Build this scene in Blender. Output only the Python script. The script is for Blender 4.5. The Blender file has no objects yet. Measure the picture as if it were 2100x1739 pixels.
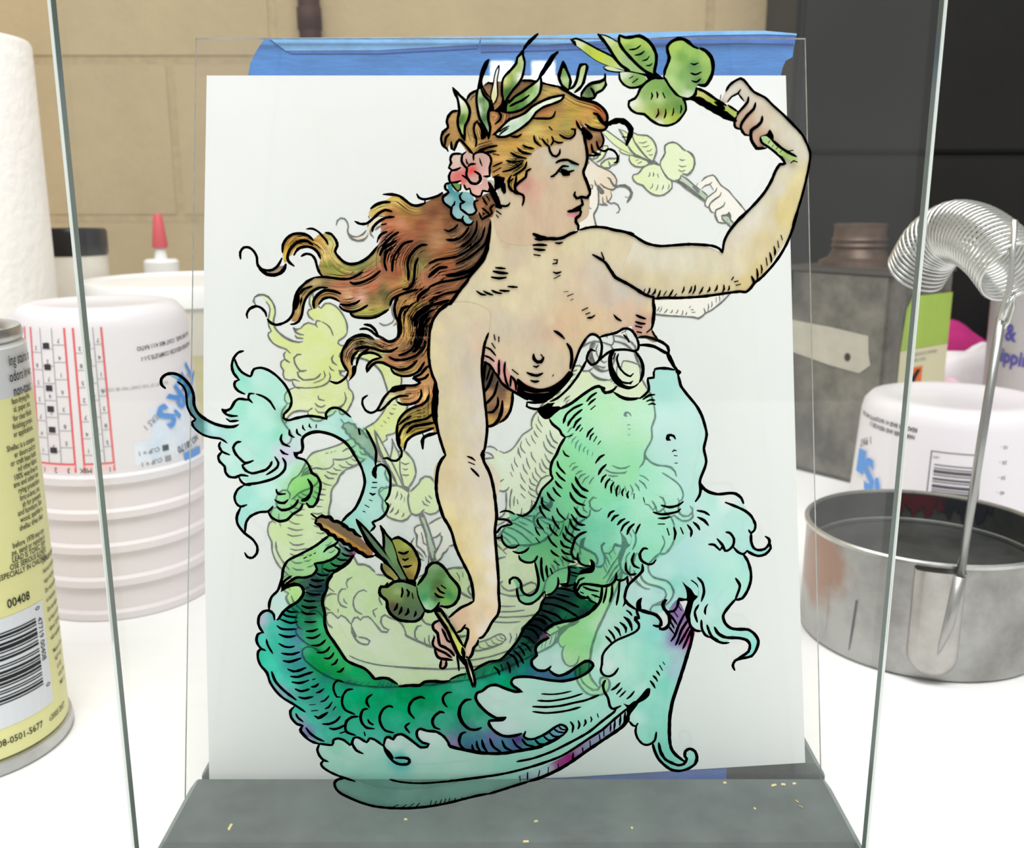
import bpy, bmesh, math, random
import numpy as np
from mathutils import Vector, Matrix
from mathutils.geometry import delaunay_2d_cdt
random.seed(7); rng = np.random.default_rng(7)
R = math.radians
S = bpy.context.scene
COL = S.collection

# ------------------------------------------------------------------ camera, world, lights, exposure
cam = bpy.data.cameras.new('camera'); co = bpy.data.objects.new('camera', cam); COL.objects.link(co)
co.location = (0, 0, .235); co.rotation_euler = (R(90-13), 0, 0)
cam.sensor_width = 36; cam.lens = 36*2000/2100; cam.clip_start = .01
cam.dof.use_dof = True; cam.dof.focus_distance = .305; cam.dof.aperture_fstop = 24
S.camera = co
w = bpy.data.worlds.new('room_light'); S.world = w; w.use_nodes = True
w.node_tree.nodes['Background'].inputs[0].default_value = (1, 1, 1, 1)
w.node_tree.nodes['Background'].inputs[1].default_value = .50
def area(name, loc, target, sx, sy, watts, col=(1, 1, 1)):
    l = bpy.data.lights.new(name, 'AREA'); l.shape = 'RECTANGLE'; l.size = sx; l.size_y = sy; l.energy = watts; l.color = col
    o = bpy.data.objects.new(name, l); COL.objects.link(o); o.location = loc
    o.rotation_euler = (Vector(target)-Vector(loc)).to_track_quat('-Z', 'Y').to_euler(); return o
area('ceiling_lamp', (.1, -.35, 1.75), (0, .45, .1), 1.5, .7, 32, (1, .998, .99))
area('ceiling_lamp', (-.3, .65, 1.9), (-.1, .75, 0), 1.4, .5, 14, (1, .998, .99))
# the window or tube fixture that shows as two white bars in the glass over the tape
for dx in (-.056, .052):
    area('tube_lamp', (dx+.03, -1.42, 1.70), (0, .385, .27), .058, .105, .55)
S.view_settings.view_transform = 'Standard'; S.view_settings.look = 'None'
S.view_settings.exposure = 0; S.view_settings.gamma = 1; S.view_settings.use_curve_mapping = False
S.cycles.transparent_max_bounces = 40; S.cycles.max_bounces = 8
S.cycles.use_denoising = True

# ------------------------------------------------------------------ materials
def lin(c):
    c = c/255; return c/12.92 if c <= .04045 else ((c+.055)/1.055)**2.4
def hx(h, k=1.0):
    h = h.lstrip('#'); return tuple(lin(int(h[i:i+2], 16))*k for i in (0, 2, 4))
MATS = {}
def mat(name, col='#888888', rough=.5, metal=0, noise=0, nscale=40, bump=0, bscale=200, spec=.4, col2=None, trans=0, stretch=None, k=1.0, ramp=(.35, .65)):
    if name in MATS: return MATS[name]
    m = bpy.data.materials.new(name); m.use_nodes = True; nt = m.node_tree; N = nt.nodes; L = nt.links
    b = N['Principled BSDF']; c = hx(col, k); b.inputs['Base Color'].default_value = (*c, 1)
    b.inputs['Roughness'].default_value = rough; b.inputs['Metallic'].default_value = metal
    b.inputs['Specular IOR Level'].default_value = spec
    if noise or col2 or bump:
        tc = N.new('ShaderNodeTexCoord'); mp = N.new('ShaderNodeMapping'); L.new(tc.outputs['Object'], mp.inputs[0])
        if stretch: mp.inputs['Scale'].default_value = stretch
    if noise or col2:
        n = N.new('ShaderNodeTexNoise'); n.inputs['Scale'].default_value = nscale; n.inputs['Detail'].default_value = 6; n.inputs['Roughness'].default_value = .65
        L.new(mp.outputs[0], n.inputs['Vector'])
        r = N.new('ShaderNodeValToRGB'); r.color_ramp.elements[0].position = ramp[0]; r.color_ramp.elements[1].position = ramp[1]
        c2 = hx(col2, k) if col2 else tuple(min(1, x*(1+noise)) for x in c)
        c1 = c if col2 else tuple(x*(1-noise) for x in c)
        r.color_ramp.elements[0].color = (*c1, 1); r.color_ramp.elements[1].color = (*c2, 1)
        L.new(n.outputs['Fac'], r.inputs[0]); L.new(r.outputs[0], b.inputs['Base Color'])
    if bump:
        n2 = N.new('ShaderNodeTexNoise'); n2.inputs['Scale'].default_value = bscale; n2.inputs['Detail'].default_value = 4
        L.new(mp.outputs[0], n2.inputs['Vector'])
        bp = N.new('ShaderNodeBump'); bp.inputs['Strength'].default_value = bump; bp.inputs['Distance'].default_value = .002
        L.new(n2.outputs['Fac'], bp.inputs['Height']); L.new(bp.outputs[0], b.inputs['Normal'])
    if trans:
        out = N['Material Output']; t = N.new('ShaderNodeBsdfTranslucent'); t.inputs[0].default_value = (*c, 1)
        mx = N.new('ShaderNodeMixShader'); mx.inputs[0].default_value = trans
        L.new(b.outputs[0], mx.inputs[1]); L.new(t.outputs[0], mx.inputs[2]); L.new(mx.outputs[0], out.inputs[0])
    MATS[name] = m; return m
def clear_mat(name, tint, ior=1.5, haze=0.0):
    m = bpy.data.materials.new(name); m.use_nodes = True; nt = m.node_tree; N = nt.nodes; L = nt.links
    N.remove(N['Principled BSDF']); out = N['Material Output']
    t = N.new('ShaderNodeBsdfTransparent'); t.inputs[0].default_value = (*tint, 1)
    g = N.new('ShaderNodeBsdfGlossy'); g.inputs['Roughness'].default_value = .02
    ge = N.new('ShaderNodeNewGeometry'); dt = N.new('ShaderNodeVectorMath'); dt.operation = 'DOT_PRODUCT'; L.new(ge.outputs['Normal'], dt.inputs[0]); L.new(ge.outputs['Incoming'], dt.inputs[1])
    last = dt.outputs['Value']; f0 = ((ior-1)/(ior+1))**2
    for op, val, first in (('ABSOLUTE', 0, 0), ('SUBTRACT', 1, 1), ('POWER', 5, 0), ('MULTIPLY_ADD', 1-f0, 0)):    # Schlick reflectance, the same from both sides
        mn = N.new('ShaderNodeMath'); mn.operation = op; L.new(last, mn.inputs[1 if first else 0])
        if op != 'ABSOLUTE': mn.inputs[0 if first else 1].default_value = val
        if op == 'MULTIPLY_ADD': mn.inputs[2].default_value = f0
        last = mn.outputs[0]
    mx = N.new('ShaderNodeMixShader'); L.new(last, mx.inputs[0]); L.new(t.outputs[0], mx.inputs[1]); L.new(g.outputs[0], mx.inputs[2])
    last = mx
    if haze:
        d = N.new('ShaderNodeBsdfDiffuse'); d.inputs[0].default_value = (.8, .8, .78, 1)
        n = N.new('ShaderNodeTexNoise'); n.inputs['Scale'].default_value = 9; n.inputs['Detail'].default_value = 7
        tc = N.new('ShaderNodeTexCoord'); L.new(tc.outputs['Object'], n.inputs['Vector'])
        mr = N.new('ShaderNodeMapRange'); mr.inputs[1].default_value = .4; mr.inputs[2].default_value = .75; mr.inputs[3].default_value = haze*.3; mr.inputs[4].default_value = haze*1.6
        L.new(n.outputs['Fac'], mr.inputs[0])
        m2 = N.new('ShaderNodeMixShader'); L.new(mr.outputs[0], m2.inputs[0]); L.new(mx.outputs[0], m2.inputs[1]); L.new(d.outputs[0], m2.inputs[2]); last = m2
    L.new(last.outputs[0], out.inputs[0]); MATS[name] = m; return m
GLASS = clear_mat('clear_glass', (.985, .995, .99), haze=.008)
ACRYL = clear_mat('clear_acrylic', (.99, .99, .99))
# opaque paint: colours live on the vertices of each painted patch
def paint_mat(name='glass_paint', amp=.09, sc=(1, .5, 1), rz=.6, nsc=230):
    m = bpy.data.materials.new(name); m.use_nodes = True; nt = m.node_tree; N = nt.nodes; L = nt.links
    b = N['Principled BSDF']; b.inputs['Roughness'].default_value = .45; b.inputs['Specular IOR Level'].default_value = .25
    v = N.new('ShaderNodeVertexColor'); v.layer_name = 'Col'
    tc = N.new('ShaderNodeTexCoord'); mp = N.new('ShaderNodeMapping'); mp.inputs['Scale'].default_value = sc; mp.inputs['Rotation'].default_value = (0, 0, rz)
    L.new(tc.outputs['Object'], mp.inputs[0])
    n = N.new('ShaderNodeTexNoise'); n.inputs['Scale'].default_value = nsc; n.inputs['Detail'].default_value = 5; n.inputs['Roughness'].default_value = .7
    L.new(mp.outputs[0], n.inputs['Vector'])
    mr = N.new('ShaderNodeMapRange'); mr.inputs[1].default_value = .3; mr.inputs[2].default_value = .7; mr.inputs[3].default_value = 1-amp; mr.inputs[4].default_value = 1+amp
    L.new(n.outputs['Fac'], mr.inputs[0])
    mx = N.new('ShaderNodeVectorMath'); mx.operation = 'SCALE'; L.new(v.outputs[0], mx.inputs[0]); L.new(mr.outputs[0], mx.inputs['Scale'])
    L.new(mx.outputs[0], b.inputs['Base Color'])
    bp = N.new('ShaderNodeBump'); bp.inputs['Strength'].default_value = .25; bp.inputs['Distance'].default_value = .0004
    L.new(n.outputs['Fac'], bp.inputs['Height']); L.new(bp.outputs[0], b.inputs['Normal'])
    return m
PAINT = paint_mat(); PAINT_HAIR = paint_mat('hair_paint', .34, (.16, 1, 1), .45, 420)
# translucent wash: a coloured filter with a little body
def glaze_mat():
    m = bpy.data.materials.new('glass_wash'); m.use_nodes = True; nt = m.node_tree; N = nt.nodes; L = nt.links
    N.remove(N['Principled BSDF']); out = N['Material Output']
    v = N.new('ShaderNodeVertexColor'); v.layer_name = 'Col'
    tc = N.new('ShaderNodeTexCoord'); n = N.new('ShaderNodeTexNoise'); n.inputs['Scale'].default_value = 90; n.inputs['Detail'].default_value = 6; n.inputs['Roughness'].default_value = .65
    L.new(tc.outputs['Object'], n.inputs['Vector'])
    mr = N.new('ShaderNodeMapRange'); mr.inputs[1].default_value = .3; mr.inputs[2].default_value = .7; mr.inputs[3].default_value = 1.2; mr.inputs[4].default_value = .8
    L.new(n.outputs['Fac'], mr.inputs[0])
    g = N.new('ShaderNodeGamma'); L.new(v.outputs[0], g.inputs[0]); L.new(mr.outputs[0], g.inputs[1])
    t = N.new('ShaderNodeBsdfTransparent'); L.new(g.outputs[0], t.inputs[0])
    d = N.new('ShaderNodeBsdfDiffuse'); L.new(g.outputs[0], d.inputs[0])
    mx = N.new('ShaderNodeMixShader'); mx.inputs[0].default_value = .03
    L.new(t.outputs[0], mx.inputs[1]); L.new(d.outputs[0], mx.inputs[2]); L.new(mx.outputs[0], out.inputs[0]); return m
GLAZE = glaze_mat()
INK = mat('black_ink', '#0c0a08', .5, spec=.25)
PENCIL = mat('grey_pencil', '#868884', .9, noise=.25, nscale=900, spec=.1)

# ------------------------------------------------------------------ object helpers
def link(name, me, parent=None, m=None, smooth=False):
    o = bpy.data.objects.new(name, me); COL.objects.link(o)
    if parent is not None: o.parent = parent
    if m is not None:
        for x in (m if isinstance(m, (list, tuple)) else [m]): me.materials.append(x)
    if smooth: me.polygons.foreach_set('use_smooth', [True]*len(me.polygons))
    return o
def pyd(name, verts, faces, m=None, parent=None, smooth=False):
    me = bpy.data.meshes.new(name); me.from_pydata([tuple(v) for v in verts], [], faces); me.update()
    return link(name, me, parent, m, smooth)
def bmo(name, bm, m=None, parent=None, smooth=False, bevel=0, segs=2):
    if bevel: bmesh.ops.bevel(bm, geom=bm.edges[:], offset=bevel, segments=segs, affect='EDGES', clamp_overlap=True)
    bmesh.ops.recalc_face_normals(bm, faces=bm.faces[:])
    me = bpy.data.meshes.new(name); bm.to_mesh(me); bm.free()
    return link(name, me, parent, m, smooth)
def boxbm(x0, x1, y0, y1, z0, z1, bm=None):
    bm = bm or bmesh.new()
    v = [bm.verts.new((x, y, z)) for x in (x0, x1) for y in (y0, y1) for z in (z0, z1)]
    for f in ((0, 1, 3, 2), (4, 6, 7, 5), (0, 4, 5, 1), (2, 3, 7, 6), (0, 2, 6, 4), (1, 5, 7, 3)): bm.faces.new([v[i] for i in f])
    return bm
def thing(name, label, cat, loc=(0, 0, 0), rz=0, group=None):
    o = bpy.data.objects.new(name, None); COL.objects.link(o); o.location = loc; o.rotation_euler = (0, 0, rz); o.empty_display_size = .02
    return tag(o, label, cat, group)
def tag(o, label=None, cat=None, group=None, kind=None):
    if label: o['label'] = label
    if cat: o['category'] = cat
    if group: o['group'] = group
    if kind: o['kind'] = kind
    return o
def lathe(prof, n=48, close=False):
    V = []; F = []
    for r, z in prof:
        for i in range(n):
            a = 2*math.pi*i/n; V.append((r*math.sin(a), -r*math.cos(a), z))
    for j in range(len(prof)-1):
        for i in range(n):
            k = (i+1) % n; F.append((j*n+i, j*n+k, (j+1)*n+k, (j+1)*n+i))
    if close:
        F.append(tuple(range(n-1, -1, -1))); b = (len(prof)-1)*n; F.append(tuple(range(b, b+n)))
    return V, F
def lathed(name, prof, m, parent=None, n=48, close=False):
    V, F = lathe(prof, n, close); o = pyd(name, V, F, m, parent, True)
    bm = bmesh.new(); bm.from_mesh(o.data); bmesh.ops.recalc_face_normals(bm, faces=bm.faces[:])
    for e in bm.edges:
        if len(e.link_faces) == 2 and e.calc_face_angle(0) > R(38): e.smooth = False
    bm.to_mesh(o.data); bm.free(); return o
def tube(path, rad, n=8, cap=True):
    V = []; F = []; P = [Vector(p) for p in path]; up = Vector((0, 0, 1)); prev = None
    for i, p in enumerate(P):
        t = (P[min(i+1, len(P)-1)]-P[max(i-1, 0)]).normalized()
        if prev is None:
            a = t.cross(up); a = a if a.length > 1e-3 else t.cross(Vector((1, 0, 0))); a.normalize()
        else: a = (prev-t*prev.dot(t)).normalized()
        prev = a; b = t.cross(a); r = rad[i] if isinstance(rad, (list, tuple)) else rad
        for k in range(n):
            q = 2*math.pi*k/n; V.append(p+a*(r*math.cos(q))+b*(r*math.sin(q)))
    for i in range(len(P)-1):
        for k in range(n):
            l = (k+1) % n; F.append((i*n+k, i*n+l, (i+1)*n+l, (i+1)*n+k))
    if cap: F.append(tuple(range(n-1, -1, -1))); b = (len(P)-1)*n; F.append(tuple(range(b, b+n)))
    return V, F
_fc = {}
def glyphs(s, bold=0):
    if (s, bold) in _fc: return _fc[(s, bold)]
    c = bpy.data.curves.new('lettering', 'FONT'); c.body = s; c.resolution_u = 2; c.fill_mode = 'FRONT'; c.offset = bold
    o = bpy.data.objects.new('lettering', c); COL.objects.link(o)
    dg = bpy.context.evaluated_depsgraph_get(); me = o.evaluated_get(dg).to_mesh()
    V = np.array([v.co[:2] for v in me.vertices]) if len(me.vertices) else np.zeros((0, 2)); F = [tuple(p.vertices) for p in me.polygons]
    o.evaluated_get(dg).to_mesh_clear(); bpy.data.objects.remove(o); bpy.data.curves.remove(c)
    _fc[(s, bold)] = (V, F); return V, F
class Print:
    """flat print laid on a surface: f(x, y) gives the 3-D point; collects marks into one mesh"""
    def __init__(s, f): s.f = f; s.V = []; s.F = []
    def text(s, t, x, y, size, rot=0, squeeze=1, bold=0):
        V, F = glyphs(t, bold); b = len(s.V); c, q = math.cos(R(rot)), math.sin(R(rot))
        for vx, vy in V:
            vx *= size*squeeze; vy *= size; s.V.append(s.f(x+vx*c-vy*q, y+vx*q+vy*c))
        s.F += [tuple(i+b for i in f) for f in F]
    def rect(s, x0, x1, y0, y1, n=None):
        n = n or max(1, int(abs(x1-x0)/.004)); b = len(s.V)
        for i in range(n+1):
            x = x0+(x1-x0)*i/n; s.V += [s.f(x, y0), s.f(x, y1)]
        s.F += [(b+2*i, b+2*i+2, b+2*i+3, b+2*i+1) for i in range(n)]
    def build(s, name, m, parent): return pyd(name, s.V, s.F, m, parent)
def cyl(rf, lift=.00025):
    """x is arc length in metres right of the side facing the camera, y is height"""
    def f(x, y):
        r = rf(y) if callable(rf) else rf; a = x/(rf(0) if callable(rf) else rf); return ((r+lift)*math.sin(a), -(r+lift)*math.cos(a), y)
    return f

# ------------------------------------------------------------------ setting: table, block wall
tb = boxbm(-1.6, 1.6, -.6, 1.24, -.04, 0)
tag(bmo('table_top', tb, mat('white_table', '#f4f4f3', .35, noise=.015, nscale=6, stretch=(1, 12, 1), bump=.08, bscale=30, k=.98), bevel=.004), 'white painted worktop the jars and the stand are on', 'table')
fl = boxbm(-2.5, 2.5, -2, 2, -.80, -.75); tag(bmo('floor', fl, mat('grey_floor', '#8a8880', .8, noise=.1)), kind='structure')
for x in (-1.5, 1.5):
    for y in (-.5, 1.15):
        bb = boxbm(x-.03, x+.03, y-.03, y+.03, -.75, -.04); o = bmo('leg', bb, mat('white_table'), bpy.data.objects['table_top'])
wall = bmo('wall_back', boxbm(-2.4, 2.4, 1.2498, 1.40, -.75, 2.2), mat('wall_mortar', '#ab9876', .9, noise=.1, nscale=60, bump=.3)); tag(wall, kind='structure')
BLOCK = mat('tan_block', '#b09d7a', .85, noise=.10, nscale=5, bump=.35, bscale=120)
bw, bh, gj = .525, .188, .0045
for r_ in range(-1, 7):
    z0 = .023+r_*bh
    for c_ in range(-4, 4):
        x0 = c_*bw+(.2375 if r_ % 2 == 0 else .1100)
        if x0 > 1.3: continue
        d = random.uniform(0, .0012)
        bmo('block', boxbm(x0+gj/2, x0+bw-gj/2, 1.248+d, 1.275, z0+gj/2, z0+bh-gj/2), BLOCK, wall, bevel=.003)
# dark cabinet that fills the right of the background
BLK = mat('black_enamel', '#100f0d', .55, noise=.25, nscale=9, spec=.3)
cab = thing('metal_cabinet', 'black metal cabinet standing behind the jars at the back right', 'cabinet', (.302, 1.10, 0))
bmo('body', boxbm(0, 1.1, .006, .14, 0, .95), BLK, cab, bevel=.003)
for i, (z0, z1) in enumerate(((.004, .281), (.2845, .942))):
    dr = bmo('drawer', boxbm(.004, 1.09, -.004, .008, z0, z1), BLK, cab, bevel=.003)
    bmo('handle', boxbm(.62, .80, -.016, -.006, (z0+z1)/2-.01, (z0+z1)/2), BLK, dr, bevel=.002)
# dark handle leaning on the wall above the tape
hd = thing('wooden_handle', 'dark brown wooden handle leaning on the block wall above the blue tape', 'handle', (-.2395, 1.21, 0))
V, F = tube([(0, 0, .0), (.004, .012, .30), (.0, .022, .44), (-.003, .026, .62)], [.013, .012, .013, .011], 12)
pyd('shaft', V, F, mat('dark_wood', '#36190f', .7, noise=.3, nscale=30), hd, True)
V, F = tube([(.0, .022, .43), (-.0005, .0225, .455)], [.0145, .0145], 12); pyd('ferrule', V, F, mat('dark_wood'), hd, True)

# ------------------------------------------------------------------ dark stand with a slot
SLATE = mat('dark_stand', '#454e4c', .8, noise=.12, nscale=45, col2='#5a6461', bump=.15, bscale=350)
SLATED = mat('slot_shade', '#0e0f0f', .8, noise=.2, nscale=60)  # near-black stand colour, the shade inside the slot painted in
st = thing('slotted_stand', 'dark grey slotted block stand holding the taped sheet upright', 'stand', (-.0005, .313, 0))
def slab(name, x0, x1, y0, y1, z0, z1, ch):
    V = [(x0, y0, z0), (x1, y0, z0), (x1, y1, z0), (x0, y1, z0), (x0, y0, z1-ch), (x1, y0, z1-ch), (x1, y1, z1-ch), (x0, y1, z1-ch),
         (x0+ch*.7, y0+ch*.2, z1), (x1-ch*.7, y0+ch*.2, z1), (x1-ch*.7, y1-ch*.2, z1), (x0+ch*.7, y1-ch*.2, z1)]
    F = [(0, 1, 5, 4), (1, 2, 6, 5), (2, 3, 7, 6), (3, 0, 4, 7), (4, 5, 9, 8), (5, 6, 10, 9), (6, 7, 11, 10), (7, 4, 8, 11), (8, 9, 10, 11), (3, 2, 1, 0)]
    bm = bmesh.new(); vs = [bm.verts.new(v) for v in V]; [bm.faces.new([vs[i] for i in f]) for f in F]
    o = bmo(name, bm, [SLATE, mat('worn_bevel', '#7e8684', .8, noise=.15, nscale=80)], st, bevel=.0006, segs=1)
    for p in o.data.polygons:
        if abs(p.normal.x) > .25 and p.normal.z > .25: p.material_index = 1
    return o
slab('front_block', -.1155, .1155, -.0372, -.0005, .0005, .033, .005)
slab('back_block', -.1135, .1155, .0065, .046, .0005, .034, .005)
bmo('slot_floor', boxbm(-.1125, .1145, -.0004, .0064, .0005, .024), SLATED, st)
fk = bmesh.new()
for (px, py, l, a) in ((.0930, -.006, .0022, .4), (.0965, -.0055, .0016, -.2), (.1005, -.0050, .0014, .3), (.0985, -.0155, .0018, 1.9), (.099, -.0185, .0016, 2.2), (-.0925, -.0295, .0035, 1.5),
                       (-.035, -.0255, .0012, 0), (.0085, -.0265, .0014, .3), (.076, -.0045, .0012, 0), (.005, -.037, .002, .1), (.083, -.0195, .001, 1), (.04, -.03, .0008, .5)):
    d = Vector((math.cos(a), math.sin(a), 0))*l/2; q = Vector((-d.y, d.x, 0)).normalized()*.00035; c = Vector((px, py, .0331))
    b = [fk.verts.new(c+d*s1+q*s2+Vector((0, 0, h))) for s1, s2, h in ((-1, -1, 0), (1, -1, 0), (.8, 1, .0003), (-.8, 1, .0003))]
    fk.faces.new(b)
o = bmo('paint_fleck', fk, mat('yellow_fleck', '#dcc684', .6), st); o['kind'] = 'stuff'

# ------------------------------------------------------------------ leaning sheet: acrylic, paper, tape
LEAN = R(16)
LM = Matrix.Translation((0, .313, .033)) @ Matrix.Rotation(-LEAN, 4, 'X') @ Matrix.Rotation(R(90), 4, 'X')   # local x right, y up the sheet, z towards the camera
def catmull(P, closed=False, step=.0016):
    P = np.array(P, float); n = len(P)
    if n == 2:
        k = max(1, int(np.linalg.norm(P[1]-P[0])/step)); return np.linspace(P[0], P[1], k+1)
    out = []
    for i in range(n if closed else n-1):
        p0 = P[(i-1) % n] if (closed or i > 0) else 2*P[0]-P[1]; p1 = P[i]; p2 = P[(i+1) % n]
        p3 = P[(i+2) % n] if (closed or i+2 < n) else 2*P[-1]-P[-2]
        k = max(1, int(math.ceil(np.linalg.norm(p2-p1)/step))); t = np.linspace(0, 1, k, endpoint=False)[:, None]
        m1 = (p2-p0)*.42; m2 = (p3-p1)*.42; l = np.linalg.norm(p2-p1)*1.2
        for m_ in (m1, m2):
            q = np.linalg.norm(m_)
            if q > l: m_ *= l/q
        out.append((2*t**3-3*t**2+1)*p1+(t**3-2*t**2+t)*m1+(-2*t**3+3*t**2)*p2+(t**3-t**2)*m2)
    r = np.vstack(out)
    return r if closed else np.vstack([r, P[-1:]])
def slabpoly(name, pts, th, m, parent, z=0, side=None):
    n = len(pts); V = [(x, y, z) for x, y in pts]+[(x, y, z-th) for x, y in pts]
    F = [tuple(range(n)), tuple(range(2*n-1, n-1, -1))]+[(i, i+n, (i+1) % n+n, (i+1) % n) for i in range(n)]
    o = pyd(name, V, F, m, parent)
    if side is not None:
        o.data.materials.append(side)
        for p in o.data.polygons[2:]: p.material_index = 1
    return o
AEDGE = mat('acrylic_edge', '#c9cdc8', .3, noise=.2, nscale=300, k=.8)
ac = thing('acrylic_sheet', 'clear acrylic sheet leaning back in the stand slot in front of the paper', 'sheet'); ac.matrix_world = LM
slabpoly('pane', [(-.1175, -.008), (.1112, -.008), (.1098, .2711), (-.1183, .2711)], .0013, ACRYL, ac, 0, AEDGE)
pp = thing('paper_sheet', 'white paper with a coloured pencil drawing taped behind the clear sheet', 'paper'); pp.matrix_world = LM
outl = [(-.1146, .2577), (.1028, .2577), (.1034, .2116), (.1041, .139), (.1047, .0856), (.1056, .0331), (.1061, .004), (.02, -.0012), (-.1093, -.005), (-.1122, .07), (-.1139, .139), (-.1146, .2)]
slabpoly('sheet', outl, .0003, mat('white_paper', '#f0f0ee', .75, bump=.05, bscale=60, spec=.2), pp, -.0022)
TAPE = mat('blue_tape', '#3f7fc6', .7, noise=.12, nscale=70, bump=.25, bscale=160, stretch=(1, 3, 1))
TAPEL = mat('blue_tape_fold', '#78aee0', .65, noise=.12, nscale=90, bump=.3, bscale=200)
TAPED = mat('blue_tape_dark', '#3a68b8', .7, noise=.15, nscale=90, bump=.3, bscale=200)
tp = thing('tape_strip', 'wide blue masking tape along the top edge of the paper', 'tape', group=None); tp.matrix_world = LM
def torn(x0, x1, y0, y1, jl, jr, k=14, top=0):
    P = [(x0, y0)]
    P += [(x0+dx, y0+(y1-y0)*t) for dx, t in jl]
    n = 14; P += [(x0+jl[-1][0]*1.0+(x1-x0-jl[-1][0])*i/n, y1+top*math.sin(i*1.7)*.5+top*i/n) for i in range(0, n+1)]
    P += [(x1+dx, y0+(y1-y0)*t) for dx, t in jr]+[(x1+jr[-1][0]*0, y0)]
    return P
slabpoly('tape_band', [(-.0995, .252), (-.0992, .2577), (-.0985, .2625), (-.0965, .267), (-.0935, .2716), (-.08, .2719), (-.0500, .2722), (-.0119, .2724), (.012, .2728), (.0456, .2738), (.075, .2744), (.0949, .2746), (.1071, .2735), (.1060, .268), (.1056, .2651), (.103, .2636), (.1018, .261), (.1010, .2577), (.1005, .252)], .0003, TAPE, tp, -.0027)
slabpoly('tape_fold', [(-.0915, .2722), (-.0875, .2690), (-.0850, .2672), (-.05, .2674), (-.0125, .2696), (-.0119, .2727), (-.05, .2724)], .0003, TAPEL, tp, -.0022)
slabpoly('tape_fold', [(-.0117, .2728), (-.0117, .2696), (.012, .2694), (.04, .2714), (.07, .2731), (.0949, .2735), (.1071, .2731), (.1071, .2738), (.0949, .2749), (.075, .2748), (.0456, .2742), (.012, .2731)], .0003, TAPEL, tp, -.00215)
slabpoly('tape_crease', [(-.0117, .2696), (-.0117, .2668), (.012, .2674), (.05, .2690), (.085, .2702), (.106, .2698), (.1068, .2728), (.0949, .2733), (.07, .2729), (.04, .2712), (.012, .2693)], .0002, TAPED, tp, -.0023)
slabpoly('tape_crease', [(-.0845, .2671), (-.05, .2673), (-.013, .2694), (-.013, .2682), (-.05, .2662), (-.083, .2662)], .0002, TAPED, tp, -.0023)
t2 = thing('tape_strip', 'dark blue tape strip at the foot of the paper in the slot', 'tape'); t2.matrix_world = LM
slabpoly('tape_band', [(-.02, -.006), (.0774, -.006), (.0777, .0020), (.0770, .0033), (.0765, .0042), (-.02, .0036)], .0003, TAPED, t2, -.0027)

# ------------------------------------------------------------------ upright glass with the painting
PM = Matrix.Translation((0, .27, 0)) @ Matrix.Rotation(R(90), 4, 'X')      # local x right, y up, z towards the camera
GEDGE = mat('glass_edge', '#4c5d55', .3, noise=.35, nscale=14, stretch=(1, .2, 1), spec=.4)
GEDGEL = mat('glass_edge_highlight', '#d5dcd6', .15, spec=.8)
gp = thing('painted_glass', 'upright clear glass pane painted with a mermaid, in front of the stand', 'glass pane'); gp.matrix_world = PM
slabpoly('pane', [(-.1198, .0003), (.1123, .0003), (.1123, .42), (-.1198, .42)], .0046, GLASS, gp, -.0001, GEDGE)
for sx, xe in ((-1, -.1198), (1, .1123)):
    e = bmo('glass_edge', boxbm(xe-.0005 if sx > 0 else xe-.0003, xe+.0003 if sx > 0 else xe+.0005, .0003, .42, -.00045, -.0001), GEDGEL, gp)  # thin pale strip stands in for the highlight on the glass edge
    e['label'] = 'painted highlight along the edge of the glass'
V = []; F = []
streak = catmull([(-.1030, .352), (-.1006, .340), (-.0992, .3372), (-.0980, .328), (-.0962, .3255), (-.0946, .3262), (-.0936, .330), (-.0932, .340), (-.0930, .352)], False, .002)
slabpoly('reflection_streak', [tuple(p) for p in streak], .0003, mat('pale_streak', '#d3dacb', .4), gp, .0004)  # reflection streak on the pane, painted as a flat pale strip
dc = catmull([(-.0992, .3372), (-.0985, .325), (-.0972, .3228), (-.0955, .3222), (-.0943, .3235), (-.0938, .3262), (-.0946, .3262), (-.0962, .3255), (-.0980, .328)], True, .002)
slabpoly('streak_end', [tuple(p) for p in dc], .0003, clear_mat('clear_streak', (.93, .93, .90), haze=.10), gp, .00038)  # clear rounded end of the painted reflection

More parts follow.
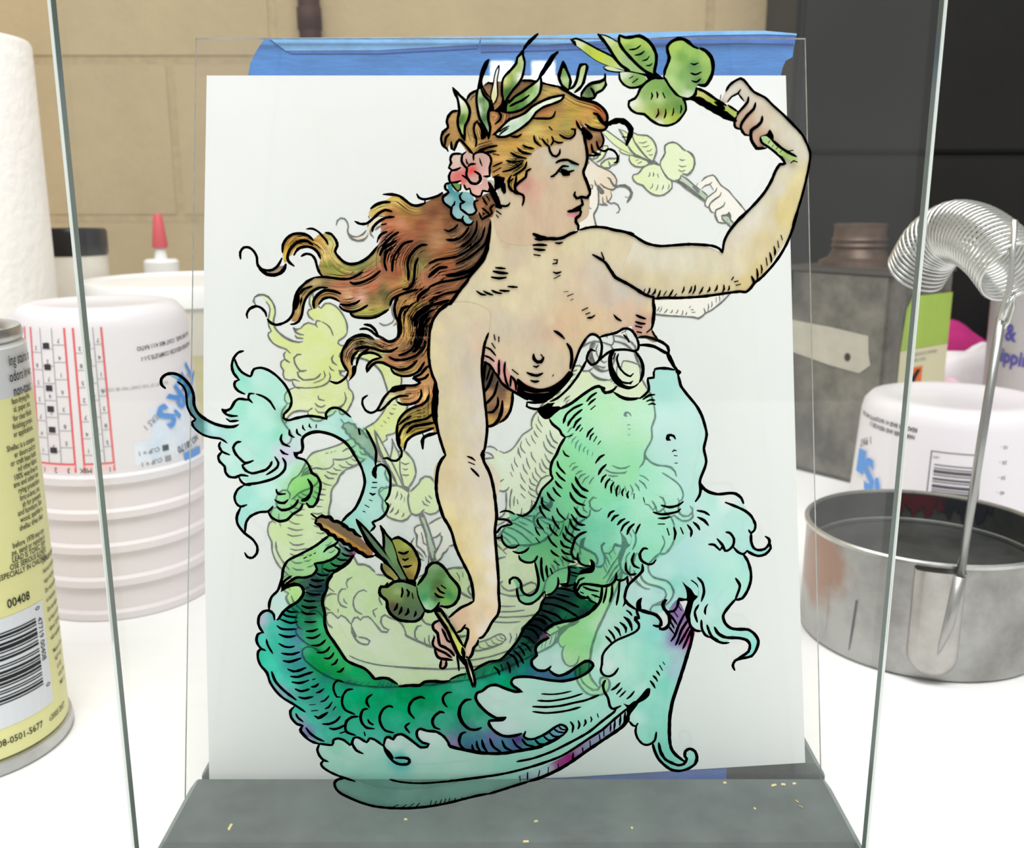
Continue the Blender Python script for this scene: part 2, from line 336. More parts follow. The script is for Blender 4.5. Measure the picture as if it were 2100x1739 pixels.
DATA = '''@hair 20
F -179,3221 -18,-3 -14,-15 -5,-18 4,-17 -17,-15 -7,-21 6,-21 14,-12 10,18 7,-18 22,24 31,-36 31,0 37,-15 12,-66 37,0 19,-42 19,0 12,27 28,24 12,18 -9,15 -3,18 22,24 24,17 31,0 31,10 31,13 21,17 9,21 31,5 31,-14 31,6 -1,17 6,15 -10,26 -34,22 -40,12 -46,19 -31,18 -43,13 -40,8 -45,2 -55,-3 -49,-4 -15,-8 -22,-17 -24,-12 -10,-12 -3,-46|-133,3229,c4a065 2,-103,d0ab66 -67,59,b58f58 0,-35,b08a50 -22,-12,9a7840 75,123,a08860 68,35,8a6a48 -91,-185,b08a48 109,89,c89058 0,-30,c08a50 37,27,a87850 55,21,c8965a 12,87,80603e -12,-20,8a6a45 76,11,a89560 10,-23,c4a95a 36,0,c8a860 -45,-52,b87848 40,14,a88048 -25,-50,c0a050 77,30,b0953f 46,0,bc9048 43,11,b8683a 13,-26,b5603a -25,-15,bfa850 -92,-6,a89a50 -108,-9,c8b060 -77,-50,c49848 -31,-24,c8a050 62,-15,c8a058 -77,-15,c89a58 46,-15,cfae66 16,-45,c8a252 -108,111,a88048 49,-93,b88a4c 259,161,b88848 -157,-83,c8a858
F 230,3173 19,-5 46,-15 10,-24 -6,-21 -18,-18 -21,-9 -10,3 -3,42 -13,21|249,3156,6a4a30 31,-9,a8805a 16,-21,9a6a48 -30,-30,a87a4a
S64 -179,3221 -18,-3 -14,-15 -5,-18 4,-17 -17,-15 -7,-21 6,-21 14,-12 3,-7
S59 -208,3147 -12,-12 -3,-24
S64 -202,3122 1,-20 8,-6 10,24 9,10 22,-22 15,-18 12,-21
S59 -59,3221 15,-3 8,-12 -5,-15 -15,-12
S59 -149,3256 11,17 24,13
S49 -89,3302 12,7 18,-7
S49 -95,3294 9,-18 12,-12
S54 30,3315 33,0 31,-6 30,-7 28,-6
S69 149,3298 18,-9 25,-14 25,-14 30,-8 31,-9 22,-15 14,-20 1,-21 -8,-4
S84 270,3213 12,-4 10,-15 12,-13 22,-5
S69 243,3178 18,-13 25,-6 19,1 13,12
S64 213,3188 8,-18 16,-17
B 233,3170 13,-8 19,-15 3,-12 -12,-8 -13,8 -12,12
S50 295,3153 10,-24 -6,-21 -10,-10
S55 281,3123 8,-24 20,-7 12,7 19,-6 13,-18 -3,-18 -9,-3
S60 264,3114 6,-24 24,-9
S55 250,3080 19,-2 25,3
S54 197,3163 12,-1 0,-15 -15,-14 -19,2 -17,10
S49 123,3170 10,-10
S49 132,3139 6,-14 -9,-14
S49 138,3126 16,-7 15,1
S55 100,3132 11,-15 12,-10 3,-14 10,-15 12,-3 11,12 1,11
S35 117,3132 3,-12
S54 73,3142 4,-19 20,-15
S54 36,3111 16,-7 20,-4
S55 18,3102 18,-15 28,-4
S55 -4,3087 22,-12 29,-6
S50 -19,3062 21,-5 36,5
S55 -32,3026 28,6 25,13 15,12
S55 49,3057 -6,-18 -19,-15 -20,-11
S60 63,3035 -14,-8 -3,-18 -19,-15 -15,-15 -3,-17
S55 4,3003 -14,-12 0,-15 8,-14
S59 -50,3110 -28,-6 -28,-9 -13,-12
S50 -53,3093 -22,-3 -19,-3
S45 -43,3080 -20,3
S45 -33,3056 -30,-13
S45 -38,3038 -25,-13
S45 -43,3017 -20,-9
S49 32,3147 -14,-9 -22,1
S54 -113,3190 -11,-11 -3,-14 3,-18 6,-21 -3,-18
B -121,3190 16,-8 18,0 6,-20 -6,-27 -16,-5 -1,29 -8,17
B -31,3276 9,-23 15,4 -6,-22 -6,-22 -22,5 -27,1 15,7 17,18
B -77,3250 15,-9 3,-18 -16,-8 -3,-30 6,-29 -6,-27 -5,27 5,35 0,30
S123 310,3175 22,10 24,5 22,-8 16,-20 -3,-21 -10,-27
S49 367,3138 22,-2
F -123,2941 19,3 12,9 26,3 12,-34 -6,-30 -10,-16 -22,-3 -19,7 -6,18 -6,18|-104,2916,a87048 28,22,7a5a3a -10,-40,906038 -18,-6,b08058
S55 -98,2942 6,-13 8,-11
S55 -85,2947 9,-14
S55 -100,2907 14,-11 10,-13 -13,-5 -12,-8 -10,22
S55 -60,2919 -13,-12 6,-15 -9,-11
B -73,2867 3,-24 -4,-44 -6,-25 -10,-37 -16,-22 -42,-49 -61,-85 -13,2 32,43 39,48 33,38 22,37 10,50 6,44
S50 -184,2852 -12,-13 -21,-9 -12,6
S66 -146,2843 -13,-19 -19,-17 -22,-6 -22,1
S61 -119,2864 -2,-28 -16,-28 -19,-18 -19,-11
S61 -92,2843 -13,-38 -26,-25 -25,-18 -32,-16 -32,-6 -32,-5 -32,-12
S61 -77,2830 -16,-43 -31,-28 -32,-22 -35,-16
S102 -80,2799 -10,-40 -28,-41 -32,-22 -36,-11 -38,-3
S66 -96,2737 -29,-35 -26,-22 -44,-13 -52,-9 -38,-16
S87 -223,2710 -26,-3 -23,-18 -13,-12
S61 -196,2626 -32,-6 -32,-13 -26,-13
S77 -216,2597 -32,-9 -38,-10
S61 -148,2666 -32,-34 -29,-9
S87 -222,2581 -26,-16 -16,-19
F -235,2959 -29,-20 -28,-12 -26,-9 -18,0 -16,12 -21,15 -25,3 -22,-12 -29,-12 -29,-21 -7,-16 9,-12 26,6 19,3 -7,-18 -7,-22 2,-22 -10,-12 3,-12 -10,-19 -20,-25 -26,-19 -42,-16 -28,10 -21,25 -3,16 8,21 -9,19 -18,15 -13,0 -29,-9 -13,-12 -25,15 -28,6 -29,-12 -20,-22 -6,-25 3,-40 9,0 8,22 9,0 14,22 25,0 20,9 24,-19 15,-19 -4,-22 -7,-9 15,-28 -22,-7 -27,-12 -26,-23 -17,-25 -5,-35 -8,-29 -8,-26 13,-3 20,22 8,33 11,22 20,29 33,12 25,-3 -19,-6 -27,-22 -7,-29 9,-13 13,19 20,19 23,0 25,-12 6,-13 15,-16 16,-10 12,-13 36,-6 38,3 36,19 20,16 10,26 2,-38 6,-33 6,-16 -2,-65 114,0 13,83 60,51 61,87 43,49 25,63 9,88 -52,22 -78,31|-386,2933,d8b860 -35,-12,d8b860 -41,-18,dcbc68 -13,-16,e0c478 110,9,a07838 21,-21,9c6838 17,34,c0a050 34,0,8a5c3a 28,-19,7a4a2c 48,31,7a4c30 -96,-68,8a4c30 -93,37,a86840 -17,-30,b87050 48,0,b87a58 -2,-47,a05a38 -31,16,a86040 -16,-31,c09080 79,0,9a5838 -65,-47,b06848 48,0,905032 48,15,6a5030 -17,-31,5a5028 16,-16,888048 -27,-41,8a8040 -23,-22,a89048 -31,32,a05838 -47,16,a86448 -48,-16,b0684a -49,-16,a87050 1,32,8a9048 -47,9,98964a -38,6,8a9040 21,-25,94983c 97,25,7a8848 32,22,9a9050 -98,-85,b06a4c -33,-9,b87858 -31,16,8a7448 -32,-4,b09a68 -39,-12,b8a06a -27,-38,a89058 -6,-48,b0925a -1,-26,b88a50 40,89,8a7a40 64,0,b89050 -44,-35,a08048 140,35,a86c48 64,16,b06848 32,-16,5a5830 -33,-22,7a6838 48,-3,6a6030 -96,6,e0a890 -32,13,d0a078 -17,-41,8a5a38 47,-16,c0b068 16,-17,a8a850 49,17,a0a048 0,22,a88850 66,57,a87040 48,16,a06840 0,-32,8a5c38 48,48,a86848 -16,-48,8a5038 -49,-31,b08048 15,-49,b89040 16,23,c09c48 -42,-23,c89a60 -8,-64,c09050 48,0,a07040 33,32,6a4830 11,32,5a4430 39,65,a06040 34,95,905030 1,62,9a5c34 -32,32,b08058 95,-32,5a4a34 32,32,4f4030 -49,-94,6a4c34 -14,125,8a6848 -31,31,7a4c2c 13,-220,8a5a38 -63,48,a86a4a 32,53,9a6034 -14,119,a06c44 -510,-78,c89838 4,16,d0a048 -20,-50,d8b048 52,62,c09048 25,-3,c89c58 -20,-25,c89840 51,16,d8a848 22,0,d8b058 26,12,c8c070 12,-19,d8d090 -39,-18,d8b068 15,-19,d8b870 20,12,d0c070 21,-28,d8b870
S66 -926,2738 0,22 13,16 19,0 15,-13 9,-19 0,-21 7,-16 22,-8 22,2 20,15 14,24
S87 -871,2726 11,-22 21,-18 26,-3 22,8 14,16 4,12
F -847,2704 28,-3 26,12 13,3 -7,-19 -23,-9 -22,3|-819,2694,a08870
S71 -782,2760 3,25 14,22 22,14 26,2 25,-7 16,-15
S71 -678,2785 -18,13 -23,0 -19,-10 -20,-22 -8,-25 6,-15 15,-12
S71 -743,2751 7,12 16,13 26,3 22,-8 12,-14 6,-17
S56 -696,2838 20,1 19,-10 15,-16 12,-15 4,-11
S71 -632,2826 19,-5 15,-20 4,-19 -9,-19 12,-19 18,-17 22,-7 26,4 26,13 23,20 18,23
S66 -718,2747 16,8 19,-4 12,-16 5,-25 9,-22 9,-11
S61 -677,2675 29,2 29,-3 31,-4 32,1 26,11 18,12
S67 -677,2675 -26,-14 -27,-24 -15,-25 -7,-32 -4,-26 -14,-22 -20,-13 -26,-7 -19,7 -11,13
S133 -737,2618 -4,-22 -6,-26
S56 -734,2615 17,19 31,11
S67 -634,2640 -28,0 -30,-16 -20,-25 -9,-26 -5,-25 -12,-23 -17,-10 -11,-1
S67 -915,2536 -2,12 11,19 23,10 19,-7 13,-16 2,-13
S77 -590,2620 -22,8 -32,3 -26,-16 -14,-22 1,-23
S61 -666,2583 15,18 22,6 19,-5 15,-9
S62 -593,2583 24,-3 26,5 18,11
S67 -595,2577 13,-13 28,-7 30,8 26,15
S67 -559,2551 14,-11 29,-4 29,0 26,8 35,21
S66 -555,2659 15,-6 32,8 32,16 25,20
S65 -433,2952 29,0 25,-5 21,-15 19,-14 21,-3 26,9
S65 -320,2953 6,-11 16,-6 22,3 28,9 14,10
S65 -292,2936 -2,-12
S75 -411,2927 -25,-1 -23,-8 -17,-12
S65 -406,2896 -22,5 -22,-11 -20,-18 -22,-16 -22,-1 -17,8
S35 -485,2881 3,-8
S65 -399,2878 -26,-2 -26,-13 -19,-19 -4,-15
S66 -426,2855 -16,-3
S61 -424,2829 -19,-8 -11,-14 -4,-13
S71 -386,2827 -22,-14 -23,-22 -10,-12
S86 -394,2798 -25,-13 -22,-15 -9,-19
S66 -338,2798 -27,-7 -19,-18 -17,-25 -7,-25 -2,-26
S66 -409,2777 -20,-20 -7,-31 7,-27
S66 -289,2785 -19,-1 -22,-14 -20,-26 -7,-25 3,-28 -2,-24
S66 -321,2740 -10,-24 -3,-28 -5,-32 -17,-19 -19,-2
S67 -324,2634 -32,-8 -32,-11 -23,-13 -10,-22
S67 -391,2612 -11,-23 -4,-25 6,-29 11,-20
S88 -355,2577 -21,-7 -11,-22 -4,-29 -1,-39 -7,-16
S62 -512,2514 21,-3 16,-15 9,-19
S62 -527,2496 20,3 19,-9 19,-17 19,-6 19,-13 19,1 17,15
S114 -472,2477 15,-7
S72 -584,2435 14,22 26,16 26,4 19,-7 16,-8
S87 -285,2637 -20,-13 -16,-15 -4,-15
S88 -287,2567 -29,-16 -16,-19 -6,-23
S62 -297,2551 -20,-32 -7,-39 -14,-45
S57 -284,2538 -20,-26 -7,-39 -11,-38
F -393,2557 -2,-80 -10,-17 -20,-6 -19,6 -39,4 -38,14 -23,-5 -33,-26 -17,-32 1,-36 16,-27 7,-33 15,13 -7,37 6,29 17,20 16,-5 29,0 26,-5 12,-13 -39,-13 -17,-27 9,-9 17,23 27,13 38,-20 22,-23 36,-7 33,7 9,-10 -19,-3 6,-10 6,-10 -13,-10 -39,0 -26,-7 5,-26 13,-27 26,-5 20,-2 -7,-7 -33,-20 -21,-27 -4,-30 -4,-27 6,-24 6,-24 13,0 7,20 21,24 33,14 40,13 7,-13 16,0 0,17 2,84 1,77 -16,36 -9,40 2,62 11,81 16,39|-531,2460,a08a58 -27,-26,94785a -24,-39,a87c50 5,-30,c0a058 62,89,9a8858 32,0,887850 32,-7,b07850 49,-3,b08050 49,33,b89048 -21,48,c09850 23,16,a87a40 31,-48,8a5a38 -34,-49,7a5a38 -23,-10,806038 -42,-26,a07048 -11,-13,905038 59,7,804830 33,26,a87048 33,32,b87850 11,49,b88048 7,39,a06040 -29,-23,6a4830 -88,-130,a87050 -32,-7,c08858 -49,-6,b8a078 30,23,b8c078 67,-30,c08860 49,13,a87040 -17,-26,a08040 -32,-10,908038 48,-3,c0a060 33,13,a87848 -7,-43,b88a50 -44,-46,b08050 -17,-24,a88048 50,30,b88048 17,17,c08a58 29,-33,b87c48 -13,33,b88a58 -17,-33,d0b068 26,-27,907038 -59,-4,c0806a 32,-20,9a8040 -49,-10,a8984c -24,-23,b0a050 -11,-44,a89848 9,-24,d0c060 42,68,8a7a30 32,0,908034 -33,-34,a08030 50,10,a88838 9,-24,b88840 -60,-3,988028 32,67,807030
F -377,2286 -29,3 -27,-20 -21,-27 -20,-33 13,3 20,20 34,27 29,7|-454,2236,e4e4cc 31,27,c8c890 23,13,b09060
F -98,2382 39,-43 22,-37 36,-26 3,-34 -9,-40 -30,-37 -30,-15 -20,-2 -9,98 -9,100|-82,2355,4a3c30 3,-43,3a3028 23,-16,5a4838 -17,-50,806048 -6,17,b08a60 49,0,7a5a3c 0,16,5a4438 16,-16,c09860 -7,-51,c8a070 -26,-33,a07840 -26,-14,c09a50 13,47,6a4a34
S67 -394,2519 8,-26 -9,-20 -13,-13 -20,-6 -19,8 -16,8
S103 -386,2525 -1,-42
S67 -512,2513 21,-4 19,-19 7,-17
S62 -527,2498 20,1 19,-8 15,-16
S72 -481,2462 -17,11 -23,5 -23,-6 -26,-21 -21,-30 -4,-33 12,-26 10,-15
S88 -545,2428 23,6 22,2
S67 -506,2434 22,-3 29,-10 33,-1 23,13
S78 -536,2421 -17,-16 -7,-23 1,-10
S73 -500,2428 -23,-17 -14,-16 -7,-26
B -559,2367 16,2 -4,-27 -12,-16 -17,-14 14,24
S63 -574,2349 -7,-20 -21,-17 -16,-5 -20,7
S62 -459,2397 -29,-9 -19,-19 -2,-20
S68 -508,2346 13,19 19,15 26,-1 26,-14 29,-10 26,2 23,15 14,15
S67 -533,2408 33,7 25,-4 20,-13
S63 -424,2359 12,-17 26,-10 30,2 26,13 14,18 10,17
S62 -429,2400 19,-10 32,0 33,10 26,18 15,20 2,16
S67 -394,2405 23,8 23,15 11,23 7,29 13,32
S78 -320,2493 2,-39 -13,-26 -14,-10
S77 -289,2551 -21,-26 -4,-32 -4,-26 -20,-46
S113 -334,2512 -1,23 13,19 23,16 29,13
S62 -269,2565 -21,-11 -17,-22
S67 -287,2530 -13,-15 -9,-19
S63 -321,2309 -20,-10 -36,-1 -29,-2
S157 -380,2289 -26,-1 -20,-9
S63 -426,2283 -24,-27 -17,-30 -11,-17 -20,-9 -19,9 -11,23 3,20 16,11
S63 -366,2261 -28,0 -27,-12 -23,-23 -20,-17 -14,-2
S68 -320,2283 1,-20 -13,-21 -27,-11 -29,0 -16,8
S68 -292,2266 -7,-20 -20,-17 -30,-10 -27,-15 -20,-22 -10,-20
S58 -358,2190 -22,-15 -20,-17
S64 -405,2165 -4,-27 0,-27 4,-28 11,-20 -2,-21 -17,-17 -20,2 -13,8 -14,-1
S117 -408,2118 6,-31
S63 -277,2199 -27,-20 -40,-9 -33,-12 -20,-27 -8,-27
S79 -275,2165 -36,-7 -40,-8 -23,-22
S69 -278,2145 -33,-12 -40,-15 -24,-21 -9,-32
S95 -267,2126 -25,-5 -20,-9 -7,-15 1,-27
S53 -317,2123 5,-12
S68 -293,2339 -11,-13 -23,-7 -20,5 4,5 23,10 20,26
S68 -320,2339 28,30
S63 -347,2324 20,-12 6,-3
S158 -269,2306 0,-43 -5,-51 3,-50
S73 -209,2588 -23,-8 -23,-23 -19,-29 -11,-35 -4,-42 -2,-43 4,-39 9,-37 11,-26 -2,-43 -3,-51 4,-47 6,-37 13,-48 11,-34
S104 -287,2388 -3,-23
S68 -98,2382 19,-10 20,-28
S89 -92,2382 -7,-40 0,-30
S63 -76,2362 -13,-43
S78 -66,2346 -13,-40 -17,-30
S68 -50,2312 -13,-46 -30,-35
S63 -50,2256 0,-27 -17,-25 -19,-2
S90 -34,2242 -3,-36 -13,-34 -17,-17 -21,-5
S74 2,2276 -1,-34 -8,-36 -17,-27 -18,-13
F -179,3221 -18,-3 -14,-15 -5,-18 4,-17 -17,-15 -7,-21 6,-21 14,-12 10,18 7,-18 22,24 31,-36 31,0 37,-15 12,-66 37,0 19,-42 19,0 12,27 28,24 12,18 -9,15 -3,18 22,24 24,17 31,0 31,10 31,13 21,17 9,21 31,5 31,-14 31,6 -1,17 6,15 -10,26 -34,22 -40,12 -46,19 -31,18 -43,13 -40,8 -45,2 -55,-3 -49,-4 -15,-8 -22,-17 -24,-12 -10,-12 -3,-46|-133,3229,c4a065 2,-103,d0ab66 -67,59,b58f58 0,-35,b08a50 -22,-12,9a7840 75,123,a08860 68,35,8a6a48 -91,-185,b08a48 109,89,c89058 0,-30,c08a50 37,27,a87850 55,21,c8965a 12,87,80603e -12,-20,8a6a45 76,11,a89560 10,-23,c4a95a 36,0,c8a860 -45,-52,b87848 40,14,a88048 -25,-50,c0a050 77,30,b0953f 46,0,bc9048 43,11,b8683a 13,-26,b5603a -25,-15,bfa850 -92,-6,a89a50 -108,-9,c8b060 -77,-50,c49848 -31,-24,c8a050 62,-15,c8a058 -77,-15,c89a58 46,-15,cfae66 16,-45,c8a252 -108,111,a88048 49,-93,b88a4c 259,161,b88848 -157,-83,c8a858
F 230,3173 19,-5 46,-15 10,-24 -6,-21 -18,-18 -21,-9 -10,3 -3,42 -13,21|249,3156,6a4a30 31,-9,a8805a 16,-21,9a6a48 -30,-30,a87a4a
S64 -179,3221 -18,-3 -14,-15 -5,-18 4,-17 -17,-15 -7,-21 6,-21 14,-12 3,-7
S59 -208,3147 -12,-12 -3,-24
S64 -202,3122 1,-20 8,-6 10,24 9,10 22,-22 15,-18 12,-21
S59 -59,3221 15,-3 8,-12 -5,-15 -15,-12
S59 -149,3256 11,17 24,13
S49 -89,3302 12,7 18,-7
S49 -95,3294 9,-18 12,-12
S54 30,3315 33,0 31,-6 30,-7 28,-6
S69 149,3298 18,-9 25,-14 25,-14 30,-8 31,-9 22,-15 14,-20 1,-21 -8,-4
S84 270,3213 12,-4 10,-15 12,-13 22,-5
S69 243,3178 18,-13 25,-6 19,1 13,12
S64 213,3188 8,-18 16,-17
B 233,3170 13,-8 19,-15 3,-12 -12,-8 -13,8 -12,12
S50 295,3153 10,-24 -6,-21 -10,-10
S55 281,3123 8,-24 20,-7 12,7 19,-6 13,-18 -3,-18 -9,-3
S60 264,3114 6,-24 24,-9
S55 250,3080 19,-2 25,3
S54 197,3163 12,-1 0,-15 -15,-14 -19,2 -17,10
S49 123,3170 10,-10
S49 132,3139 6,-14 -9,-14
S49 138,3126 16,-7 15,1
S55 100,3132 11,-15 12,-10 3,-14 10,-15 12,-3 11,12 1,11
S35 117,3132 3,-12
S54 73,3142 4,-19 20,-15
S54 36,3111 16,-7 20,-4
S55 18,3102 18,-15 28,-4
S55 -4,3087 22,-12 29,-6
S50 -19,3062 21,-5 36,5
S55 -32,3026 28,6 25,13 15,12
S55 49,3057 -6,-18 -19,-15 -20,-11
S60 63,3035 -14,-8 -3,-18 -19,-15 -15,-15 -3,-17
S55 4,3003 -14,-12 0,-15 8,-14
S59 -50,3110 -28,-6 -28,-9 -13,-12
S50 -53,3093 -22,-3 -19,-3
S45 -43,3080 -20,3
S45 -33,3056 -30,-13
S45 -38,3038 -25,-13
S45 -43,3017 -20,-9
S49 32,3147 -14,-9 -22,1
S54 -113,3190 -11,-11 -3,-14 3,-18 6,-21 -3,-18
B -121,3190 16,-8 18,0 6,-20 -6,-27 -16,-5 -1,29 -8,17
B -31,3276 9,-23 15,4 -6,-22 -6,-22 -22,5 -27,1 15,7 17,18
B -77,3250 15,-9 3,-18 -16,-8 -3,-30 6,-29 -6,-27 -5,27 5,35 0,30
S123 310,3175 22,10 24,5 22,-8 16,-20 -3,-21 -10,-27
S49 367,3138 22,-2
F -123,2941 19,3 12,9 26,3 12,-34 -6,-30 -10,-16 -22,-3 -19,7 -6,18 -6,18|-104,2916,a87048 28,22,7a5a3a -10,-40,906038 -18,-6,b08058
S55 -98,2942 6,-13 8,-11
S55 -85,2947 9,-14
S55 -100,2907 14,-11 10,-13 -13,-5 -12,-8 -10,22
S55 -60,2919 -13,-12 6,-15 -9,-11
B -73,2867 3,-24 -4,-44 -6,-25 -10,-37 -16,-22 -42,-49 -61,-85 -13,2 32,43 39,48 33,38 22,37 10,50 6,44
S50 -184,2852 -12,-13 -21,-9 -12,6
S66 -146,2843 -13,-19 -19,-17 -22,-6 -22,1
S61 -119,2864 -2,-28 -16,-28 -19,-18 -19,-11
S61 -92,2843 -13,-38 -26,-25 -25,-18 -32,-16 -32,-6 -32,-5 -32,-12
S61 -77,2830 -16,-43 -31,-28 -32,-22 -35,-16
S102 -80,2799 -10,-40 -28,-41 -32,-22 -36,-11 -38,-3
S66 -96,2737 -29,-35 -26,-22 -44,-13 -52,-9 -38,-16
S87 -223,2710 -26,-3 -23,-18 -13,-12
S61 -196,2626 -32,-6 -32,-13 -26,-13
S77 -216,2597 -32,-9 -38,-10
S61 -148,2666 -32,-34 -29,-9
S87 -222,2581 -26,-16 -16,-19
F -235,2959 -29,-20 -28,-12 -26,-9 -18,0 -16,12 -21,15 -25,3 -22,-12 -29,-12 -29,-21 -7,-16 9,-12 26,6 19,3 -7,-18 -7,-22 2,-22 -10,-12 3,-12 -10,-19 -20,-25 -26,-19 -42,-16 -28,10 -21,25 -3,16 8,21 -9,19 -18,15 -13,0 -29,-9 -13,-12 -25,15 -28,6 -29,-12 -20,-22 -6,-25 3,-40 9,0 8,22 9,0 14,22 25,0 20,9 24,-19 15,-19 -4,-22 -7,-9 15,-28 -22,-7 -27,-12 -26,-23 -17,-25 -5,-35 -8,-29 -8,-26 13,-3 20,22 8,33 11,22 20,29 33,12 25,-3 -19,-6 -27,-22 -7,-29 9,-13 13,19 20,19 23,0 25,-12 6,-13 15,-16 16,-10 12,-13 36,-6 38,3 36,19 20,16 10,26 2,-38 6,-33 6,-16 -2,-65 114,0 13,83 60,51 61,87 43,49 25,63 9,88 -52,22 -78,31|-386,2933,d8b860 -35,-12,d8b860 -41,-18,dcbc68 -13,-16,e0c478 110,9,a07838 21,-21,9c6838 17,34,c0a050 34,0,8a5c3a 28,-19,7a4a2c 48,31,7a4c30 -96,-68,8a4c30 -93,37,a86840 -17,-30,b87050 48,0,b87a58 -2,-47,a05a38 -31,16,a86040 -16,-31,c09080 79,0,9a5838 -65,-47,b06848 48,0,905032 48,15,6a5030 -17,-31,5a5028 16,-16,888048 -27,-41,8a8040 -23,-22,a89048 -31,32,a05838 -47,16,a86448 -48,-16,b0684a -49,-16,a87050 1,32,8a9048 -47,9,98964a -38,6,8a9040 21,-25,94983c 97,25,7a8848 32,22,9a9050 -98,-85,b06a4c -33,-9,b87858 -31,16,8a7448 -32,-4,b09a68 -39,-12,b8a06a -27,-38,a89058 -6,-48,b0925a -1,-26,b88a50 40,89,8a7a40 64,0,b89050 -44,-35,a08048 140,35,a86c48 64,16,b06848 32,-16,5a5830 -33,-22,7a6838 48,-3,6a6030 -96,6,e0a890 -32,13,d0a078 -17,-41,8a5a38 47,-16,c0b068 16,-17,a8a850 49,17,a0a048 0,22,a88850 66,57,a87040 48,16,a06840 0,-32,8a5c38 48,48,a86848 -16,-48,8a5038 -49,-31,b08048 15,-49,b89040 16,23,c09c48 -42,-23,c89a60 -8,-64,c09050 48,0,a07040 33,32,6a4830 11,32,5a4430 39,65,a06040 34,95,905030 1,62,9a5c34 -32,32,b08058 95,-32,5a4a34 32,32,4f4030 -49,-94,6a4c34 -14,125,8a6848 -31,31,7a4c2c 13,-220,8a5a38 -63,48,a86a4a 32,53,9a6034 -14,119,a06c44 -510,-78,c89838 4,16,d0a048 -20,-50,d8b048 52,62,c09048 25,-3,c89c58 -20,-25,c89840 51,16,d8a848 22,0,d8b058 26,12,c8c070 12,-19,d8d090 -39,-18,d8b068 15,-19,d8b870 20,12,d0c070 21,-28,d8b870
S66 -926,2738 0,22 13,16 19,0 15,-13 9,-19 0,-21 7,-16 22,-8 22,2 20,15 14,24
S87 -871,2726 11,-22 21,-18 26,-3 22,8 14,16 4,12
F -847,2704 28,-3 26,12 13,3 -7,-19 -23,-9 -22,3|-819,2694,a08870
S71 -782,2760 3,25 14,22 22,14 26,2 25,-7 16,-15
S71 -678,2785 -18,13 -23,0 -19,-10 -20,-22 -8,-25 6,-15 15,-12
S71 -743,2751 7,12 16,13 26,3 22,-8 12,-14 6,-17
S56 -696,2838 20,1 19,-10 15,-16 12,-15 4,-11
S71 -632,2826 19,-5 15,-20 4,-19 -9,-19 12,-19 18,-17 22,-7 26,4 26,13 23,20 18,23
S66 -718,2747 16,8 19,-4 12,-16 5,-25 9,-22 9,-11
S61 -677,2675 29,2 29,-3 31,-4 32,1 26,11 18,12
S67 -677,2675 -26,-14 -27,-24 -15,-25 -7,-32 -4,-26 -14,-22 -20,-13 -26,-7 -19,7 -11,13
S133 -737,2618 -4,-22 -6,-26
S56 -734,2615 17,19 31,11
S67 -634,2640 -28,0 -30,-16 -20,-25 -9,-26 -5,-25 -12,-23 -17,-10 -11,-1
S67 -915,2536 -2,12 11,19 23,10 19,-7 13,-16 2,-13
S77 -590,2620 -22,8 -32,3 -26,-16 -14,-22 1,-23
S61 -666,2583 15,18 22,6 19,-5 15,-9
S62 -593,2583 24,-3 26,5 18,11
S67 -595,2577 13,-13 28,-7 30,8 26,15
S67 -559,2551 14,-11 29,-4 29,0 26,8 35,21
S66 -555,2659 15,-6 32,8 32,16 25,20
S65 -433,2952 29,0 25,-5 21,-15 19,-14 21,-3 26,9
S65 -320,2953 6,-11 16,-6 22,3 28,9 14,10
S65 -292,2936 -2,-12
S75 -411,2927 -25,-1 -23,-8 -17,-12
S65 -406,2896 -22,5 -22,-11 -20,-18 -22,-16 -22,-1 -17,8
S35 -485,2881 3,-8
S65 -399,2878 -26,-2 -26,-13 -19,-19 -4,-15
S66 -426,2855 -16,-3
S61 -424,2829 -19,-8 -11,-14 -4,-13
S71 -386,2827 -22,-14 -23,-22 -10,-12
S86 -394,2798 -25,-13 -22,-15 -9,-19
S66 -338,2798 -27,-7 -19,-18 -17,-25 -7,-25 -2,-26
S66 -409,2777 -20,-20 -7,-31 7,-27
S66 -289,2785 -19,-1 -22,-14 -20,-26 -7,-25 3,-28 -2,-24
S66 -321,2740 -10,-24 -3,-28 -5,-32 -17,-19 -19,-2
S67 -324,2634 -32,-8 -32,-11 -23,-13 -10,-22
S67 -391,2612 -11,-23 -4,-25 6,-29 11,-20
S88 -355,2577 -21,-7 -11,-22 -4,-29 -1,-39 -7,-16
S62 -512,2514 21,-3 16,-15 9,-19
S62 -527,2496 20,3 19,-9 19,-17 19,-6 19,-13 19,1 17,15
S114 -472,2477 15,-7
S72 -584,2435 14,22 26,16 26,4 19,-7 16,-8
S87 -285,2637 -20,-13 -16,-15 -4,-15
S88 -287,2567 -29,-16 -16,-19 -6,-23
S62 -297,2551 -20,-32 -7,-39 -14,-45
S57 -284,2538 -20,-26 -7,-39 -11,-38
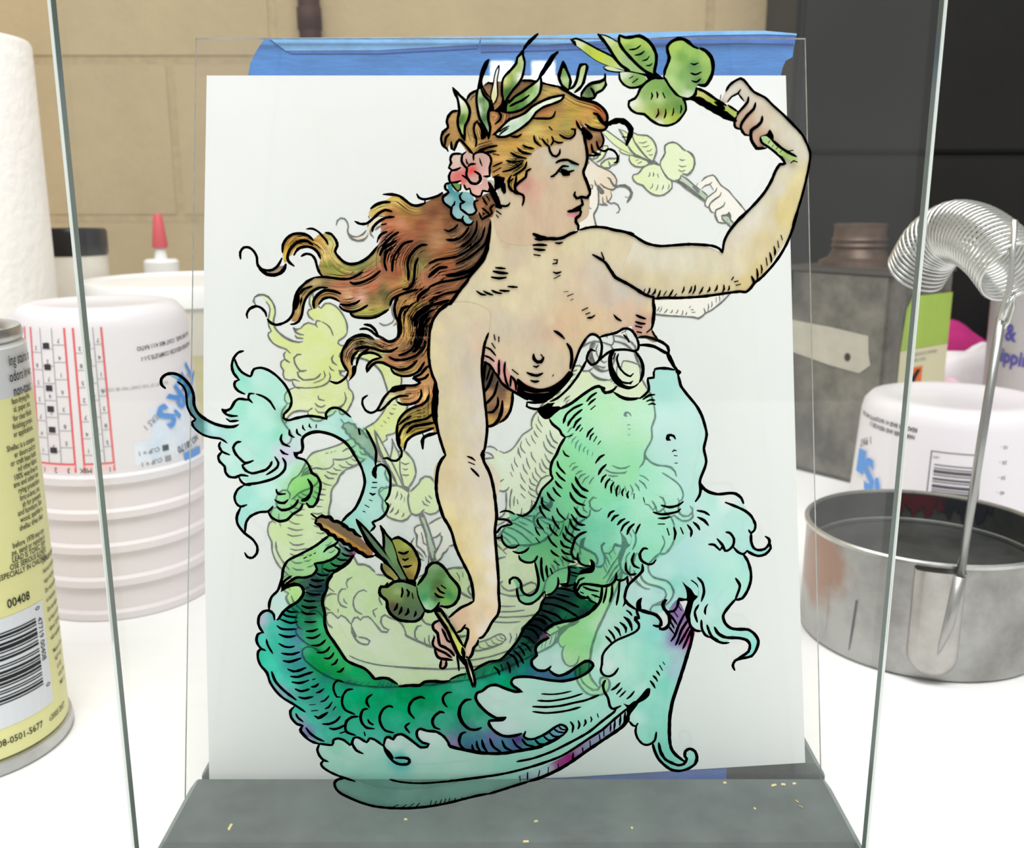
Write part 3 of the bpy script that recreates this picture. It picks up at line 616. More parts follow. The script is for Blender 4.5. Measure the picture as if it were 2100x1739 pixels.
F -393,2557 -2,-80 -10,-17 -20,-6 -19,6 -39,4 -38,14 -23,-5 -33,-26 -17,-32 1,-36 16,-27 7,-33 15,13 -7,37 6,29 17,20 16,-5 29,0 26,-5 12,-13 -39,-13 -17,-27 9,-9 17,23 27,13 38,-20 22,-23 36,-7 33,7 9,-10 -19,-3 6,-10 6,-10 -13,-10 -39,0 -26,-7 5,-26 13,-27 26,-5 20,-2 -7,-7 -33,-20 -21,-27 -4,-30 -4,-27 6,-24 6,-24 13,0 7,20 21,24 33,14 40,13 7,-13 16,0 0,17 2,84 1,77 -16,36 -9,40 2,62 11,81 16,39|-531,2460,a08a58 -27,-26,94785a -24,-39,a87c50 5,-30,c0a058 62,89,9a8858 32,0,887850 32,-7,b07850 49,-3,b08050 49,33,b89048 -21,48,c09850 23,16,a87a40 31,-48,8a5a38 -34,-49,7a5a38 -23,-10,806038 -42,-26,a07048 -11,-13,905038 59,7,804830 33,26,a87048 33,32,b87850 11,49,b88048 7,39,a06040 -29,-23,6a4830 -88,-130,a87050 -32,-7,c08858 -49,-6,b8a078 30,23,b8c078 67,-30,c08860 49,13,a87040 -17,-26,a08040 -32,-10,908038 48,-3,c0a060 33,13,a87848 -7,-43,b88a50 -44,-46,b08050 -17,-24,a88048 50,30,b88048 17,17,c08a58 29,-33,b87c48 -13,33,b88a58 -17,-33,d0b068 26,-27,907038 -59,-4,c0806a 32,-20,9a8040 -49,-10,a8984c -24,-23,b0a050 -11,-44,a89848 9,-24,d0c060 42,68,8a7a30 32,0,908034 -33,-34,a08030 50,10,a88838 9,-24,b88840 -60,-3,988028 32,67,807030
F -377,2286 -29,3 -27,-20 -21,-27 -20,-33 13,3 20,20 34,27 29,7|-454,2236,e4e4cc 31,27,c8c890 23,13,b09060
F -98,2382 39,-43 22,-37 36,-26 3,-34 -9,-40 -30,-37 -30,-15 -20,-2 -9,98 -9,100|-82,2355,4a3c30 3,-43,3a3028 23,-16,5a4838 -17,-50,806048 -6,17,b08a60 49,0,7a5a3c 0,16,5a4438 16,-16,c09860 -7,-51,c8a070 -26,-33,a07840 -26,-14,c09a50 13,47,6a4a34
S67 -394,2519 8,-26 -9,-20 -13,-13 -20,-6 -19,8 -16,8
S103 -386,2525 -1,-42
S67 -512,2513 21,-4 19,-19 7,-17
S62 -527,2498 20,1 19,-8 15,-16
S72 -481,2462 -17,11 -23,5 -23,-6 -26,-21 -21,-30 -4,-33 12,-26 10,-15
S88 -545,2428 23,6 22,2
S67 -506,2434 22,-3 29,-10 33,-1 23,13
S78 -536,2421 -17,-16 -7,-23 1,-10
S73 -500,2428 -23,-17 -14,-16 -7,-26
B -559,2367 16,2 -4,-27 -12,-16 -17,-14 14,24
S63 -574,2349 -7,-20 -21,-17 -16,-5 -20,7
S62 -459,2397 -29,-9 -19,-19 -2,-20
S68 -508,2346 13,19 19,15 26,-1 26,-14 29,-10 26,2 23,15 14,15
S67 -533,2408 33,7 25,-4 20,-13
S63 -424,2359 12,-17 26,-10 30,2 26,13 14,18 10,17
S62 -429,2400 19,-10 32,0 33,10 26,18 15,20 2,16
S67 -394,2405 23,8 23,15 11,23 7,29 13,32
S78 -320,2493 2,-39 -13,-26 -14,-10
S77 -289,2551 -21,-26 -4,-32 -4,-26 -20,-46
S113 -334,2512 -1,23 13,19 23,16 29,13
S62 -269,2565 -21,-11 -17,-22
S67 -287,2530 -13,-15 -9,-19
S63 -321,2309 -20,-10 -36,-1 -29,-2
S157 -380,2289 -26,-1 -20,-9
S63 -426,2283 -24,-27 -17,-30 -11,-17 -20,-9 -19,9 -11,23 3,20 16,11
S63 -366,2261 -28,0 -27,-12 -23,-23 -20,-17 -14,-2
S68 -320,2283 1,-20 -13,-21 -27,-11 -29,0 -16,8
S68 -292,2266 -7,-20 -20,-17 -30,-10 -27,-15 -20,-22 -10,-20
S58 -358,2190 -22,-15 -20,-17
S64 -405,2165 -4,-27 0,-27 4,-28 11,-20 -2,-21 -17,-17 -20,2 -13,8 -14,-1
S117 -408,2118 6,-31
S63 -277,2199 -27,-20 -40,-9 -33,-12 -20,-27 -8,-27
S79 -275,2165 -36,-7 -40,-8 -23,-22
S69 -278,2145 -33,-12 -40,-15 -24,-21 -9,-32
S95 -267,2126 -25,-5 -20,-9 -7,-15 1,-27
S53 -317,2123 5,-12
S68 -293,2339 -11,-13 -23,-7 -20,5 4,5 23,10 20,26
S68 -320,2339 28,30
S63 -347,2324 20,-12 6,-3
S158 -269,2306 0,-43 -5,-51 3,-50
S73 -209,2588 -23,-8 -23,-23 -19,-29 -11,-35 -4,-42 -2,-43 4,-39 9,-37 11,-26 -2,-43 -3,-51 4,-47 6,-37 13,-48 11,-34
S104 -287,2388 -3,-23
S68 -98,2382 19,-10 20,-28
S89 -92,2382 -7,-40 0,-30
S63 -76,2362 -13,-43
S78 -66,2346 -13,-40 -17,-30
S68 -50,2312 -13,-46 -30,-35
S63 -50,2256 0,-27 -17,-25 -19,-2
S90 -34,2242 -3,-36 -13,-34 -17,-17 -21,-5
S74 2,2276 -1,-34 -8,-36 -17,-27 -18,-13
@face 18
F 218,3168 16,-18 10,-30 6,-30 1,-24 -6,-24 -6,-15 3,-15 10,-21 8,-27 -1,-80 -33,-28 -6,-18 -34,-25 -57,-15 -95,-16 -79,25 -19,92 29,77 0,60 37,60 78,36 77,24|188,3126,cdb99b -46,-30,c8b49a 77,0,cbb898 -139,-45,cbb698 47,15,c9c0a8 -31,-45,cdb899 -47,-39,c99282 31,-12,cfa890 110,21,cdb898 42,75,c8b595 1,-90,c9b492 -105,-31,cdb89a -126,-30,d0bf9f -37,67,c8b090
F 152,3027 15,23 28,3 28,-8 -3,-9 -31,-3 -25,-15|189,3042,a8c0b0 -31,-12,b8c4b4
S70 237,3150 7,-30 6,-30 1,-24 -6,-24 -6,-15 3,-15 10,-21 8,-29
S65 147,3055 14,7 25,2 15,-8 21,-7
S50 130,3010 16,8 12,15 12,11 19,-1
S55 158,3027 22,-4 27,7
B 164,3036 19,-4 9,-8 2,-10 -23,-2 -7,12
B -54,3003 16,6 15,-3 -4,-12 6,-30 -14,-2 -5,26 -8,-15 -7,-11 -5,14
S70 242,3014 10,-25 8,-18 2,-18 -9,-12 -19,3 -16,-5 -9,11 3,9
S65 233,2938 5,-19 -16,-10 -19,-11 -15,-2
B 228,2912 7,-8 -13,-9 -31,-3 -3,6 18,5
S70 225,2907 8,-12 -4,-12 -13,-10 0,-12 9,-12 -2,-16
F 181,2889 19,3 25,0 1,-12 -16,-4 -25,4|191,2886,d8989a 25,0,d48888
S55 15,3014 -3,-22 -3,-18 12,-18 16,-6 3,-15 -5,-19
S55 -2,3014 -11,-19 6,-21 16,-16 15,-5
S50 141,3011 -11,-2
S101 73,2821 24,-11 29,-6
S76 113,2807 41,-2 22,5 22,12 22,7
S61 78,2805 16,-3 10,-1
S51 172,2793 -11,-3 -13,1
F -91,2995 31,0 18,-60 10,-25 25,12 -3,37 -13,-3 -6,27 -31,-9 -13,15|-41,2953,cdc0a8 25,-15,c8bca0
B -60,3008 22,3 12,-16 -6,-15 -19,-12 -6,18
B -35,2986 12,3 3,-30 -9,-5 -5,14
S150 -76,2986 10,-24 12,-24 12,-25
S55 -42,2916 19,-3 10,3 6,8
B -49,2932 17,-19 -3,-9 -22,6 3,16
S55 -53,2898 16,-11
S45 -53,2884 7,-8
F 218,3168 16,-18 10,-30 6,-30 1,-24 -6,-24 -6,-15 3,-15 10,-21 8,-27 -1,-80 -33,-28 -6,-18 -34,-25 -57,-15 -95,-16 -79,25 -19,92 29,77 0,60 37,60 78,36 77,24|188,3126,cdb99b -46,-30,c8b49a 77,0,cbb898 -139,-45,cbb698 47,15,c9c0a8 -31,-45,cdb899 -47,-39,c99282 31,-12,cfa890 110,21,cdb898 42,75,c8b595 1,-90,c9b492 -105,-31,cdb89a -126,-30,d0bf9f -37,67,c8b090
F 152,3027 15,23 28,3 28,-8 -3,-9 -31,-3 -25,-15|189,3042,a8c0b0 -31,-12,b8c4b4
S70 237,3150 7,-30 6,-30 1,-24 -6,-24 -6,-15 3,-15 10,-21 8,-29
S65 147,3055 14,7 25,2 15,-8 21,-7
S50 130,3010 16,8 12,15 12,11 19,-1
S55 158,3027 22,-4 27,7
B 164,3036 19,-4 9,-8 2,-10 -23,-2 -7,12
B -54,3003 16,6 15,-3 -4,-12 6,-30 -14,-2 -5,26 -8,-15 -7,-11 -5,14
S70 242,3014 10,-25 8,-18 2,-18 -9,-12 -19,3 -16,-5 -9,11 3,9
S65 233,2938 5,-19 -16,-10 -19,-11 -15,-2
B 228,2912 7,-8 -13,-9 -31,-3 -3,6 18,5
S70 225,2907 8,-12 -4,-12 -13,-10 0,-12 9,-12 -2,-16
F 181,2889 19,3 25,0 1,-12 -16,-4 -25,4|191,2886,d8989a 25,0,d48888
S55 15,3014 -3,-22 -3,-18 12,-18 16,-6 3,-15 -5,-19
S55 -2,3014 -11,-19 6,-21 16,-16 15,-5
S50 141,3011 -11,-2
S101 73,2821 24,-11 29,-6
S76 113,2807 41,-2 22,5 22,12 22,7
S61 78,2805 16,-3 10,-1
S51 172,2793 -11,-3 -13,1
F -91,2995 31,0 18,-60 10,-25 25,12 -3,37 -13,-3 -6,27 -31,-9 -13,15|-41,2953,cdc0a8 25,-15,c8bca0
B -60,3008 22,3 12,-16 -6,-15 -19,-12 -6,18
B -35,2986 12,3 3,-30 -9,-5 -5,14
S150 -76,2986 10,-24 12,-24 12,-25
S55 -42,2916 19,-3 10,3 6,8
B -49,2932 17,-19 -3,-9 -22,6 3,16
S55 -53,2898 16,-11
S45 -53,2884 7,-8
@wreath_leaf 40
F -194,3293 5,-17 9,-15 5,-26 1,-20 -5,-18 0,-21 5,-17 8,-18 9,-14 0,29 2,17 10,18 6,24 -3,17 -12,21 -18,16|-169,3253,e8eede 13,-30,c5d8a0 -5,-23,3d6a20 10,6,8aa850 -16,-44,a8c078 -6,23,3d6a20
S64 -194,3293 5,-17 9,-15 5,-26 1,-20 -5,-18 0,-21 5,-17 8,-18 9,-14
S64 -194,3293 22,-24 18,-16 12,-21 3,-17 -6,-24 -10,-18 -2,-17 0,-29
F -194,3293 5,-17 9,-15 5,-26 1,-20 -5,-18 0,-21 5,-17 8,-18 9,-14 0,29 2,17 10,18 6,24 -3,17 -12,21 -18,16|-169,3253,e8eede 13,-30,c5d8a0 -5,-23,3d6a20 10,6,8aa850 -16,-44,a8c078 -6,23,3d6a20
S64 -194,3293 5,-17 9,-15 5,-26 1,-20 -5,-18 0,-21 5,-17 8,-18 9,-14
S64 -194,3293 22,-24 18,-16 12,-21 3,-17 -6,-24 -10,-18 -2,-17 0,-29
@wreath_leaf 41
F -114,3288 -2,-32 2,-27 7,-32 14,-24 9,-17 6,-21 5,15 1,18 -6,23 0,24 5,17 -1,18 -19,20 -12,21|-102,3273,b8cfa0 -8,-47,e4ecd8 13,0,5d8845 13,18,86aa70 -6,-47,3f6a35 12,-35,8aa878 -18,94,3f6f30
B -74,3383 -15,-9 -14,-28 -6,-26 -6,-29 -5,-24 6,-11 6,32 14,3 -3,23 8,23 8,17 6,18
S59 -114,3288 -3,-32 3,-27 7,-32 14,-24 9,-17 6,-21
S64 -102,3291 9,-21 19,-20 2,-18 -6,-17 0,-24 6,-23 -3,-21 -3,-15
F -114,3288 -2,-32 2,-27 7,-32 14,-24 9,-17 6,-21 5,15 1,18 -6,23 0,24 5,17 -1,18 -19,20 -12,21|-102,3273,b8cfa0 -8,-47,e4ecd8 13,0,5d8845 13,18,86aa70 -6,-47,3f6a35 12,-35,8aa878 -18,94,3f6f30
B -74,3383 -15,-9 -14,-28 -6,-26 -6,-29 -5,-24 6,-11 6,32 14,3 -3,23 8,23 8,17 6,18
S59 -114,3288 -3,-32 3,-27 7,-32 14,-24 9,-17 6,-21
S64 -102,3291 9,-21 19,-20 2,-18 -6,-17 0,-24 6,-23 -3,-21 -3,-15
@wreath_leaf 42
F -42,3364 -11,-18 -6,-23 -3,-21 -6,-23 -2,-20 8,-18 8,9 7,20 -1,26 0,24 5,23|-46,3348,f4f2f4 -10,-34,eeeede -3,-53,dcd9a0
S34 -42,3364 -11,-18 -6,-23 -3,-21 -6,-23 -2,-20 8,-18
S34 -42,3364 -1,-21 -5,-23 0,-24 1,-26 -7,-20 -8,-10
F -42,3364 -11,-18 -6,-23 -3,-21 -6,-23 -2,-20 8,-18 8,9 7,20 -1,26 0,24 5,23|-46,3348,f4f2f4 -10,-34,eeeede -3,-53,dcd9a0
S34 -42,3364 -11,-18 -6,-23 -3,-21 -6,-23 -2,-20 8,-18
S34 -42,3364 -1,-21 -5,-23 0,-24 1,-26 -7,-20 -8,-10
@wreath_leaf 43
F 39,3413 -11,-16 -11,-11 -3,-17 -15,-18 -18,-17 -11,-14 -3,-24 0,-23 5,-17 6,-3 12,14 15,21 16,17 12,20 6,23 3,24 -6,20|33,3383,b8cf90 -12,-23,98b85a -19,-9,b5c458 -21,-37,e3e29a 9,-6,9ab048 6,17,8aa83a 22,23,a9bf7a 9,-23,f4f6ee -43,-46,2e5a22 18,23,4e7a48 -9,-14,2e5a28 37,72,b8cca0
S87 83,3458 -17,-15 -18,-17 -11,-16
S59 37,3412 -9,-15 -11,-11 -3,-17 -15,-18 -18,-17 -11,-14 -3,-24 0,-23 5,-17
S59 37,3412 -1,-20 6,-20 -3,-24 -6,-23 -12,-20 -16,-17 -15,-21 -12,-17
F 39,3413 -11,-16 -11,-11 -3,-17 -15,-18 -18,-17 -11,-14 -3,-24 0,-23 5,-17 6,-3 12,14 15,21 16,17 12,20 6,23 3,24 -6,20|33,3383,b8cf90 -12,-23,98b85a -19,-9,b5c458 -21,-37,e3e29a 9,-6,9ab048 6,17,8aa83a 22,23,a9bf7a 9,-23,f4f6ee -43,-46,2e5a22 18,23,4e7a48 -9,-14,2e5a28 37,72,b8cca0
S87 83,3458 -17,-15 -18,-17 -11,-16
S59 37,3412 -9,-15 -11,-11 -3,-17 -15,-18 -18,-17 -11,-14 -3,-24 0,-23 5,-17
S59 37,3412 -1,-20 6,-20 -3,-24 -6,-23 -12,-20 -16,-17 -15,-21 -12,-17
@wreath_leaf 44
F 92,3328 -10,-14 -25,-18 -24,-17 -25,-15 -21,-20 -3,-26 18,-5 28,10 24,15 22,18 15,20 4,26|91,3314,eef4e0 -28,-23,6d9a3a -30,-24,4f8228 31,-6,a8c888 21,27,b0cc98 -73,-62,3a6a30 -16,15,5f8f30 37,-6,5a8a48
S112 148,3402 -15,-13 -15,-23 -18,-26 -11,-17
S59 91,3327 -9,-13 -25,-18 -24,-17 -25,-15 -18,-20
S59 95,3327 1,-25 -5,-26 -15,-20 -22,-18 -24,-15 -28,-8 -21,0
S59 56,3269 -23,-16 -22,-9 -18,-9
F 92,3328 -10,-14 -25,-18 -24,-17 -25,-15 -21,-20 -3,-26 18,-5 28,10 24,15 22,18 15,20 4,26|91,3314,eef4e0 -28,-23,6d9a3a -30,-24,4f8228 31,-6,a8c888 21,27,b0cc98 -73,-62,3a6a30 -16,15,5f8f30 37,-6,5a8a48
S112 148,3402 -15,-13 -15,-23 -18,-26 -11,-17
S59 91,3327 -9,-13 -25,-18 -24,-17 -25,-15 -18,-20
S59 95,3327 1,-25 -5,-26 -15,-20 -22,-18 -24,-15 -28,-8 -21,0
S59 56,3269 -23,-16 -22,-9 -18,-9
@wreath_leaf 45
F 172,3269 -20,-2 -30,-7 -31,-13 -27,-15 -19,-17 -24,-12 -28,-9 -21,-18 -22,-23 -9,-9 12,-6 25,0 21,9 22,12 28,20 18,18 12,18 25,17 27,9 31,15|140,3259,dfe8cc -30,-15,f0f4e8 -31,-18,dde8cc -31,-29,b9d0ac -46,-24,b4d0b4 -31,-23,cfe0cc 25,41,e8ece0
S59 172,3270 -20,-3 -30,-7 -31,-13 -27,-15 -19,-17 -24,-12 -28,-9 -21,-18 -22,-23 -13,-9
S59 172,3270 -10,-16 -31,-13 -27,-9 -25,-17 -12,-18 -18,-18 -28,-20 -22,-12 -21,-9 -25,0 -12,9
S39 -10,3172 -19,-9 -12,-10
S39 -13,3165 -19,-12 -12,-12
S54 70,3196 28,0 27,0 13,8 5,14
F 172,3269 -20,-2 -30,-7 -31,-13 -27,-15 -19,-17 -24,-12 -28,-9 -21,-18 -22,-23 -9,-9 12,-6 25,0 21,9 22,12 28,20 18,18 12,18 25,17 27,9 31,15|140,3259,dfe8cc -30,-15,f0f4e8 -31,-18,dde8cc -31,-29,b9d0ac -46,-24,b4d0b4 -31,-23,cfe0cc 25,41,e8ece0
S59 172,3270 -20,-3 -30,-7 -31,-13 -27,-15 -19,-17 -24,-12 -28,-9 -21,-18 -22,-23 -13,-9
S59 172,3270 -10,-16 -31,-13 -27,-9 -25,-17 -12,-18 -18,-18 -28,-20 -22,-12 -21,-9 -25,0 -12,9
S39 -10,3172 -19,-9 -12,-10
S39 -13,3165 -19,-12 -12,-12
S54 70,3196 28,0 27,0 13,8 5,14
@wreath_leaf 46
F 166,3374 -7,-23 -7,-20 6,-20 9,-15 19,-8 6,23 -4,17 -12,23|167,3337,6f9648 6,-23,b5cc98 6,-18,8fb060
B 162,3373 4,3 6,-4 5,-24 -10,6 -11,-40 -6,17 6,23
S63 166,3374 -7,-23 -7,-20 6,-20 9,-15 19,-10
S63 168,3374 9,-23 11,-23 4,-17 -6,-25
F 166,3374 -7,-23 -7,-20 6,-20 9,-15 19,-8 6,23 -4,17 -12,23|167,3337,6f9648 6,-23,b5cc98 6,-18,8fb060
B 162,3373 4,3 6,-4 5,-24 -10,6 -11,-40 -6,17 6,23
S63 166,3374 -7,-23 -7,-20 6,-20 9,-15 19,-10
S63 168,3374 9,-23 11,-23 4,-17 -6,-25
@wreath_leaf 47
F 239,3367 -15,-4 -7,-20 -4,-23 -9,-21 -9,-8 12,-12 15,12 12,17 7,29 5,23|231,3348,b4ca80 -9,-34,c8d8ac -15,-26,d8e0c0
S68 242,3366 -18,-3 -7,-20 -4,-23 -9,-21 -12,-10
S68 242,3366 4,-9 -5,-20 -7,-29 -12,-17 -16,-13
F 239,3367 -15,-4 -7,-20 -4,-23 -9,-21 -9,-8 12,-12 15,12 12,17 7,29 5,23|231,3348,b4ca80 -9,-34,c8d8ac -15,-26,d8e0c0
S68 242,3366 -18,-3 -7,-20 -4,-23 -9,-21 -12,-10
S68 242,3366 4,-9 -5,-20 -7,-29 -12,-17 -16,-13
@wreath_leaf 48
F 304,3317 -18,-6 -24,-4 -18,-11 -15,-20 0,-15 18,-2 22,2 9,15 18,9 12,17|244,3273,48663a 15,18,3a5228 24,5,b9cf90 16,6,a8c078 -64,-35,8a9a70
S73 304,3335 0,-15 -18,-9 -24,-4 -18,-11 -15,-20 -2,-10
S64 306,3314 2,-12 -12,-17 -18,-9 -8,-15 -23,-4 -18,7
S64 259,3291 9,-12 2,-12
F 304,3317 -18,-6 -24,-4 -18,-11 -15,-20 0,-15 18,-2 22,2 9,15 18,9 12,17|244,3273,48663a 15,18,3a5228 24,5,b9cf90 16,6,a8c078 -64,-35,8a9a70
S73 304,3335 0,-15 -18,-9 -24,-4 -18,-11 -15,-20 -2,-10
S64 306,3314 2,-12 -12,-17 -18,-9 -8,-15 -23,-4 -18,7
S64 259,3291 9,-12 2,-12
@flower 50
F -168,3083 -16,0 -15,-2 -7,-15 3,-12 -8,-15 9,-9 -9,-18 4,-21 19,-2 16,5 12,-24 22,12 34,12 28,15 2,30 5,21 -6,18 -22,12 -22,-3 -9,-6 -25,9|-184,3066,dcc4b8 -3,-24,d9bcae 43,30,c9a89c 41,-6,c9a898 -78,-48,cf6a66 15,-12,d46a62 31,24,d8453a 44,6,d0a8a0 -38,-36,c8a498 44,15,ddb8ae -68,36,b88a80
S60 -168,3083 -16,1 -15,-3 -7,-15 3,-12 -8,-15 11,-9 13,2 15,7
S60 -202,3030 -9,-18 4,-21 19,0 16,5
S60 -153,3090 -12,-9 -3,-21 9,-15 9,-9 -3,-18 6,-18 15,-12 19,0 9,15 -6,15 -15,9
S55 -147,3042 9,8 16,1
S55 -128,3063 0,18 9,6 22,3 22,-12 6,-18 -6,-21 0,-27 -19,-1
S40 -108,3069 3,-12 5,-12
S45 -153,3066 3,-12 6,-6
F -160,2986 16,9 21,-12 19,3 13,22 12,-13 6,-18 -6,-15 -19,0 -6,-15 -19,0 -15,12 -7,12 -12,-3 -6,9|-138,2977,d8a89c 22,-15,e0b0a4 25,21,d0a498 -53,0,c89888
S55 -160,2983 6,-15 13,3 3,-15 18,-11 16,3 6,16 19,-3 6,13 -6,18
S60 -166,3014 19,-12 9,-13 19,-3 12,13 -3,12
F -168,3083 -16,0 -15,-2 -7,-15 3,-12 -8,-15 9,-9 -9,-18 4,-21 19,-2 16,5 12,-24 22,12 34,12 28,15 2,30 5,21 -6,18 -22,12 -22,-3 -9,-6 -25,9|-184,3066,dcc4b8 -3,-24,d9bcae 43,30,c9a89c 41,-6,c9a898 -78,-48,cf6a66 15,-12,d46a62 31,24,d8453a 44,6,d0a8a0 -38,-36,c8a498 44,15,ddb8ae -68,36,b88a80
S60 -168,3083 -16,1 -15,-3 -7,-15 3,-12 -8,-15 11,-9 13,2 15,7
S60 -202,3030 -9,-18 4,-21 19,0 16,5
S60 -153,3090 -12,-9 -3,-21 9,-15 9,-9 -3,-18 6,-18 15,-12 19,0 9,15 -6,15 -15,9
S55 -147,3042 9,8 16,1
S55 -128,3063 0,18 9,6 22,3 22,-12 6,-18 -6,-21 0,-27 -19,-1
S40 -108,3069 3,-12 5,-12
S45 -153,3066 3,-12 6,-6
F -160,2986 16,9 21,-12 19,3 13,22 12,-13 6,-18 -6,-15 -19,0 -6,-15 -19,0 -15,12 -7,12 -12,-3 -6,9|-138,2977,d8a89c 22,-15,e0b0a4 25,21,d0a498 -53,0,c89888
S55 -160,2983 6,-15 13,3 3,-15 18,-11 16,3 6,16 19,-3 6,13 -6,18
S60 -166,3014 19,-12 9,-13 19,-3 12,13 -3,12
@branch_leaf 60
F 193,3440 15,4 27,-10 43,-22 43,-20 25,-18 25,-23 0,-5 -25,5 -33,9 -40,17 -37,25 -28,21|211,3434,d8e0b8 40,-25,b5c850 30,-17,bccc40 40,-23,b8cc68 37,-18,c8d8a0
S44 193,3440 15,4 27,-10 43,-22 43,-20 25,-18 25,-23
S73 191,3441 11,-9 5,-8
S19 208,3423 28,-21 37,-25 40,-17 33,-9 25,-5
F 193,3440 15,4 27,-10 43,-22 43,-20 25,-18 25,-23 0,-5 -25,5 -33,9 -40,17 -37,25 -28,21|211,3434,d8e0b8 40,-25,b5c850 30,-17,bccc40 40,-23,b8cc68 37,-18,c8d8a0
S44 193,3440 15,4 27,-10 43,-22 43,-20 25,-18 25,-23
S73 191,3441 11,-9 5,-8
S19 208,3423 28,-21 37,-25 40,-17 33,-9 25,-5
@branch_leaf 61
F 279,3457 23,-25 19,-26 15,-23 22,-23 25,-14 55,-9 -25,23 -28,26 -25,26 -16,20 -18,11 -22,10|311,3437,cfdcb0 28,-25,b0c868 31,-29,9cba80 37,-29,9cc078 -62,35,a9c478
S73 279,3457 23,-25 19,-26 15,-23 22,-23 25,-14
S29 279,3457 25,-4 22,-10 18,-11
F 279,3457 23,-25 19,-26 15,-23 22,-23 25,-14 55,-9 -25,23 -28,26 -25,26 -16,20 -18,11 -22,10|311,3437,cfdcb0 28,-25,b0c868 31,-29,9cba80 37,-29,9cc078 -62,35,a9c478
S73 279,3457 23,-25 19,-26 15,-23 22,-23 25,-14
S29 279,3457 25,-4 22,-10 18,-11
@branch_leaf 62
F 348,3454 -1,-20 13,-22 25,-26 28,-26 28,-20 24,-6 3,29 2,29 -13,28 -19,20 -25,12 -21,-3 -24,-2|368,3437,b8d068 40,3,a8c860 30,-14,a5c25a -14,-32,6a9a4a -36,0,8fb360 61,-34,7aa858 -74,57,82a850 83,-37,8ab468
S68 348,3454 -1,-20 13,-22 25,-26 28,-26 28,-20 25,-9
S73 348,3454 20,-7 24,2 21,3 25,-12 19,-20 13,-28 -1,-29 -4,-23 13,-9
S39 381,3410 21,2 16,11
S39 400,3393 18,3 13,10
S39 425,3376 15,4 7,10
S39 438,3361 11,0 8,6
F 348,3454 -1,-20 13,-22 25,-26 28,-26 28,-20 24,-6 3,29 2,29 -13,28 -19,20 -25,12 -21,-3 -24,-2|368,3437,b8d068 40,3,a8c860 30,-14,a5c25a -14,-32,6a9a4a -36,0,8fb360 61,-34,7aa858 -74,57,82a850 83,-37,8ab468
S68 348,3454 -1,-20 13,-22 25,-26 28,-26 28,-20 25,-9
S73 348,3454 20,-7 24,2 21,3 25,-12 19,-20 13,-28 -1,-29 -4,-23 13,-9
S39 381,3410 21,2 16,11
S39 400,3393 18,3 13,10
S39 425,3376 15,4 7,10
S39 438,3361 11,0 8,6
@branch_leaf 63
F 299,3356 11,-10 30,-5 31,0 -25,9 -30,9|328,3348,d0dcb0
S34 306,3359 -8,-3 12,-10 30,-5 31,0
F 299,3356 11,-10 30,-5 31,0 -25,9 -30,9|328,3348,d0dcb0
S34 306,3359 -8,-3 12,-10 30,-5 31,0
@branch_leaf 64
F 351,3338 1,-18 14,-18 21,-10 25,2 18,8 12,15 -7,11 -31,9 -33,4|362,3331,d8e4c8 10,-20,a8c478 33,6,7aa058 21,0,88b060
S54 351,3338 1,-18 14,-18 21,-10 25,2 18,8 13,13
S39 384,3321 12,7
S49 395,3308 16,12
F 351,3338 1,-18 14,-18 21,-10 25,2 18,8 12,15 -7,11 -31,9 -33,4|362,3331,d8e4c8 10,-20,a8c478 33,6,7aa058 21,0,88b060
S54 351,3338 1,-18 14,-18 21,-10 25,2 18,8 13,13
S39 384,3321 12,7
S49 395,3308 16,12
@branch_leaf 65
F 502,3331 -3,15 8,20 5,20 -8,17 1,17 12,14 20,9 19,-1 18,-10 16,-13 18,-5 22,-8 19,-20 7,-26 -2,-26 -11,-23 -12,-12 -18,3 -9,-11 -2,-18 -15,-14 -18,-2 -22,7 -22,21 -16,20|532,3423,aac860 23,-34,7aa850 -30,-29,a8c878 -7,-46,b4d088 8,32,9cc070 31,-15,80ad5e 38,29,5f9050 36,20,a3c468 -53,23,98c060 55,-78,98bb60 -50,-29,80aa60 -8,-26,d4e0c0 -25,15,a8cc80 63,29,5a8a50
S77 498,3331 1,15 8,20 5,20 -6,17 -1,17 12,14 20,9 19,-1 18,-10 16,-13 14,-5
S83 611,3414 19,-8 19,-20 7,-26 -2,-26 -11,-23 -11,-12 -22,2
S73 604,3291 -2,-18 -15,-14 -18,-2 -22,7 -22,21 -16,20 -13,23
S44 583,3367 12,-3 12,5
S44 584,3338 16,-5 18,8
S44 588,3314 16,-4 13,10
F 502,3331 -3,15 8,20 5,20 -8,17 1,17 12,14 20,9 19,-1 18,-10 16,-13 18,-5 22,-8 19,-20 7,-26 -2,-26 -11,-23 -12,-12 -18,3 -9,-11 -2,-18 -15,-14 -18,-2 -22,7 -22,21 -16,20|532,3423,aac860 23,-34,7aa850 -30,-29,a8c878 -7,-46,b4d088 8,32,9cc070 31,-15,80ad5e 38,29,5f9050 36,20,a3c468 -53,23,98c060 55,-78,98bb60 -50,-29,80aa60 -8,-26,d4e0c0 -25,15,a8cc80 63,29,5a8a50
S77 498,3331 1,15 8,20 5,20 -6,17 -1,17 12,14 20,9 19,-1 18,-10 16,-13 14,-5
S83 611,3414 19,-8 19,-20 7,-26 -2,-26 -11,-23 -11,-12 -22,2
S73 604,3291 -2,-18 -15,-14 -18,-2 -22,7 -22,21 -16,20 -13,23
S44 583,3367 12,-3 12,5
S44 584,3338 16,-5 18,8
S44 588,3314 16,-4 13,10
@branch_leaf 66
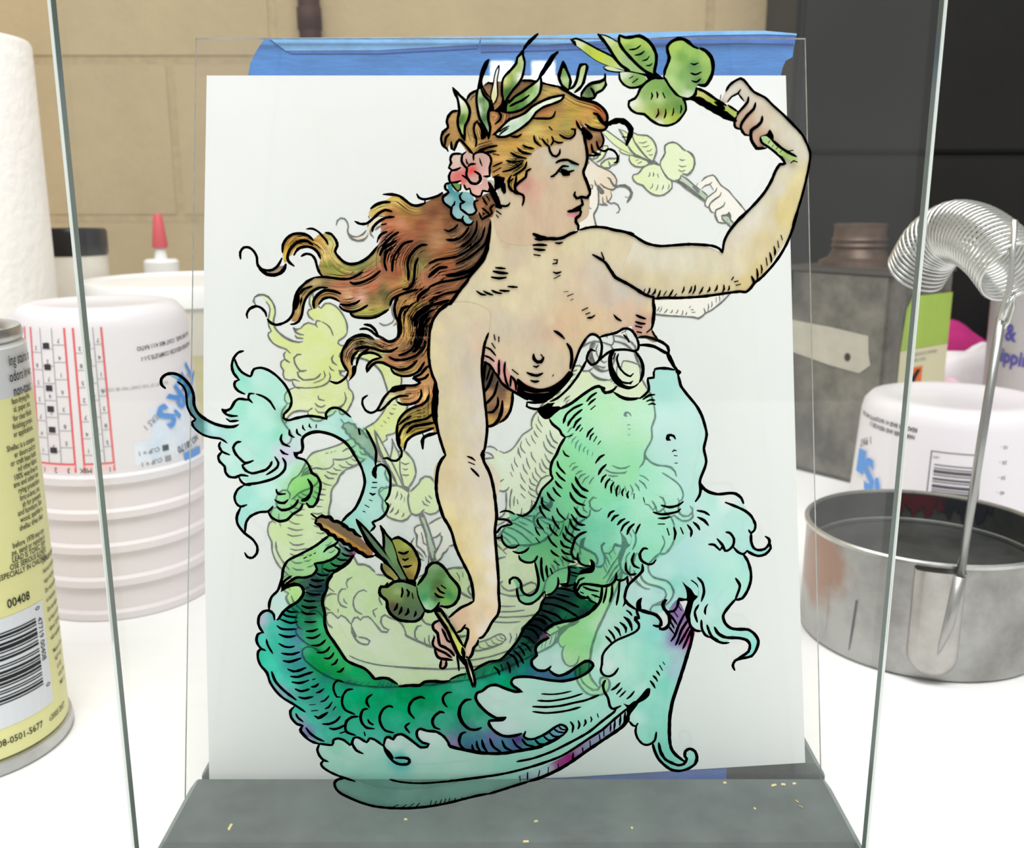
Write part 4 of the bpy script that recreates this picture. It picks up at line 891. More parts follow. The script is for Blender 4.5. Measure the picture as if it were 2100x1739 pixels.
F 493,3320 -24,3 -24,-9 -24,-23 -9,-21 -8,-11 -19,-9 -1,-12 8,-15 19,-11 25,-3 22,-18 28,-15 28,-3 27,9 18,18 14,23 -4,24 -9,12 -22,8 -22,24 -16,23|470,3302,7fa858 37,-23,6a9a4a -67,-6,8ab060 -42,-32,e8ecd8 16,-12,c0d090 69,27,b0c888 -14,-24,90b058 77,-3,5f8f48 -92,-23,b0c868 56,-15,b5cc60 -1,38,6f9a40 -24,-17,90803c 46,-9,a8b848 -45,-24,e0e8c8
S59 493,3320 -24,3 -24,-9 -24,-23 -9,-21 -8,-11 -19,-9 -2,-12 9,-15 19,-11 25,-3 22,-18 28,-15 28,-3 27,9 18,18 14,23 -4,24 -9,12
S49 458,3276 3,-9 -4,-11
S49 475,3279 3,-9 -1,-9
S54 495,3276 7,-15
S44 481,3226 2,-14 -9,-14
S44 506,3225 1,-13 -5,-15
S44 532,3228 0,-13 -4,-10
S49 556,3237 2,-11 -3,-13
F 493,3320 -24,3 -24,-9 -24,-23 -9,-21 -8,-11 -19,-9 -1,-12 8,-15 19,-11 25,-3 22,-18 28,-15 28,-3 27,9 18,18 14,23 -4,24 -9,12 -22,8 -22,24 -16,23|470,3302,7fa858 37,-23,6a9a4a -67,-6,8ab060 -42,-32,e8ecd8 16,-12,c0d090 69,27,b0c888 -14,-24,90b058 77,-3,5f8f48 -92,-23,b0c868 56,-15,b5cc60 -1,38,6f9a40 -24,-17,90803c 46,-9,a8b848 -45,-24,e0e8c8
S59 493,3320 -24,3 -24,-9 -24,-23 -9,-21 -8,-11 -19,-9 -2,-12 9,-15 19,-11 25,-3 22,-18 28,-15 28,-3 27,9 18,18 14,23 -4,24 -9,12
S49 458,3276 3,-9 -4,-11
S49 475,3279 3,-9 -1,-9
S54 495,3276 7,-15
S44 481,3226 2,-14 -9,-14
S44 506,3225 1,-13 -5,-15
S44 532,3228 0,-13 -4,-10
S49 556,3237 2,-11 -3,-13
@branch_stem 59
B 367,3351 22,-1 31,-9 24,-4 24,0 13,-4 18,-13 -6,-3 -24,4 -24,-4 -7,10 -34,7 -33,4
F 604,3291 25,-12 38,-23 38,-18 35,-20 -6,-21 -34,18 -44,23 -44,23 -16,3|620,3279,c8c870 47,-29,a8b850 57,-29,b0c060
S64 604,3291 25,-9 25,-15 26,-17 25,-13
S54 711,3238 19,-12 13,-8
S172 587,3261 25,-7 35,-19 34,-17 32,-17 23,-11
S88 668,3247 28,-18 3,-3
S39 686,3270 -3,-20
F 823,3136 20,4 20,-18 29,-22 57,-24 -2,-15 -22,2 -19,10 -19,9 -33,24 -25,12|835,3127,a8c888 25,-15,b8d090 26,-15,b0cc80 32,-21,98b860 16,-9,a8c078
S55 823,3136 6,-17 29,-18 29,-22
S60 862,3128 30,-24 25,-15 29,-14
S40 951,3057 -13,4 -9,-7
S40 914,3091 20,4
S35 851,3118 4,7
S30 864,3106 4,6
S30 877,3098 5,6
S30 891,3088 6,7
B 367,3351 22,-1 31,-9 24,-4 24,0 13,-4 18,-13 -6,-3 -24,4 -24,-4 -7,10 -34,7 -33,4
F 604,3291 25,-12 38,-23 38,-18 35,-20 -6,-21 -34,18 -44,23 -44,23 -16,3|620,3279,c8c870 47,-29,a8b850 57,-29,b0c060
S64 604,3291 25,-9 25,-15 26,-17 25,-13
S54 711,3238 19,-12 13,-8
S172 587,3261 25,-7 35,-19 34,-17 32,-17 23,-11
S88 668,3247 28,-18 3,-3
S39 686,3270 -3,-20
F 823,3136 20,4 20,-18 29,-22 57,-24 -2,-15 -22,2 -19,10 -19,9 -33,24 -25,12|835,3127,a8c888 25,-15,b8d090 26,-15,b0cc80 32,-21,98b860 16,-9,a8c078
S55 823,3136 6,-17 29,-18 29,-22
S60 862,3128 30,-24 25,-15 29,-14
S40 951,3057 -13,4 -9,-7
S40 914,3091 20,4
S35 851,3118 4,7
S30 864,3106 4,6
S30 877,3098 5,6
S30 891,3088 6,7
@raised_arm 15
F 689,3253 14,30 10,17 16,13 20,9 11,-5 16,-17 19,-20 38,-18 26,-23 39,-32 36,-33 29,-29 18,-30 13,-30 -1,-33 -6,-45 -11,-58 -12,-49 -19,-68 -12,-31 -26,-46 -35,-54 -29,-41 -24,-30 -32,-6 -96,-8 -95,-13 -96,-6 -32,9 -65,22 -33,23 -64,41 -39,47 -7,44 27,40 32,13 47,-4 32,-15 48,-22 48,-8 63,-3 63,-1 51,-5 42,-17 2,22 9,22 29,47 18,24 24,21 29,31 26,33 20,37 11,30 14,21 15,3 -13,21 -23,18 -26,18 -24,-8 -19,11 -11,18 -7,12 -15,3 -13,17 -19,6 -4,21 5,22 17,19 10,18 -5,8 -16,18 -21,-9 -21,-20|721,3288,dcd6c6 30,9,d8d0bc 49,-44,d9d0bb -52,-58,c8ab94 24,0,c9ac92 14,-30,bf9f86 33,-29,c4a088 4,-24,c8a890 11,83,d5c8b0 47,-15,d5cfb8 49,-44,dad4bf 34,-45,dcd6c4 -13,-45,d8d0ac 18,-30,e0d4a0 -48,15,d5d0b8 -27,-61,d8d2be -58,-76,d8d4c0 120,76,dfcf98 -28,-45,dac990 -13,-46,d6c688 -46,-16,dad0b0 -63,0,dcd6c4 -44,-62,dad2bc 95,0,d8ca9c -44,-62,dcd0a8 33,-31,d8c890 -79,0,dcd2b4 35,-57,d8c68c -80,-7,d8caa0 -36,79,d8d0b4 -96,16,dad4bc 36,-95,d4c8a0 -131,101,d8d2bc 3,-101,d2c6a0 -99,126,dad4be 3,-94,d0c2a0 -66,63,d4ccb0 -33,62,d2c8ac
S59 703,3283 10,17 16,13 20,9 11,-5 16,-17 19,-20 38,-18 26,-23 39,-32 36,-33 29,-29 18,-30 13,-30 -1,-33 -6,-45 -11,-58 -12,-49 -14,-51
S70 848,3110 26,-19 23,-18 15,-22 -17,-1 -14,-22 -11,-30 -20,-37 -26,-33 -29,-31 -24,-21 -21,-27
S44 710,3248 13,17 20,10 8,12
S44 743,3275 21,-24
S59 778,3264 -2,-16 -18,-21 -17,-20 -5,-24 4,-15 16,-6
S64 802,3245 -4,-18 -20,-20 -17,-24 -3,-18 14,-20 13,-3
S74 827,3202 -2,-16 -14,-15 -18,-13 1,-28 11,-18 9,-11 31,1
B 854,3162 14,-20 -1,-17 -17,12 -28,-6 3,9 21,8
S66 331,2836 25,-4 23,-3 32,-12 45,-26 47,-10 51,3 47,3 32,-1 48,-4 25,-10 11,-13
S66 717,2759 4,38 14,31 21,28 24,24 24,25
S66 965,2905 -8,-43 -10,-37 -14,-38 -19,-37 -21,-31 -18,-22 -21,-23 -24,-19 -9,-15 -17,-15 -20,2 -42,-5 -86,-12 -83,-5 -45,1 -35,-3
S66 821,2678 7,-13 4,-13
S40 913,2817 6,-16
S46 903,2798 5,-22
S46 891,2780 5,-14 0,-16
S51 878,2759 6,-18 2,-15
S46 867,2741 5,-25
S46 851,2717 4,-14 -1,-14
S51 837,2704 4,-17 0,-17
S51 759,2676 -6,-9
S51 763,2660 12,3
S51 769,2648 15,4
S46 746,2646 0,-10 -4,-5
S51 727,2649 2,-13 -5,-10
S51 705,2648 -2,-12 -6,-7
S51 679,2642 0,-9 -7,-7
S51 656,2642 -5,-12 -7,-10
S46 629,2648 -1,-16 -7,-13
S46 617,2644 -3,-14 -6,-8
S46 591,2643 -1,-11 -6,-10
S51 553,2632 -7,-13 -8,-11
S46 566,2619 -9,-11
S46 531,2628 -9,-14
S51 510,2630 -4,-13 -6,-9
S51 493,2635 -2,-11 -9,-8
S51 473,2638 -1,-11 -6,-8
S46 457,2636 -4,-12
S77 332,2709 12,-19 11,-15 44,-23 33,-20 26,-16 32,-10
F 689,3253 14,30 10,17 16,13 20,9 11,-5 16,-17 19,-20 38,-18 26,-23 39,-32 36,-33 29,-29 18,-30 13,-30 -1,-33 -6,-45 -11,-58 -12,-49 -19,-68 -12,-31 -26,-46 -35,-54 -29,-41 -24,-30 -32,-6 -96,-8 -95,-13 -96,-6 -32,9 -65,22 -33,23 -64,41 -39,47 -7,44 27,40 32,13 47,-4 32,-15 48,-22 48,-8 63,-3 63,-1 51,-5 42,-17 2,22 9,22 29,47 18,24 24,21 29,31 26,33 20,37 11,30 14,21 15,3 -13,21 -23,18 -26,18 -24,-8 -19,11 -11,18 -7,12 -15,3 -13,17 -19,6 -4,21 5,22 17,19 10,18 -5,8 -16,18 -21,-9 -21,-20|721,3288,dcd6c6 30,9,d8d0bc 49,-44,d9d0bb -52,-58,c8ab94 24,0,c9ac92 14,-30,bf9f86 33,-29,c4a088 4,-24,c8a890 11,83,d5c8b0 47,-15,d5cfb8 49,-44,dad4bf 34,-45,dcd6c4 -13,-45,d8d0ac 18,-30,e0d4a0 -48,15,d5d0b8 -27,-61,d8d2be -58,-76,d8d4c0 120,76,dfcf98 -28,-45,dac990 -13,-46,d6c688 -46,-16,dad0b0 -63,0,dcd6c4 -44,-62,dad2bc 95,0,d8ca9c -44,-62,dcd0a8 33,-31,d8c890 -79,0,dcd2b4 35,-57,d8c68c -80,-7,d8caa0 -36,79,d8d0b4 -96,16,dad4bc 36,-95,d4c8a0 -131,101,d8d2bc 3,-101,d2c6a0 -99,126,dad4be 3,-94,d0c2a0 -66,63,d4ccb0 -33,62,d2c8ac
S59 703,3283 10,17 16,13 20,9 11,-5 16,-17 19,-20 38,-18 26,-23 39,-32 36,-33 29,-29 18,-30 13,-30 -1,-33 -6,-45 -11,-58 -12,-49 -14,-51
S70 848,3110 26,-19 23,-18 15,-22 -17,-1 -14,-22 -11,-30 -20,-37 -26,-33 -29,-31 -24,-21 -21,-27
S44 710,3248 13,17 20,10 8,12
S44 743,3275 21,-24
S59 778,3264 -2,-16 -18,-21 -17,-20 -5,-24 4,-15 16,-6
S64 802,3245 -4,-18 -20,-20 -17,-24 -3,-18 14,-20 13,-3
S74 827,3202 -2,-16 -14,-15 -18,-13 1,-28 11,-18 9,-11 31,1
B 854,3162 14,-20 -1,-17 -17,12 -28,-6 3,9 21,8
S66 331,2836 25,-4 23,-3 32,-12 45,-26 47,-10 51,3 47,3 32,-1 48,-4 25,-10 11,-13
S66 717,2759 4,38 14,31 21,28 24,24 24,25
S66 965,2905 -8,-43 -10,-37 -14,-38 -19,-37 -21,-31 -18,-22 -21,-23 -24,-19 -9,-15 -17,-15 -20,2 -42,-5 -86,-12 -83,-5 -45,1 -35,-3
S66 821,2678 7,-13 4,-13
S40 913,2817 6,-16
S46 903,2798 5,-22
S46 891,2780 5,-14 0,-16
S51 878,2759 6,-18 2,-15
S46 867,2741 5,-25
S46 851,2717 4,-14 -1,-14
S51 837,2704 4,-17 0,-17
S51 759,2676 -6,-9
S51 763,2660 12,3
S51 769,2648 15,4
S46 746,2646 0,-10 -4,-5
S51 727,2649 2,-13 -5,-10
S51 705,2648 -2,-12 -6,-7
S51 679,2642 0,-9 -7,-7
S51 656,2642 -5,-12 -7,-10
S46 629,2648 -1,-16 -7,-13
S46 617,2644 -3,-14 -6,-8
S46 591,2643 -1,-11 -6,-10
S51 553,2632 -7,-13 -8,-11
S46 566,2619 -9,-11
S46 531,2628 -9,-14
S51 510,2630 -4,-13 -6,-9
S51 493,2635 -2,-11 -9,-8
S51 473,2638 -1,-11 -6,-8
S46 457,2636 -4,-12
S77 332,2709 12,-19 11,-15 44,-23 33,-20 26,-16 32,-10
@flower 51
F -219,2989 15,-3 9,-21 19,-6 22,2 19,-8 9,-21 3,-22 -10,-24 -16,-3 7,-13 12,-9 -19,-9 -12,9 -10,12 -15,0 -16,19 4,18 -19,6 -12,19 3,12 13,15|-207,2965,3f8a90 22,-12,4a949a -26,-18,92b8ba 57,12,86b4b6 6,-25,6fa4a8 -35,-30,92b8ba 38,6,a8c8c8 -1,-34,8ab8b8 -37,62,5aa0a6
S60 -207,2989 -15,-3 -2,-15 11,-12 -19,-15 2,-18 16,-13 9,-6 0,-21 9,-13 16,-6 12,-3 13,-12 16,1 9,10
S55 -192,2929 -3,-10 -10,-10
S55 -167,2959 -9,-12 6,-15 12,-6 -15,-4 0,-18 12,-9 12,-9 16,0 13,12 -6,15 0,16 12,3
S50 -164,2881 -4,-8 5,-9
F -204,2986 32,0 -1,-18 -9,-4 -13,7|-188,2977,6a8a48
S45 -204,2989 10,-15 12,-12 9,6 2,18
F -219,2989 15,-3 9,-21 19,-6 22,2 19,-8 9,-21 3,-22 -10,-24 -16,-3 7,-13 12,-9 -19,-9 -12,9 -10,12 -15,0 -16,19 4,18 -19,6 -12,19 3,12 13,15|-207,2965,3f8a90 22,-12,4a949a -26,-18,92b8ba 57,12,86b4b6 6,-25,6fa4a8 -35,-30,92b8ba 38,6,a8c8c8 -1,-34,8ab8b8 -37,62,5aa0a6
S60 -207,2989 -15,-3 -2,-15 11,-12 -19,-15 2,-18 16,-13 9,-6 0,-21 9,-13 16,-6 12,-3 13,-12 16,1 9,10
S55 -192,2929 -3,-10 -10,-10
S55 -167,2959 -9,-12 6,-15 12,-6 -15,-4 0,-18 12,-9 12,-9 16,0 13,12 -6,15 0,16 12,3
S50 -164,2881 -4,-8 5,-9
F -204,2986 32,0 -1,-18 -9,-4 -13,7|-188,2977,6a8a48
S45 -204,2989 10,-15 12,-12 9,6 2,18
@torso 14
F -73,2880 3,-37 -10,-63 -26,-62 -42,-51 -61,-86 -59,-41 -14,-71 -7,-53 129,-42 57,6 73,-46 65,-66 49,-24 57,11 53,52 16,40 12,40 15,43 19,32 15,16 38,-3 55,19 58,13 39,-39 33,-19 13,13 -27,45 14,39 -2,64 -4,19 -26,16 -109,19 10,10 50,125 -32,31 -95,13 -63,-13 -63,-31 -94,19 -64,104 -62,0|-61,2830,d6c9a4 48,31,d0b8a0 15,-25,cdb0a0 -25,-52,c8b498 57,0,c8bca0 16,46,cabb9f -48,-109,ccbca0 -47,47,d4c8a4 -16,-63,d8cba6 159,32,d8cca8 -64,-63,dacda8 95,110,d4c09c 63,0,d8cca6 95,31,d8cfac 64,-47,d6caa8 -158,-63,d4c6a2 32,-16,d2bea4 64,16,cfc4ae 34,-95,cbb8a4 47,16,c8c0b0 18,-64,d4b89c -96,-32,d6bc98 -96,0,d4b894 -32,-16,d0b090 -33,16,d6c2a0 -32,64,d8cba8 -97,0,d8cca8 -128,16,d6cba8 -32,-64,cfc2a2 -65,0,d0c4a2 129,-32,cdbfa0 64,0,c9bea8 97,-16,c8b8a0 65,-17,cbb096 96,17,d6bc98 32,16,d6c09a -225,-131,cfc0a0 65,33,ccbca0 65,-16,ccbc9c 32,33,d2bc98 -227,-17,d0bea0 499,114,cfa890 15,48,d8c8a0 -33,32,cdc0ac
S66 229,2835 32,8 25,2 32,-3 31,-7 32,-6 32,-7
S66 275,2752 26,-14 19,-14 17,-25 18,-25 30,-13
S61 305,2759 9,-22
S61 72,2784 22,1 24,-1
S66 75,2771 19,-3 18,0
S56 75,2752 21,-3
S46 142,2735 13,-1 -2,-11 -14,-2
S51 141,2693 11,-4 16,5
S41 144,2671 21,11
S36 190,2611 20,8
S26 178,2626 16,1
S26 201,2597 10,4
S61 -56,2708 33,-3
S66 -64,2696 22,-5 27,-2
S61 -70,2676 25,-4 25,3
S56 -121,2628 15,-10 16,-3
S51 -98,2629 14,-8 18,-6
S56 -70,2631 15,-7 19,-4
S56 -42,2631 16,-2 17,0
S56 -14,2644 32,-2
S51 242,2562 19,9
S51 255,2549 14,5
S57 261,2536 15,2 10,7
S46 353,2546 10,-13 16,-7
S57 148,2491 16,-8 16,-15
S82 487,2611 0,-22 4,-20 -1,-25 -2,-26 -4,-20
S57 484,2500 -16,-14
S47 486,2492 8,-15 13,-14
S51 352,2547 12,-13 14,-8
S62 429,2546 15,-7 18,-6
S62 428,2523 17,-6 16,-1
S62 428,2508 22,-5
S62 434,2488 15,-3
F 486,2498 22,-34 -26,5 -46,4 -20,29 19,22 32,0|436,2492,d0a090 32,-6,d0a890 26,-13,d8c0a0
F -103,2428 21,16 23,-36 29,-26 32,-53 49,-23 50,-27 -17,-30 -32,0 -46,20 -36,27 -29,43 -39,43|-92,2395,d4b49c 29,-16,d8b0a0 26,-10,d09090 39,-67,d89888 33,-29,d8a090 -97,155,d4c0a0
S68 -59,2344 9,-12 13,-23 23,-20 33,-20 36,-22
S52 -93,2434 18,-8 18,-21
S47 -98,2405 19,-7 17,-14
S52 -70,2448 11,-17
S52 -62,2477 3,-17
S52 -46,2470 0,-16
S62 -45,2388 -1,-26 1,-26
S57 -24,2382 -3,-33 7,-37 8,-16
S57 1,2355 21,-17
S63 -4,2332 -2,-36
S63 -2,2332 14,-20 2,-29
B 19,2324 16,-15 23,-13 0,-20 -16,8 -20,18
S52 22,2296 16,-17 0,-16
S67 146,2491 20,-13 16,-14
S88 192,2446 13,-20 4,-33 -5,-33
B 20,2324 30,-23 33,-12 26,-1 32,10 33,23 26,30 9,-4 7,-6 -16,-27 -26,-30 -32,-30 -20,-10 13,30 -26,0 -26,-3 -27,5 -22,8 -17,20
B 20,2294 17,-13 26,-10 46,0 29,3 0,-13 -16,-19 -33,-3 -26,7 -13,5 -30,20
F 24,2278 10,3 0,-17 -7,4|27,2274,d8a090
F 37,2274 13,4 -3,-24 -7,7|43,2268,d8a090
F 65,2271 9,0 2,-24 -10,2|70,2261,d8a898
F 81,2269 10,0 2,-22 -10,-1|86,2261,d0a090
F 96,2268 19,3 -3,-20 -13,-4|106,2261,d0a090
F 120,2273 15,1 -3,-10 -12,-5|129,2268,d8a898
S88 75,2408 2,-15 12,-11 13,1 8,14
S52 101,2408 7,-8
S52 75,2367 10,-3 9,5
S68 53,2344 16,-7 20,-3 18,8
S63 66,2316 13,-4 15,2
S37 141,2331 5,6
F -73,2880 3,-37 -10,-63 -26,-62 -42,-51 -61,-86 -59,-41 -14,-71 -7,-53 129,-42 57,6 73,-46 65,-66 49,-24 57,11 53,52 16,40 12,40 15,43 19,32 15,16 38,-3 55,19 58,13 39,-39 33,-19 13,13 -27,45 14,39 -2,64 -4,19 -26,16 -109,19 10,10 50,125 -32,31 -95,13 -63,-13 -63,-31 -94,19 -64,104 -62,0|-61,2830,d6c9a4 48,31,d0b8a0 15,-25,cdb0a0 -25,-52,c8b498 57,0,c8bca0 16,46,cabb9f -48,-109,ccbca0 -47,47,d4c8a4 -16,-63,d8cba6 159,32,d8cca8 -64,-63,dacda8 95,110,d4c09c 63,0,d8cca6 95,31,d8cfac 64,-47,d6caa8 -158,-63,d4c6a2 32,-16,d2bea4 64,16,cfc4ae 34,-95,cbb8a4 47,16,c8c0b0 18,-64,d4b89c -96,-32,d6bc98 -96,0,d4b894 -32,-16,d0b090 -33,16,d6c2a0 -32,64,d8cba8 -97,0,d8cca8 -128,16,d6cba8 -32,-64,cfc2a2 -65,0,d0c4a2 129,-32,cdbfa0 64,0,c9bea8 97,-16,c8b8a0 65,-17,cbb096 96,17,d6bc98 32,16,d6c09a -225,-131,cfc0a0 65,33,ccbca0 65,-16,ccbc9c 32,33,d2bc98 -227,-17,d0bea0 499,114,cfa890 15,48,d8c8a0 -33,32,cdc0ac
S66 229,2835 32,8 25,2 32,-3 31,-7 32,-6 32,-7
S66 275,2752 26,-14 19,-14 17,-25 18,-25 30,-13
S61 305,2759 9,-22
S61 72,2784 22,1 24,-1
S66 75,2771 19,-3 18,0
S56 75,2752 21,-3
S46 142,2735 13,-1 -2,-11 -14,-2
S51 141,2693 11,-4 16,5
S41 144,2671 21,11
S36 190,2611 20,8
S26 178,2626 16,1
S26 201,2597 10,4
S61 -56,2708 33,-3
S66 -64,2696 22,-5 27,-2
S61 -70,2676 25,-4 25,3
S56 -121,2628 15,-10 16,-3
S51 -98,2629 14,-8 18,-6
S56 -70,2631 15,-7 19,-4
S56 -42,2631 16,-2 17,0
S56 -14,2644 32,-2
S51 242,2562 19,9
S51 255,2549 14,5
S57 261,2536 15,2 10,7
S46 353,2546 10,-13 16,-7
S57 148,2491 16,-8 16,-15
S82 487,2611 0,-22 4,-20 -1,-25 -2,-26 -4,-20
S57 484,2500 -16,-14
S47 486,2492 8,-15 13,-14
S51 352,2547 12,-13 14,-8
S62 429,2546 15,-7 18,-6
S62 428,2523 17,-6 16,-1
S62 428,2508 22,-5
S62 434,2488 15,-3
F 486,2498 22,-34 -26,5 -46,4 -20,29 19,22 32,0|436,2492,d0a090 32,-6,d0a890 26,-13,d8c0a0
F -103,2428 21,16 23,-36 29,-26 32,-53 49,-23 50,-27 -17,-30 -32,0 -46,20 -36,27 -29,43 -39,43|-92,2395,d4b49c 29,-16,d8b0a0 26,-10,d09090 39,-67,d89888 33,-29,d8a090 -97,155,d4c0a0
S68 -59,2344 9,-12 13,-23 23,-20 33,-20 36,-22
S52 -93,2434 18,-8 18,-21
S47 -98,2405 19,-7 17,-14
S52 -70,2448 11,-17
S52 -62,2477 3,-17
S52 -46,2470 0,-16
S62 -45,2388 -1,-26 1,-26
S57 -24,2382 -3,-33 7,-37 8,-16
S57 1,2355 21,-17
S63 -4,2332 -2,-36
S63 -2,2332 14,-20 2,-29
B 19,2324 16,-15 23,-13 0,-20 -16,8 -20,18
S52 22,2296 16,-17 0,-16
S67 146,2491 20,-13 16,-14
S88 192,2446 13,-20 4,-33 -5,-33
B 20,2324 30,-23 33,-12 26,-1 32,10 33,23 26,30 9,-4 7,-6 -16,-27 -26,-30 -32,-30 -20,-10 13,30 -26,0 -26,-3 -27,5 -22,8 -17,20
B 20,2294 17,-13 26,-10 46,0 29,3 0,-13 -16,-19 -33,-3 -26,7 -13,5 -30,20
F 24,2278 10,3 0,-17 -7,4|27,2274,d8a090
F 37,2274 13,4 -3,-24 -7,7|43,2268,d8a090
F 65,2271 9,0 2,-24 -10,2|70,2261,d8a898
F 81,2269 10,0 2,-22 -10,-1|86,2261,d0a090
F 96,2268 19,3 -3,-20 -13,-4|106,2261,d0a090
F 120,2273 15,1 -3,-10 -12,-5|129,2268,d8a898
S88 75,2408 2,-15 12,-11 13,1 8,14
S52 101,2408 7,-8
S52 75,2367 10,-3 9,5
S68 53,2344 16,-7 20,-3 18,8
S63 66,2316 13,-4 15,2
S37 141,2331 5,6
@lower_arm 25
F -209,2588 -23,-8 -23,-23 -19,-29 -11,-35 -4,-42 -2,-43 4,-39 9,-37 11,-26 -2,-43 -3,-51 4,-47 6,-37 15,-54 10,-30 -16,-15 -11,-30 -6,-30 -3,-46 4,-37 10,-34 14,-51 14,-19 17,-32 16,-72 23,-50 23,-58 10,-55 0,-30 -35,-18 -55,-45 6,-18 24,-42 28,27 10,-19 -7,-49 -4,-53 13,-11 18,30 18,38 4,15 27,26 25,45 23,41 0,37 -5,128 -5,126 2,58 -1,30 -3,43 -6,43 -8,42 -15,34 -14,30 -4,27 9,24 0,13 7,58 0,34 -6,84 -6,49 -3,50 4,66 19,55 4,74 -64,32|-142,2557,d2c6a4 -81,-32,cdbfa0 -33,-32,d6c9a2 81,32,d4c8a8 -33,-65,cdc2a6 -32,-16,d0c3a2 -33,-16,d8cca2 146,65,d0bfa4 -17,-98,c8bca8 -33,-33,c9bea6 66,66,d4bca0 -131,-99,cfc3a0 -16,17,d4c89c 48,-50,d0c4a4 65,0,cac0b0 33,-33,cdc4b4 -132,-34,cfc39c 66,0,d0c6a8 65,-50,d2cabc -99,-17,cfc4a0 66,-17,cfc6b0 -84,-86,d0c090 50,0,cfc4a4 66,18,cdc2b0 -78,351,d0c4ac -35,-596,d8cc9c 51,17,d2c6a4 67,0,d8d0b8 34,-17,d4cab4 -135,-54,d4c48c 33,-17,d4c698 51,0,d8cda8 51,0,d8d0c0 -119,-61,d0be84 50,-11,d8cca4 68,-18,ded6c8 -85,-36,d4c48c 51,-18,d8caa0 44,-37,dcd4c4 -72,-18,d0c090 44,-36,d8cca4 31,-19,d8ccb8 -65,-18,d4c49c 34,-30,d4c09c -86,-26,ccb090 -28,-29,c8ae90 27,-19,c8ac88 52,30,d4c09c 52,29,d8c4a0 -35,-78,dcd0bc 18,30,d8ccb8 -60,-37,d4bc90 4,-38,d0b898 -11,-41,d8bca4 -81,674,d0c098 134,0,d0c8b4 -67,-52,d4c8a8 46,67,d0b4a0 18,-31,ccb0a0 -23,46,d2bea4 -112,-31,d0c090 59,0,d4c6a2 102,-30,d8d0bc -133,-61,d4c698
S68 -82,2483 -13,-36 -6,-39 -4,-33 1,-46 5,-50 3,-33 5,-51 3,-43 -2,-34 -7,-48 -7,-17
S53 -159,2041 15,-6 12,-9
S48 -156,2020 22,-9
S80 -237,2046 -15,-17 -12,-27 -6,-33 -3,-46 4,-37 10,-37 14,-49
S106 -103,2062 -2,-15 3,-21
S80 -103,2050 2,-27 15,-30 11,-30 9,-43 6,-46 4,-43 1,-31
S59 -147,1997 15,-15 13,-15
F -257,2025 156,0 40,-29 20,-59 -14,-53 -3,-35 3,-106 3,-126 5,-128 0,-37 -23,-41 -25,-45 -27,-26 -4,-15 -18,-38 -18,-30 -13,11 4,53 7,49 -10,19 -28,-27 -24,42 -6,18 55,45 35,18 0,30 -10,55 -23,58 -23,50 -16,72 -17,32 -16,28 -10,39 -25,105|-227,1832,d8cc9c 51,17,d2c6a4 67,0,d8d0b8 34,-17,d4cab4 -135,-54,d4c48c 33,-17,d4c698 51,0,d8cda8 51,0,d8d0c0 -119,-61,d0be84 50,-11,d8cca4 68,-18,ded6c8 -85,-36,d4c48c 51,-18,d8caa0 44,-37,dcd4c4 -72,-18,d0c090 44,-36,d8cca4 31,-19,d8ccb8 -65,-18,d4c49c 34,-30,d4c09c -86,-26,ccb090 -28,-29,c8ae90 27,-19,c8ac88 52,30,d4c09c 52,29,d8c4a0 -35,-78,dcd0bc 18,30,d8ccb8 -60,-37,d4bc90 4,-38,d0b898 -11,-41,d8bca4 -81,674,d0c098 134,0,d0c8b4 -67,-52,d4c8a8
S76 -263,1851 16,-41 16,-28 13,-32 10,-43 13,-36 20,-43 17,-37 10,-36 5,-40 1,-28
S77 -56,1851 0,-37 -6,-53 3,-54 4,-54 5,-73 1,-73 3,-40 -7,-34 -21,-29 -17,-34 -18,-26 -15,-6
S72 -142,1487 -21,-13 -24,-11 -24,-19 -23,-22
S78 -204,1362 16,8 14,22
S78 -178,1381 14,-7 -2,-34 -9,-26 -4,-19
S78 -126,1331 -5,-17 -13,-15 -5,-23 -13,-19 -13,11
F -285,1400 21,7 14,-30 23,-52 17,-49 -14,-15 0,-12 -49,12 -10,19 -7,34 -7,7 11,23 7,11 -13,22|-271,1385,c8a898 31,-30,c4a492 6,-45,c8a494 -45,19,c8a090 24,-27,c0a090 -11,-30,c49a88 35,-4,b89888
F -263,1249 16,-3 -4,-23 -14,-4|-256,1234,c09880
S78 -264,1413 -21,-9 -10,-12 3,-18 14,-15 4,-30 5,-19 17,-8 21,-15 14,-19
S67 -261,1376 10,-21 10,-26 18,-8
S72 -289,1344 -8,-23 4,-15 17,-15 24,-11 24,-19
S78 -290,1295 8,-27 12,-11 25,-4 21,-3
S73 -266,1249 -4,-30 10,-4 12,12 1,20
